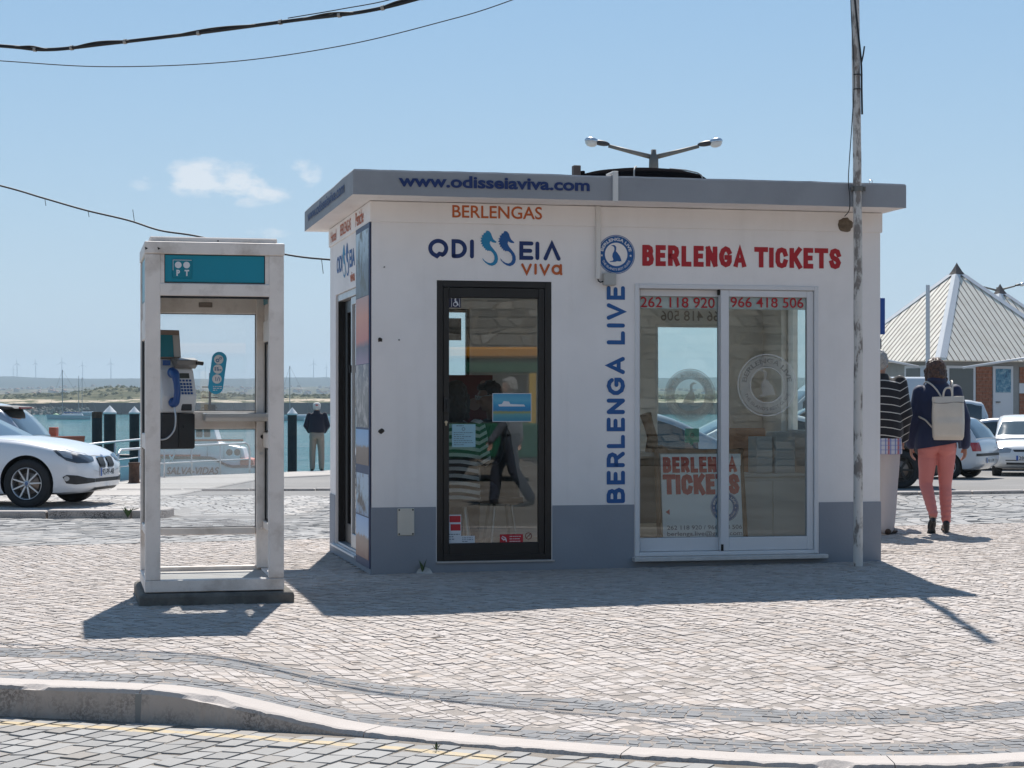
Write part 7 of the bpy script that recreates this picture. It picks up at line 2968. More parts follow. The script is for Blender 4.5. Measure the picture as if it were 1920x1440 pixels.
mb = MB()
mb.tube(catmull([rail_pt(0, 0), rail_pt(0, .45), rail_pt(.006, .60), rail_pt(.03, .68)], 5) + [rail_pt(s, .68 + .05 * s) for s in np.linspace(.06, .95, 20)] + catmull([rail_pt(.97, .74), rail_pt(.99, .68), rail_pt(1, .5), rail_pt(1, 0)], 5), .026, 8)
mb.build('top_rail', GALV, ra)
MB().tube([rail_pt(s, .34) for s in np.linspace(.0, 1, 20)], .016, 6).build('mid_rail', GALV, ra)
for s in (.2, .4, .6, .8):
    MB().tube([rail_pt(s, 0), rail_pt(s, .68 + .05 * s)], .018, 6).build('post', GALV, ra)
rb2 = thing('gangway_railing', 'thin tube railing at the water just right of the white saloon bonnet', 'railing', (0, 0, 0))
a_, b_ = pt(140, 836, 44), pt(272, 823, 48)
MB().tube([a_, b_], .028, 8).build('top_rail', GALV, rb2)
for t_ in (.1, .55, .95):
    p = a_.lerp(b_, t_)
    MB().tube([p, (p.x, p.y, p.z - 1.3)], .022, 6).build('post', GALV, rb2)
MB().tube([a_ - Vector((0, 0, .45)), b_ - Vector((0, 0, .45))], .018, 6).build('mid_rail', GALV, rb2)


# ---- boats
def hull(mb, L, B, D, sheer, mi=0, flare=.25, transom=.8, n=26, z0=-.5):
    """hull along x, bow at +x; sheer(t) gives the deck height, t from stern 0 to bow 1"""
    rows = []
    for i in range(n + 1):
        t_ = i / n
        x = -L / 2 + L * t_
        pw_ = (1 - max(0, (t_ - .55) / .45) ** 2.2) * (transom + (1 - transom) * min(1, t_ / .35))
        w_ = B / 2 * max(pw_, .012)
        zt_ = sheer(t_)
        xo = .35 * max(0, (t_ - .75) / .25) ** 2
        sec = []
        for k_ in range(9):
            q = k_ / 8
            z = z0 + (zt_ - z0) * q
            ww = w_ * ((1 - flare) + flare * q ** .7) * min(1, .25 + q * 2.2)
            sec.append((x + xo * q * L * .12, ww, z))
        rows.append([(p_[0], p_[1], p_[2]) for p_ in sec] + [(p_[0], -p_[1], p_[2]) for p_ in reversed(sec)])
    mb.grid(rows, mi, True)
    m_ = len(rows[0])
    mb.add(rows[0], [tuple(range(m_))], mi)
    for i in range(n):
        a, b = rows[i], rows[i + 1]
        mb.add([a[8], a[9], b[9], b[8]], [(0, 1, 2, 3)], mi + 1)
    return rows


BW_ = mat('boat_white', (.82, .80, .82), .4, var=.05, vscale=2)
BGREY = mat('hull_grey_white', (.66, .66, .68), .45, var=.07, vscale=2)
BOR = mat('boat_orange', (.56, .10, .035), .45)
BDARK = mat('boat_dark', (.02, .02, .022), .5)
DECK = mat('deck_grey', (.35, .35, .34), .7)
lb = thing('lifeboat', 'white and orange lifeboat with dark lettering on its hull behind the phone booth glass', 'lifeboat', (-18.75, 110, WATER_Z), R(180))
mb = MB()
hull(mb, 8.2, 2.9, 1.4, lambda t_: (.95 if t_ < .16 else .95 + .50 * sstep(.16, .32, t_)) + .22 * max(0, t_ - .4) ** 1.5, flare=.12)
hl = mb.build('hull', [BGREY, DECK], lb)
mb = MB()
for sg_ in (-1, 1):
    pts = []
    for i in range(27):
        t_ = i / 26
        x = -4.1 + 8.2 * t_
        pw_ = (1 - max(0, (t_ - .55) / .45) ** 2.2) * (.8 + .2 * min(1, t_ / .35))
        zt_ = float((.95 if t_ < .16 else .95 + .50 * sstep(.16, .32, t_)) + .22 * max(0, t_ - .4) ** 1.5)
        pts.append((x + .35 * max(0, (t_ - .75) / .25) ** 2 * .98, sg_ * (1.45 * pw_ + .03), zt_))
    mb.tube(pts, .075, 7)
mb.build('fender_rail', BDARK, lb)
# local +y side faces the viewer after the half turn
v, f = text_geo('SALVA-VIDAS', 0, 1, 0, 1, 0, .02, shear=.25)
MB().add([(.95 - 3.0 * q[0], 1.475, .50 + .42 * q[2]) for q in v], f).build('lettering', BDARK, lb, fix=False)
v, f = text_geo('M L01', 0, 1, 0, 1, 0, .02, shear=.25)
MB().add([(2.30 - 1.05 * q[0], 1.44 + .0 * q[0], 1.02 + .36 * q[2]) for q in v], f).build('lettering', BDARK, lb, fix=False)
mb = MB()
mb.prism([(-3.6, .9), (2.0, 1.3), (1.5, 2.35), (.7, 2.5), (.4, 3.3), (-1.6, 3.3), (-1.9, 2.3), (-3.3, 2.0)], -.85, .85, 'y')
lc = mb.build('wheelhouse', BW_, lb, bevel=.06, seg=2)
for i, (x0, x1) in enumerate(((-.1, .25), (-.55, -.2), (-1.0, -.65), (-1.45, -1.1))):
    mb = MB()
    mb.box(x0, x1, .85, .875, 2.62, 3.08)
    mb.build('window', BDARK, lc, bevel=.05, seg=2)
for x0 in (-2.55, -3.0):
    MB().lathe([(.001, .875), (.17, .875), (.19, .86)], (x0, 0, 1.75), 'y', 18).build('porthole', BDARK, lc)
MB().box(-3.35, 1.6, .851, .885, 2.38, 2.50).build('orange_band', BOR, lc)
mb = MB()
mb.prism([(-4.0, .98), (-3.2, .98), (-3.2, 1.45), (-3.9, 1.35)], -1.1, 1.1, 'y')
mb.build('stern_locker', BOR, lb, bevel=.04)
MB().box(-.9, 2.2, .92, .98, 1.36, 1.62).build('coaming', BOR, lb)
mb = MB()
mb.cyl((-1.3, 0, 3.3), (-1.3, 0, 6.3), .09, .05, 10)
for z in (4.3, 4.9, 5.5):
    mb.tube([(-1.75, 0, z), (-.85, 0, z)], .035, 6)
mb.box(-1.65, -1.0, -.2, .2, 4.0, 4.5)
mb.build('mast', BDARK, lb)
mb = MB()
for i in range(6):
    x = -3.2 + i * .95
    mb.tube([(x, .95, 1.4), (x, .95, 2.25)], .022, 5)
mb.tube([(-3.2, .95, 2.25), (1.6, .95, 2.25)], .022, 5)
mb.build('guard_rail', GALV, lb)
mb = MB()
mb.tube(catmull([(.55, 1.5, 1.55), (.9, 1.6, 1.1), (1.05, 1.62, .6), (1.25, 1.7, 0)], 6), .035, 6)
mb.tube(catmull([(.45, 1.5, 1.75), (.6, 1.62, 1.35), (.75, 1.6, 1.6), (.5, 1.6, 1.1)], 6), .04, 6)
mb.build('white_rope', mat('white_rope', (.7, .7, .7), .9), lb)

rb3 = thing('pilot_boat', 'boat with orange-red deck, white raft canister and light mast beyond the white saloon', 'boat', (-33.2, 130, WATER_Z), R(-4))
mb = MB()
hull(mb, 7.6, 2.6, 1.4, lambda t_: 2.25 + .1 * t_, flare=.2)
mb.build('hull', [BOR, BOR], rb3)
mb = MB()
mb.cyl((-.9, 0, 2.75), (.75, 0, 2.75), .48, n=18)
mb.build('raft_canister', BW_, rb3, bevel=.08, seg=2)
mb = MB()
mb.tube([(-1.0, 0, 2.3), (-1.0, 0, 4.1)], .10, 8)
mb.tube([(-1.0, 0, 4.1), (.7, 0, 2.5)], .035, 6)
mb.tube([(.2, -.6, 2.3), (.5, -.6, 3.3), (.8, -.6, 2.3)], .035, 6)
mb.build('mast', BDARK, rb3)
MB().box(-1.75, -.95, -.25, .25, 4.1, 4.42).build('light_box', BW_, rb3, bevel=.04)
MB().box(-.948, -.72, -.2, .2, 4.12, 4.40).build('amber_light', mat('amber_lamp', (.6, .18, .03), .3), rb3, bevel=.03)
MB().box(1.7, 2.2, -.3, .3, 2.35, 2.95).build('red_box', BOR, rb3, bevel=.03)


def yacht(label, x, d, L, mast_h, heading, cover=None, mizzen=None, loc_label=None):
    o = thing('sailing_boat', label, 'sailing boat', (x, d, WATER_Z), heading, 'sailing boats at anchor')
    mb = MB()
    hull(mb, L, L * .26, 1.2, lambda t_: 1.15 + .45 * t_ ** 2, flare=.15, transom=.6)
    mb.build('hull', [mat('pale_blue_hull', (.30, .40, .44), .4), DECK], o)
    mb = MB()
    mb.prism([(-L * .33, 1.1), (L * .20, 1.2), (L * .15, 1.75), (-L * .30, 1.8)], -L * .07, L * .07, 'y')
    c_ = mb.build('cabin', BW_, o, bevel=.1)
    for k_ in range(5):
        xx = -L * .26 + k_ * L * .085
        mb = MB()
        mb.box(xx, xx + L * .05, -L * .07 - .02, -L * .07, 1.42, 1.64)
        mb.build('window', BDARK, c_)
    mb = MB()
    mb.cyl((L * .16, 0, 1.2), (L * .16, 0, mast_h), .13, .09, 8)
    mb.build('mast', mat('mast_grey', (.20, .21, .23), .4, .5), o)
    mb = MB()
    mb.tube([(L * .16, 0, mast_h), (L * .52, 0, 1.7)], .035, 5)
    mb.tube([(L * .16, 0, mast_h), (-L * .47, 0, 1.5)], .03, 5)
    mb.build('rigging', mat('mast_grey'), o)
    if cover:
        mb = MB()
        mb.tube([(L * .13, 0, 2.2), (-L * .28, 0, 2.1)], [.22, .16], 8)
        mb.build('sail_cover', cover, o)
    if mizzen:
        mb = MB()
        mb.cyl((-L * .22, 0, 1.4), (-L * .22, 0, mizzen), .10, .07, 8)
        mb.build('mizzen_mast', mat('mast_grey'), o)
    return o


BLUEC = mat('blue_canvas', (.02, .07, .20), .8)
y1 = yacht('blue-hulled sailing boat with two masts and a blue sail cover at anchor on the left', -139.5, 600, 13.2, 15.6, R(188), BLUEC, 13.8)
MB().lathe([(.001, .55), (.7, .35), (1.0, 0)], (4.2, -1.2, 1.4), 'z', 12).build('green_dinghy', mat('green_rubber', (.12, .30, .14), .6), y1)
yacht('sailing boat with one tall mast at anchor between phone booth and kiosk', -63.5, 560, 11.5, 16.0, R(186))
yacht('distant sailing boat with a bare mast behind the two-masted one', -183.5, 820, 10.0, 16.5, R(185))
mo = thing('motor_boat', 'small pale motor boat moored beyond the person in the white cap', 'motor boat', (-55.5, 545, WATER_Z), R(8))
mb = MB()
hull(mb, 8.0, 2.6, 1.0, lambda t_: .9 + .5 * t_, flare=.2)
mb.build('hull', [BW_, DECK], mo)
mb = MB()
mb.prism([(-1.5, 1), (1.0, 1.1), (.4, 2.3), (-1.4, 2.3)], -.8, .8, 'y')
mb.build('cabin', BW_, mo, bevel=.08)
MB().box(-1.0, .2, -.83, -.8, 1.6, 2.1).build('window', BDARK, mo)

# ---- far shore: breakwater, rocks, dunes, scrub, town, hills
bwm = bpy.data.materials.new('breakwater_concrete')
bwm.use_nodes = True
t = NT(bwm)
p_ = t.pos()
sx_ = t.new('ShaderNodeSeparateXYZ')
t.link(p_, sx_.inputs[0])
c = t.mix(t.noise(.06, 6, .65, p_), (.045, .045, .046), (.08, .078, .075))
jt = t.math('LESS_THAN', t.math('FRACT', t.math('DIVIDE', sx_.outputs[0], 9.0)), .04)
c = t.mix(t.math('MULTIPLY', jt, .5), c, (.03, .03, .03))
t.link(c, t.bsdf.inputs['Base Color'])
t.bsdf.inputs['Roughness'].default_value = .95
bkw = thing('breakwater', 'long dark concrete breakwater wall across the harbour', 'breakwater', (0, 0, 0))
for i in range(34):
    x0 = -262 + i * 18
    dy = 6 * mnoise.noise((i * .3, 0, 0))
    h_ = 2.55 - .55 * sstep(-215, -260, x0)
    MB().box(x0 + .1, x0 + 17.9, 930, 938, -5, float(h_)).build('wall_section', bwm, bkw)

ROCK = mat('riprap_rock', (.22, .20, .175), .95, var=.45, vscale=.35)
mb = MB()
rn = random.Random(3)
for i in range(420):
    x = rn.uniform(-300, -205)
    y = rn.uniform(905, 928)
    s_ = rn.uniform(.6, 1.5)
    h_ = WATER_Z + .2 + (y - 905) / 23 * 3.4 * rn.uniform(.6, 1.1)
    v = [(x + s_ * rn.uniform(-1, 1), y + s_ * rn.uniform(-1, 1), h_ + s_ * rn.uniform(-.7, .7)) for _ in range(7)]
    bm = bmesh.new()
    vs = [bm.verts.new(q) for q in v]
    bmesh.ops.convex_hull(bm, input=vs)
    bm.verts.index_update()
    mb.add([q.co[:] for q in bm.verts], [tuple(w.index for w in f_.verts) for f_ in bm.faces])
    bm.free()
mb.build('rocks', ROCK, None, fix=False, kind='stuff')


def terrain(name, x0, x1, nx, y0, y1, ny, zf, m):
    xs, ys = np.linspace(x0, x1, nx), np.linspace(y0, y1, ny)
    return sheet(name, xs, ys, np.vectorize(zf), m, None, None, kind='structure')


def land_mat(name, cols, sc, extra=None):
    m = bpy.data.materials.new(name)
    m.use_nodes = True
    t = NT(m)
    p = t.pos()
    c = t.ramp(t.noise(sc, 8, .68, p), [(a, b) for a, b in cols])
    if extra:
        col, s2, lo, hi = extra
        c = t.mix(t.ramp(t.noise(s2, 6, .7, p), [(lo, 0.0), (hi, 1.0)]), c, col)
    t.link(c, t.bsdf.inputs['Base Color'])
    t.bsdf.inputs['Roughness'].default_value = 1.0
    t.bsdf.inputs['Specular IOR Level'].default_value = .05
    return m


SANDM = land_mat('dune_sand', [(.35, (.46, .38, .28)), (.65, (.56, .47, .36))], .03, ((.10, .105, .055), .09, .45, .53))
SCRUB = land_mat('coastal_scrub', [(.35, (.05, .055, .028)), (.5, (.10, .10, .055)), (.62, (.17, .155, .095)), (.72, (.24, .21, .15))], .07, ((.33, .28, .21), .045, .62, .72))
PLAIN = land_mat('inland_plain', [(.35, (.05, .06, .035)), (.55, (.11, .105, .07)), (.68, (.20, .165, .12))], .012, ((.42, .33, .28), .02, .60, .66))
HILLM = land_mat('far_hills', [(.3, (.018, .030, .024)), (.6, (.035, .046, .034)), (.75, (.065, .066, .05))], .004)


def fb(x, y, s, o=4):
    return mnoise.fractal((x * s, y * s, 2.7), 1.0, 2.0, o)


terrain('sand_dunes', -420, 420, 140, 938, 1040, 14, lambda x, y: 1.5 + 2.6 * float(sstep(938, 975, y)) + 1.1 * fb(x, y, .03) * float(sstep(938, 960, y)) - 4.0 * float(sstep(1010, 1040, y)), SANDM)
terrain('scrub_land', -520, 520, 170, 985, 1500, 26, lambda x, y: 1.0 + 4.2 * float(sstep(985, 1060, y)) + 3.6 * float(sstep(1050, 1350, y)) + 1.5 * fb(x, y, .018) + 4.6 * math.exp(-((x + 212) / 45) ** 2 - ((y - 1130) / 60) ** 2) + 3.6 * math.exp(-((x + 245) / 22) ** 2 - ((y - 1160) / 60) ** 2), SCRUB)
terrain('inland_plain', -1500, 1500, 120, 1450, 4200, 26, lambda x, y: 6 + 30 * float(sstep(1500, 4100, y)) + 6 * fb(x, y, .003), PLAIN)
terrain('far_hills', -2600, 2600, 200, 4100, 6400, 22, lambda x, y: 30 + 60 * float(sstep(4150, 5950, y)) + 5 * fb(x, y, .0016) + 2.0 * fb(x, y, .008) + (-3.2 if x > -1500 else 0) * float(sstep(-1600, -1300, x)), HILLM)
# leafy clumps so that the scrub has a ragged top edge
mb = MB()
rn = random.Random(9)
for i in range(2600):
    x, y = rn.uniform(-400, 200), rn.uniform(990, 1230)
    base = 1.0 + 4.2 * float(sstep(985, 1060, y)) + 3.6 * float(sstep(1050, 1350, y)) + 1.5 * fb(x, y, .018) + 4.6 * math.exp(-((x + 212) / 45) ** 2 - ((y - 1130) / 60) ** 2) + 3.6 * math.exp(-((x + 245) / 22) ** 2 - ((y - 1160) / 60) ** 2)
    s_ = rn.uniform(.5, 1.7)
    n_ = 6
    top = [(x + rn.uniform(-.3, .3) * s_, y + rn.uniform(-.3, .3) * s_, base + s_ * rn.uniform(.7, 1.1))]
    ring = [(x + s_ * rn.uniform(.7, 1.4) * math.cos(6.283 * k_ / n_), y + s_ * rn.uniform(.7, 1.4) * math.sin(6.283 * k_ / n_), base + s_ * rn.uniform(-.1, .4)) for k_ in range(n_)]
    mb.add(top + ring, [(0, 1 + k_, 1 + (k_ + 1) % n_) for k_ in range(n_)])
mb.build('dune_shrubs', land_mat('shrub_green', [(.3, (.045, .055, .025)), (.6, (.085, .09, .045)), (.75, (.15, .14, .085))], .15), None, fix=False, kind='stuff')
# scattered pale houses of the far town
mb = MB()
for i in range(420):
    x, y = rn.uniform(-1100, 600), rn.uniform(2300, 4000)
    z = 6 + 30 * float(sstep(1500, 4100, y)) + 6 * fb(x, y, .003)
    w_, h_ = rn.uniform(4, 9), rn.uniform(2, 3.6)
    mb.box(x, x + w_, y, y + 8, z - 1, z + h_, rn.choice([0, 0, 0, 2]))
    mb.prism([(x - .3, z + h_), (x + w_ + .3, z + h_), (x + w_ / 2, z + h_ + 1.1)], y - .3, y + 8.3, 'y', 1)
mb.build('far_town_houses', [mat('far_white_wall', (.52, .49, .46), .9), mat('far_red_roof', (.30, .15, .10), .9), mat('far_cream_wall', (.45, .38, .30), .9)], None, fix=False, kind='stuff')

# ---- wind turbines on the ridge
WTM = mat('turbine_grey', (.62, .63, .65), .5)


def turbine_base():
    o = thing('wind_turbine', '', 'wind turbine', (0, 0, 0), 0, 'wind turbines along the far ridge')
    MB().cyl((0, 0, -12), (0, 0, 45), 1.5, .9, 10).build('tower', WTM, o)
    MB().box(-.9, .9, -2.2, 3, 44.3, 46.2).build('nacelle', WTM, o)
    for k_ in range(3):
        a = R(90 + 120 * k_)
        ca, sa = math.cos(a), math.sin(a)
        L_ = 20
        mb = MB()
        mb.add([(ca * 1 - sa * .5, -2.4, 45.3 + sa * 1 + ca * .5), (ca * 1 + sa * .5, -2.4, 45.3 + sa * 1 - ca * .5), (ca * L_ + sa * .2, -2.5, 45.3 + sa * L_), (ca * 5 - sa * 1.3, -2.2, 45.3 + sa * 5 + ca * 1.3),
                (ca * 1, -1.8, 45.3 + sa * 1), (ca * 5, -1.8, 45.3 + sa * 5)], [(0, 1, 2, 3), (0, 4, 1), (1, 4, 5, 2), (0, 3, 5, 4), (3, 2, 5)])
        mb.build('blade', WTM, o)
    return o


wt0 = None
for px, base_y, k_, lab in ((25, 708, .62, 'leftmost wind turbine of the far ridge, half behind its neighbour'), (32, 707, .95, 'second wind turbine from the left edge on the far ridge'), (67, 706, .95, 'faint wind turbine between the left pair and the anchored masts'), (116, 706, 1.02, 'wind turbine rising above the tall mast of the anchored sailing boat'), (155, 707, .85, 'wind turbine right of the anchored sailing boat masts'), (208, 706, .95, 'wind turbine above the capped mooring piles left of the phone booth'),
                            (385, 709, .8, 'wind turbine seen through the phone booth glass left of the pill sticker'), (374, 709, .6, 'smaller wind turbine beside the payphone hood seen through the booth glass'), (588, 707, .95, 'wind turbine between the sailing mast and the kiosk wall'), (612, 707, .7, 'shorter wind turbine close to the kiosk wall corner')):
    d = 5900
    x = (px - 960) / 3570 * d
    if wt0 is None:
        o = wt0 = turbine_base()
    else:
        o = dup(wt0)
    o.location = (x, d, EYE + (760 - base_y) / 3570 * d - 1)
    o.scale = (k_, k_, k_)
    o.rotation_euler = (0, 0, R(rn.uniform(-35, 35)))
    o['label'] = lab

# ================================================================== PAVILIONS, LAMPS, SIGNS ON THE RIGHT
PN, PS, PTH = Vector((12.37, 55.0, 0)), 5.5, R(25)
U1 = Vector((math.cos(PTH), math.sin(PTH), 0))
U2 = Vector((-math.sin(PTH), math.cos(PTH), 0))
EZ, AZ = 2.60, 5.38
pav = thing('pavilion', 'low pavilion with a ribbed white pyramid roof and brown brick panels', 'pavilion', PN, PTH, 'pavilions with pyramid roofs')
RSH = mat('ribbed_roof_sheet', (.80, .735, .63), .55, var=.07, vscale=1.5, dirt=(.45, .34, .23), dscale=1.6, damt=.4)
RSEAM = mat('rusty_roof_seam', (.34, .25, .17), .85, var=.3, vscale=5)
RIDG = mat('white_ridge_sheet', (.62, .63, .64), .5, var=.04)
apx = Vector((PS / 2, PS / 2, AZ))


def roof_face(a, b):
    """face between eave corners a and b: sheets run straight up the slope, cut at the hips"""
    a, b = Vector(a), Vector(b)
    e = (b - a).normalized()
    mid = (a + b) / 2
    up = (apx - mid).normalized()
    nrm = e.cross(up).normalized()
    if nrm.z < 0:
        nrm = -nrm
    half = (b - a).length / 2
    H_ = (apx - mid).length
    n_ = 26

    def top(s):
        return H_ * (1 - abs(s) / half)
    for i in range(n_):
        s0, s1 = -half + 2 * half * i / n_, -half + 2 * half * (i + 1) / n_
        t0, t1 = top(s0), top(s1)
        mb = MB()
        q = .004

        def W(s, t_, o_):
            return mid + e * s + up * t_ + nrm * o_
        lo = -.10
        ss = [(s0 + q, lo), (s1 - q, lo), (s1 - q, max(lo + .02, top(s1 - q))), (s0 + q, max(lo + .02, top(s0 + q)))]
        mb.add([W(s, t_, .02) for s, t_ in ss] + [W(s, t_, -.02) for s, t_ in ss], [(0, 1, 2, 3), (4, 7, 6, 5), (0, 4, 5, 1), (1, 5, 6, 2), (2, 6, 7, 3), (3, 7, 4, 0)])
        mb.build('roof_sheet', RSH, pav)
        if i and top(s0) > .1:
            mb = MB()
            mb.add([W(s0 - .018, lo - .02, .021), W(s0 + .018, lo - .02, .021), W(s0 + .018, top(s0 + .02), .021), W(s0 - .018, top(s0 - .02), .021), W(s0, lo - .02, .034), W(s0, top(s0), .034)], [(0, 4, 5, 3), (1, 2, 5, 4), (0, 1, 4), (2, 3, 5)])
            mb.build('roof_rib', RSEAM, pav)


cs = [(0, 0, EZ), (PS, 0, EZ), (PS, PS, EZ), (0, PS, EZ)]
for i in range(4):
    roof_face(cs[i], cs[(i + 1) % 4])
for i in range(4):
    c0_ = Vector(cs[i])
    dr = (apx - c0_)
    n1 = Vector(cs[(i + 1) % 4]) - c0_
    n2 = Vector(cs[(i - 1) % 4]) - c0_
    n1.normalize()
    n2.normalize()
    st_ = c0_ - dr.normalized() * .06 + Vector((0, 0, .06))
    en = c0_ + dr * .93 + Vector((0, 0, .09))
    mb = MB()
    w_ = .24
    mb.add([st_, st_ + n1 * w_ - Vector((0, 0, .02)), en + n1 * w_ * .8 - Vector((0, 0, .02)), en, st_ + n2 * w_ - Vector((0, 0, .02)), en + n2 * w_ * .8 - Vector((0, 0, .02))], [(0, 1, 2, 3), (0, 3, 5, 4)])
    mb.build('ridge_sheet', RIDG, pav, fix=False)
mb = MB()
q0 = apx - Vector((0, 0, .30))
ring0 = [(apx.x + sx * .24, apx.y + sy * .24, AZ - .22) for sx, sy in ((-1, -1), (1, -1), (1, 1), (-1, 1))]
ring1 = [(apx.x + sx * .12, apx.y + sy * .12, AZ - .02) for sx, sy in ((-1, -1), (1, -1), (1, 1), (-1, 1))]
ring2 = [(apx.x + sx * .04, apx.y + sy * .04, AZ + .16) for sx, sy in ((-1, -1), (1, -1), (1, 1), (-1, 1))]
mb.grid([ring0, ring1, ring2], None, False, True)
tip = (apx.x, apx.y, AZ + .26)
mb.add(ring2 + [tip], [(0, 1, 4), (1, 2, 4), (2, 3, 4), (3, 0, 4)])
mb.build('finial', mat('slate_finial', (.13, .105, .095), .8, var=.3, vscale=8), pav)
WG = mat('grey_wall_paint', (.30, .30, .29), .85, var=.06)
WB = mat('bare_brick', (.30, .125, .075), .9, var=.25, vscale=10)
INS = .35
wz0, wz1 = -.7, EZ - .06
mb = MB()
a_, b_ = INS, PS - INS
mb.box(a_, b_, a_, b_, wz0, wz1)
wall_ = mb.build('wall', WG, pav)
MB().box(a_ - .1, b_ + .1, a_ - .1, b_ + .1, wz1 + .002, wz1 + .05).build('eaves_board', mat('grey_eaves', (.22, .22, .21), .9), pav)


def facing(x0, x1, z0, z1, m, nm, th=.03, off=0.0, side=0):
    mb = MB()
    if side == 0:
        mb.box(a_ + x0, a_ + x1, a_ - th - off, a_ - off - .001, z0, z1)
    else:
        mb.box(a_ - th - off, a_ - off - .001, a_ + x0, a_ + x1, z0, z1)
    return mb.build(nm, m, pav)


WJ = mat('white_joinery', (.62, .63, .65), .5)
BMORT = mat('brick_mortar', (.34, .27, .22), .95)


def bricks(x0, x1, z0, z1):
    facing(x0, x1, z0, z1, BMORT, 'brick_bed', .012)
    nr = int((z1 - z0) / .10)
    for r_ in range(nr):
        za = z0 + (z1 - z0) * r_ / nr
        zb = z0 + (z1 - z0) * (r_ + 1) / nr
        o_ = .11 if r_ % 2 else 0
        x = x0 - o_
        while x < x1:
            xa, xb = max(x0, x) + .005, min(x1, x + .22) - .005
            if xb - xa > .03:
                facing(xa, xb, za + .005, zb - .005, WB, 'brick', .020, .012)
            x += .22


def glazed(x0, x1, z0, z1, gz0, gm, nm, side=0):
    f_ = facing(x0, x1, z0, z1, WJ, nm, .05, 0, side)
    g_ = facing(x0 + .09, x1 - .09, gz0, z1 - .08, gm, 'pane', .012, .051, side)
    g_.parent = f_
    return f_


DGL = mat('dark_shop_glass', (.07, .075, .07), .08, spec=.6)
def graffiti_mat():
    m = bpy.data.materials.new('blue_whitewashed_glass')
    m.use_nodes = True
    t = NT(m)
    c = t.ramp(t.noise(9, 6, .7, t.objco()), [(.38, (.03, .11, .20)), (.5, (.07, .22, .32)), (.62, (.25, .38, .44))])
    t.link(c, t.bsdf.inputs['Base Color'])
    t.bsdf.inputs['Roughness'].default_value = .3
    return m


glazed(.12, 1.16, .31, 2.40, 1.32, DGL, 'glazed_door')
bricks(1.20, 1.79, .31, 2.38)
dd = glazed(1.81, 2.55, .31, 2.40, 1.62, graffiti_mat(), 'white_door')
h_ = MB().box(a_ + 1.90, a_ + 2.04, a_ - .10, a_ - .06, 1.325, 1.35).build('handle', BDARK, dd)
bricks(2.81, 3.22, 1.90, 2.38)
facing(2.80, 3.23, 1.60, 1.895, WJ, 'white_panel', .03)
bricks(2.81, 3.22, .31, 1.595)
pz = facing(3.24, 3.9, 1.46, 2.36, WJ, 'poster_frame', .05)
q_ = facing(3.28, 3.86, 1.50, 2.10, mat('blue_poster', (.02, .12, .26), .5, var=.5, vscale=9), 'poster', .01, .051)
q_.parent = pz
q_ = facing(3.28, 3.86, 2.102, 2.32, mat('maroon_poster', (.10, .01, .03), .5), 'poster', .01, .051)
q_.parent = pz
glazed(.30, 1.75, 1.05, 2.42, 1.12, DGL, 'window', 1)
sgn = facing(.10, .95, 1.65, 2.36, mat('pale_sign_board', (.48, .53, .60), .6), 'sign_board', .02, .055, 1)
mb = MB()
for pts in ([(.55, 2.18), (.46, 2.2), (.47, 2.0), (.44, 1.88)], [(.56, 2.06), (.40, 2.08)], [(.42, 2.0), (.36, 1.98), (.36, 1.90)], [(.34, 1.99), (.28, 1.92), (.34, 1.90), (.30, 2.0)], [(.25, 1.98), (.24, 1.90), (.18, 1.92), (.16, 2.0)], [(.15, 1.98), (.14, 1.92)]):
    n0 = len(mb.v)
    stroke(mb, pts, .025, 0)
    for i in range(n0, len(mb.v)):
        u, _, z = mb.v[i]
        mb.v[i] = (a_ - .0765, a_ + u, z)
mb.build('lettering', mat('blue_black_ink', (.02, .04, .09), .6), sgn, fix=False)
for p0, p1 in (((.45, -.45, 2.32), (3.9, -2.6, 2.95)), ((-.35, .55, 2.36), (-2.4, 1.0, 2.75))):
    MB().tube([p0, p1], .035, 8).build('awning_arm', WTM, pav)
pav2 = dup(pav, None, (PN.x + 3.95, PN.y + 10.2, 0), PTH, 'second pavilion roof farther back, mostly hidden behind the near one')

fm = thing('white_mast', 'plain pale grey mast standing in front of the pyramid roof', 'mast', (10.92, 50, -.45))
MB().cyl((0, 0, 0), (0, 0, 4.85), .062, .052, 12).build('shaft', mat('pale_mast', (.50, .52, .55), .4, .2), fm)


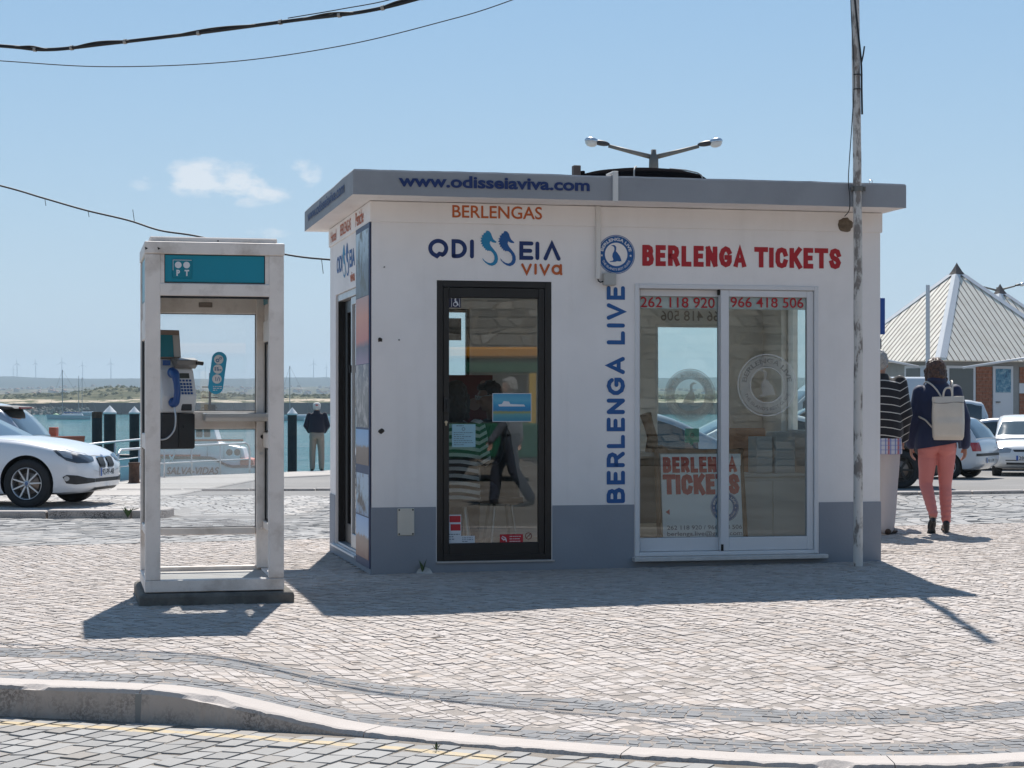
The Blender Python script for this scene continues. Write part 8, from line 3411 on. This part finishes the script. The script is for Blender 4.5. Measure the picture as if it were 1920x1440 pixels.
def street_lamp(label, loc, rz):
    o = thing('street_lamp', label, 'street lamp', loc, rz, 'double-armed street lamps')
    LM = mat('lamp_steel', (.20, .185, .165), .6, .4, var=.15, vscale=6)
    LD = mat('lamp_dark_cap', (.035, .035, .04), .5)
    LS = mat('lamp_silver', (.55, .58, .62), .25, .8)
    LB = mat('lamp_bowl', (.62, .63, .62), .12, spec=.6)
    MB().cyl((0, 0, -.6), (0, 0, 5.45), .095, .06, 16).build('post', LM, o)
    mb = MB()
    mb.lathe([(.062, 5.25), (.088, 5.30), (.085, 5.42), (.08, 5.60), (.05, 5.62), (.045, 5.70), (.001, 5.71)], n=16)
    mb.build('head_socket', LM, o)
    for sx in (-1, 1):
        MB().tube([(sx * .05, 0, 5.575), (sx * .45, 0, 5.675), (sx * .80, 0, 5.765)], [.045, .038, .032], 10).build('arm', LM, o)
        mb = MB()
        mb.M = Matrix.Translation((sx * .93, 0, 5.815)) @ Matrix.Rotation(-sx * R(9), 4, 'Y')
        mb.ell((0, 0, 0), (.16, .075, .050), 16, 8)
        mb.build('lamp_neck', LD, o)
        mb = MB()
        mb.M = Matrix.Translation((sx * 1.10, 0, 5.845)) @ Matrix.Rotation(-sx * R(9), 4, 'Y')
        mb.lathe([(.12, -.01), (.125, .01), (.105, .045), (.06, .065), (.001, .072)], n=20)
        lh = mb.build('lamp_hood', LS, o)
        mb = MB()
        mb.M = Matrix.Translation((sx * 1.10, 0, 5.833)) @ Matrix.Rotation(-sx * R(9), 4, 'Y')
        mb.lathe([(.115, 0), (.105, -.04), (.07, -.075), (.001, -.09)], n=20)
        mb.build('lamp_bowl', LB, lh)
    return o


lp = street_lamp('double-armed street lamp rising behind the roof of the kiosk', (2.50, 33.6, .05), R(2))
lp2 = dup(lp, None, (20.9, 82.0, .62), R(6), 'double-armed street lamp beyond the pavilions, its left arm over the second roof')

bs = thing('blue_sign', 'blue road sign on a post, its edge showing past the kiosk', 'sign', (4.02, 22.0, -.16), R(4))
MB().cyl((0, .04, 0), (0, .04, 2.75), .03, n=12).build('post', GALV, bs)
MB().box(-.29, .29, -.02, .01, 2.22, 2.64).build('plate', mat('sign_blue', (.01, .06, .26), .4), bs, bevel=.004)
MB().box(-.26, .25, -.018, .01, 2.05, 2.17).build('sub_plate', mat('sign_grey', (.16, .165, .17), .6), bs, bevel=.004)

# ================================================================== ACROSS THE ROAD, BEHIND THE VIEWPOINT (seen mirrored in the glass)
fw = thing('fortress_wall', 'tall old stone wall across the road, mirrored in the kiosk glass', 'wall', (4.0, -16.0, -.14), R(205.5))
FB = stone_mat('fortress_stone', (.09, .083, .075), (.40, .375, .34), .95, .6)
Q = rot_grid(-30, 30, 0, 9, 0.0, .40, .20, .30)
c = Q.mean(1)
Q = Q[(np.abs(c[:, 0]) < 28) & (c[:, 1] > 0) & (c[:, 1] < 8.6)]
V = stone_arrays(Q, None, lambda x, y: 0 * x, .03, .03, .03, .03, .08)
V2 = np.stack([V[..., 0], -V[..., 2], V[..., 1]], -1)
tn = tones(len(V2))
tn[:, 0] = np.clip(RNG.normal(.5, .34, len(V2)), 0, 1)
link('wall_stones', stone_mesh('wall_stones', V2, tn, FB), fw, kind='stuff')
mb = MB()
mb.box(-28, 28, 0, 1.2, 0, 8.6)
mb.build('wall_core', mat('old_mortar', (.24, .20, .16), .95, var=.2), fw)

tv = thing('tourist_train_carriage', 'green carriage with an orange roof stripe across the road, mirrored in the door glass', 'carriage', (4.9, -6.5, ROAD_Z), R(25.5))
GRN = mat('green_coach_paint', (.012, .12, .065), .4, coat=.4)
MB().box(-5, 5, -.95, .95, .42, 1.05).build('lower_body', GRN, tv, bevel=.04)
MB().box(-5, 5, -.9, .9, 1.95, 2.22).build('upper_body', GRN, tv, bevel=.03)
MB().box(-5.05, 5.05, -.98, .98, 2.221, 2.42).build('roof_stripe', mat('orange_coach_paint', (.62, .27, .03), .4), tv, bevel=.04)
for x in np.linspace(-4.9, 4.9, 6):
    MB().box(x - .06, x + .06, .82, .9, 1.051, 1.949).build('pillar', mat('yellow_coach_paint', (.62, .40, .06), .4), tv)
    MB().box(x - .06, x + .06, -.9, -.82, 1.051, 1.949).build('pillar', mat('yellow_coach_paint'), tv)
MB().box(-4.8, 4.8, -.02, .02, 1.06, 1.94).build('inner_screen', mat('mauve_screen', (.20, .17, .18), .6), tv)
for x in (-3.4, 3.4):
    for y in (-.8, .8):
        MB().lathe([(.001, -.1), (.30, -.1), (.34, -.05), (.34, .05), (.30, .1), (.001, .1)], (x, y, .34), 'y', 24).build('wheel', TYRE, tv)
simple_standing('person in a grey jacket striding along the road, mirrored in the door glass', (5.05, 3.6, ROAD_Z), R(115), SKIN, fabric('grey_blue_jacket', (.13, .14, .17), .8, .3), fabric('dark_jeans'), mat('grey_hair'), mat('dark_shoe'), 1.75, 'short', 'down', .28)

# ================================================================== AIR
hz = bpy.data.materials.new('sea_haze')
hz.use_nodes = True
t = NT(hz)
t.n.remove(t.bsdf)
vol = t.new('ShaderNodeVolumePrincipled')
vol.inputs['Color'].default_value = (.70, .87, 1.0, 1)
vol.inputs['Density'].default_value = 0.00017
vol.inputs['Anisotropy'].default_value = 0.0
t.link(vol.outputs[0], t.n.get('Material Output').inputs['Volume'])
mb = MB()
mb.box(-7000, 7000, -1500, 7500, -6.0, 170)
mb.build('haze', hz, None, kind='stuff')
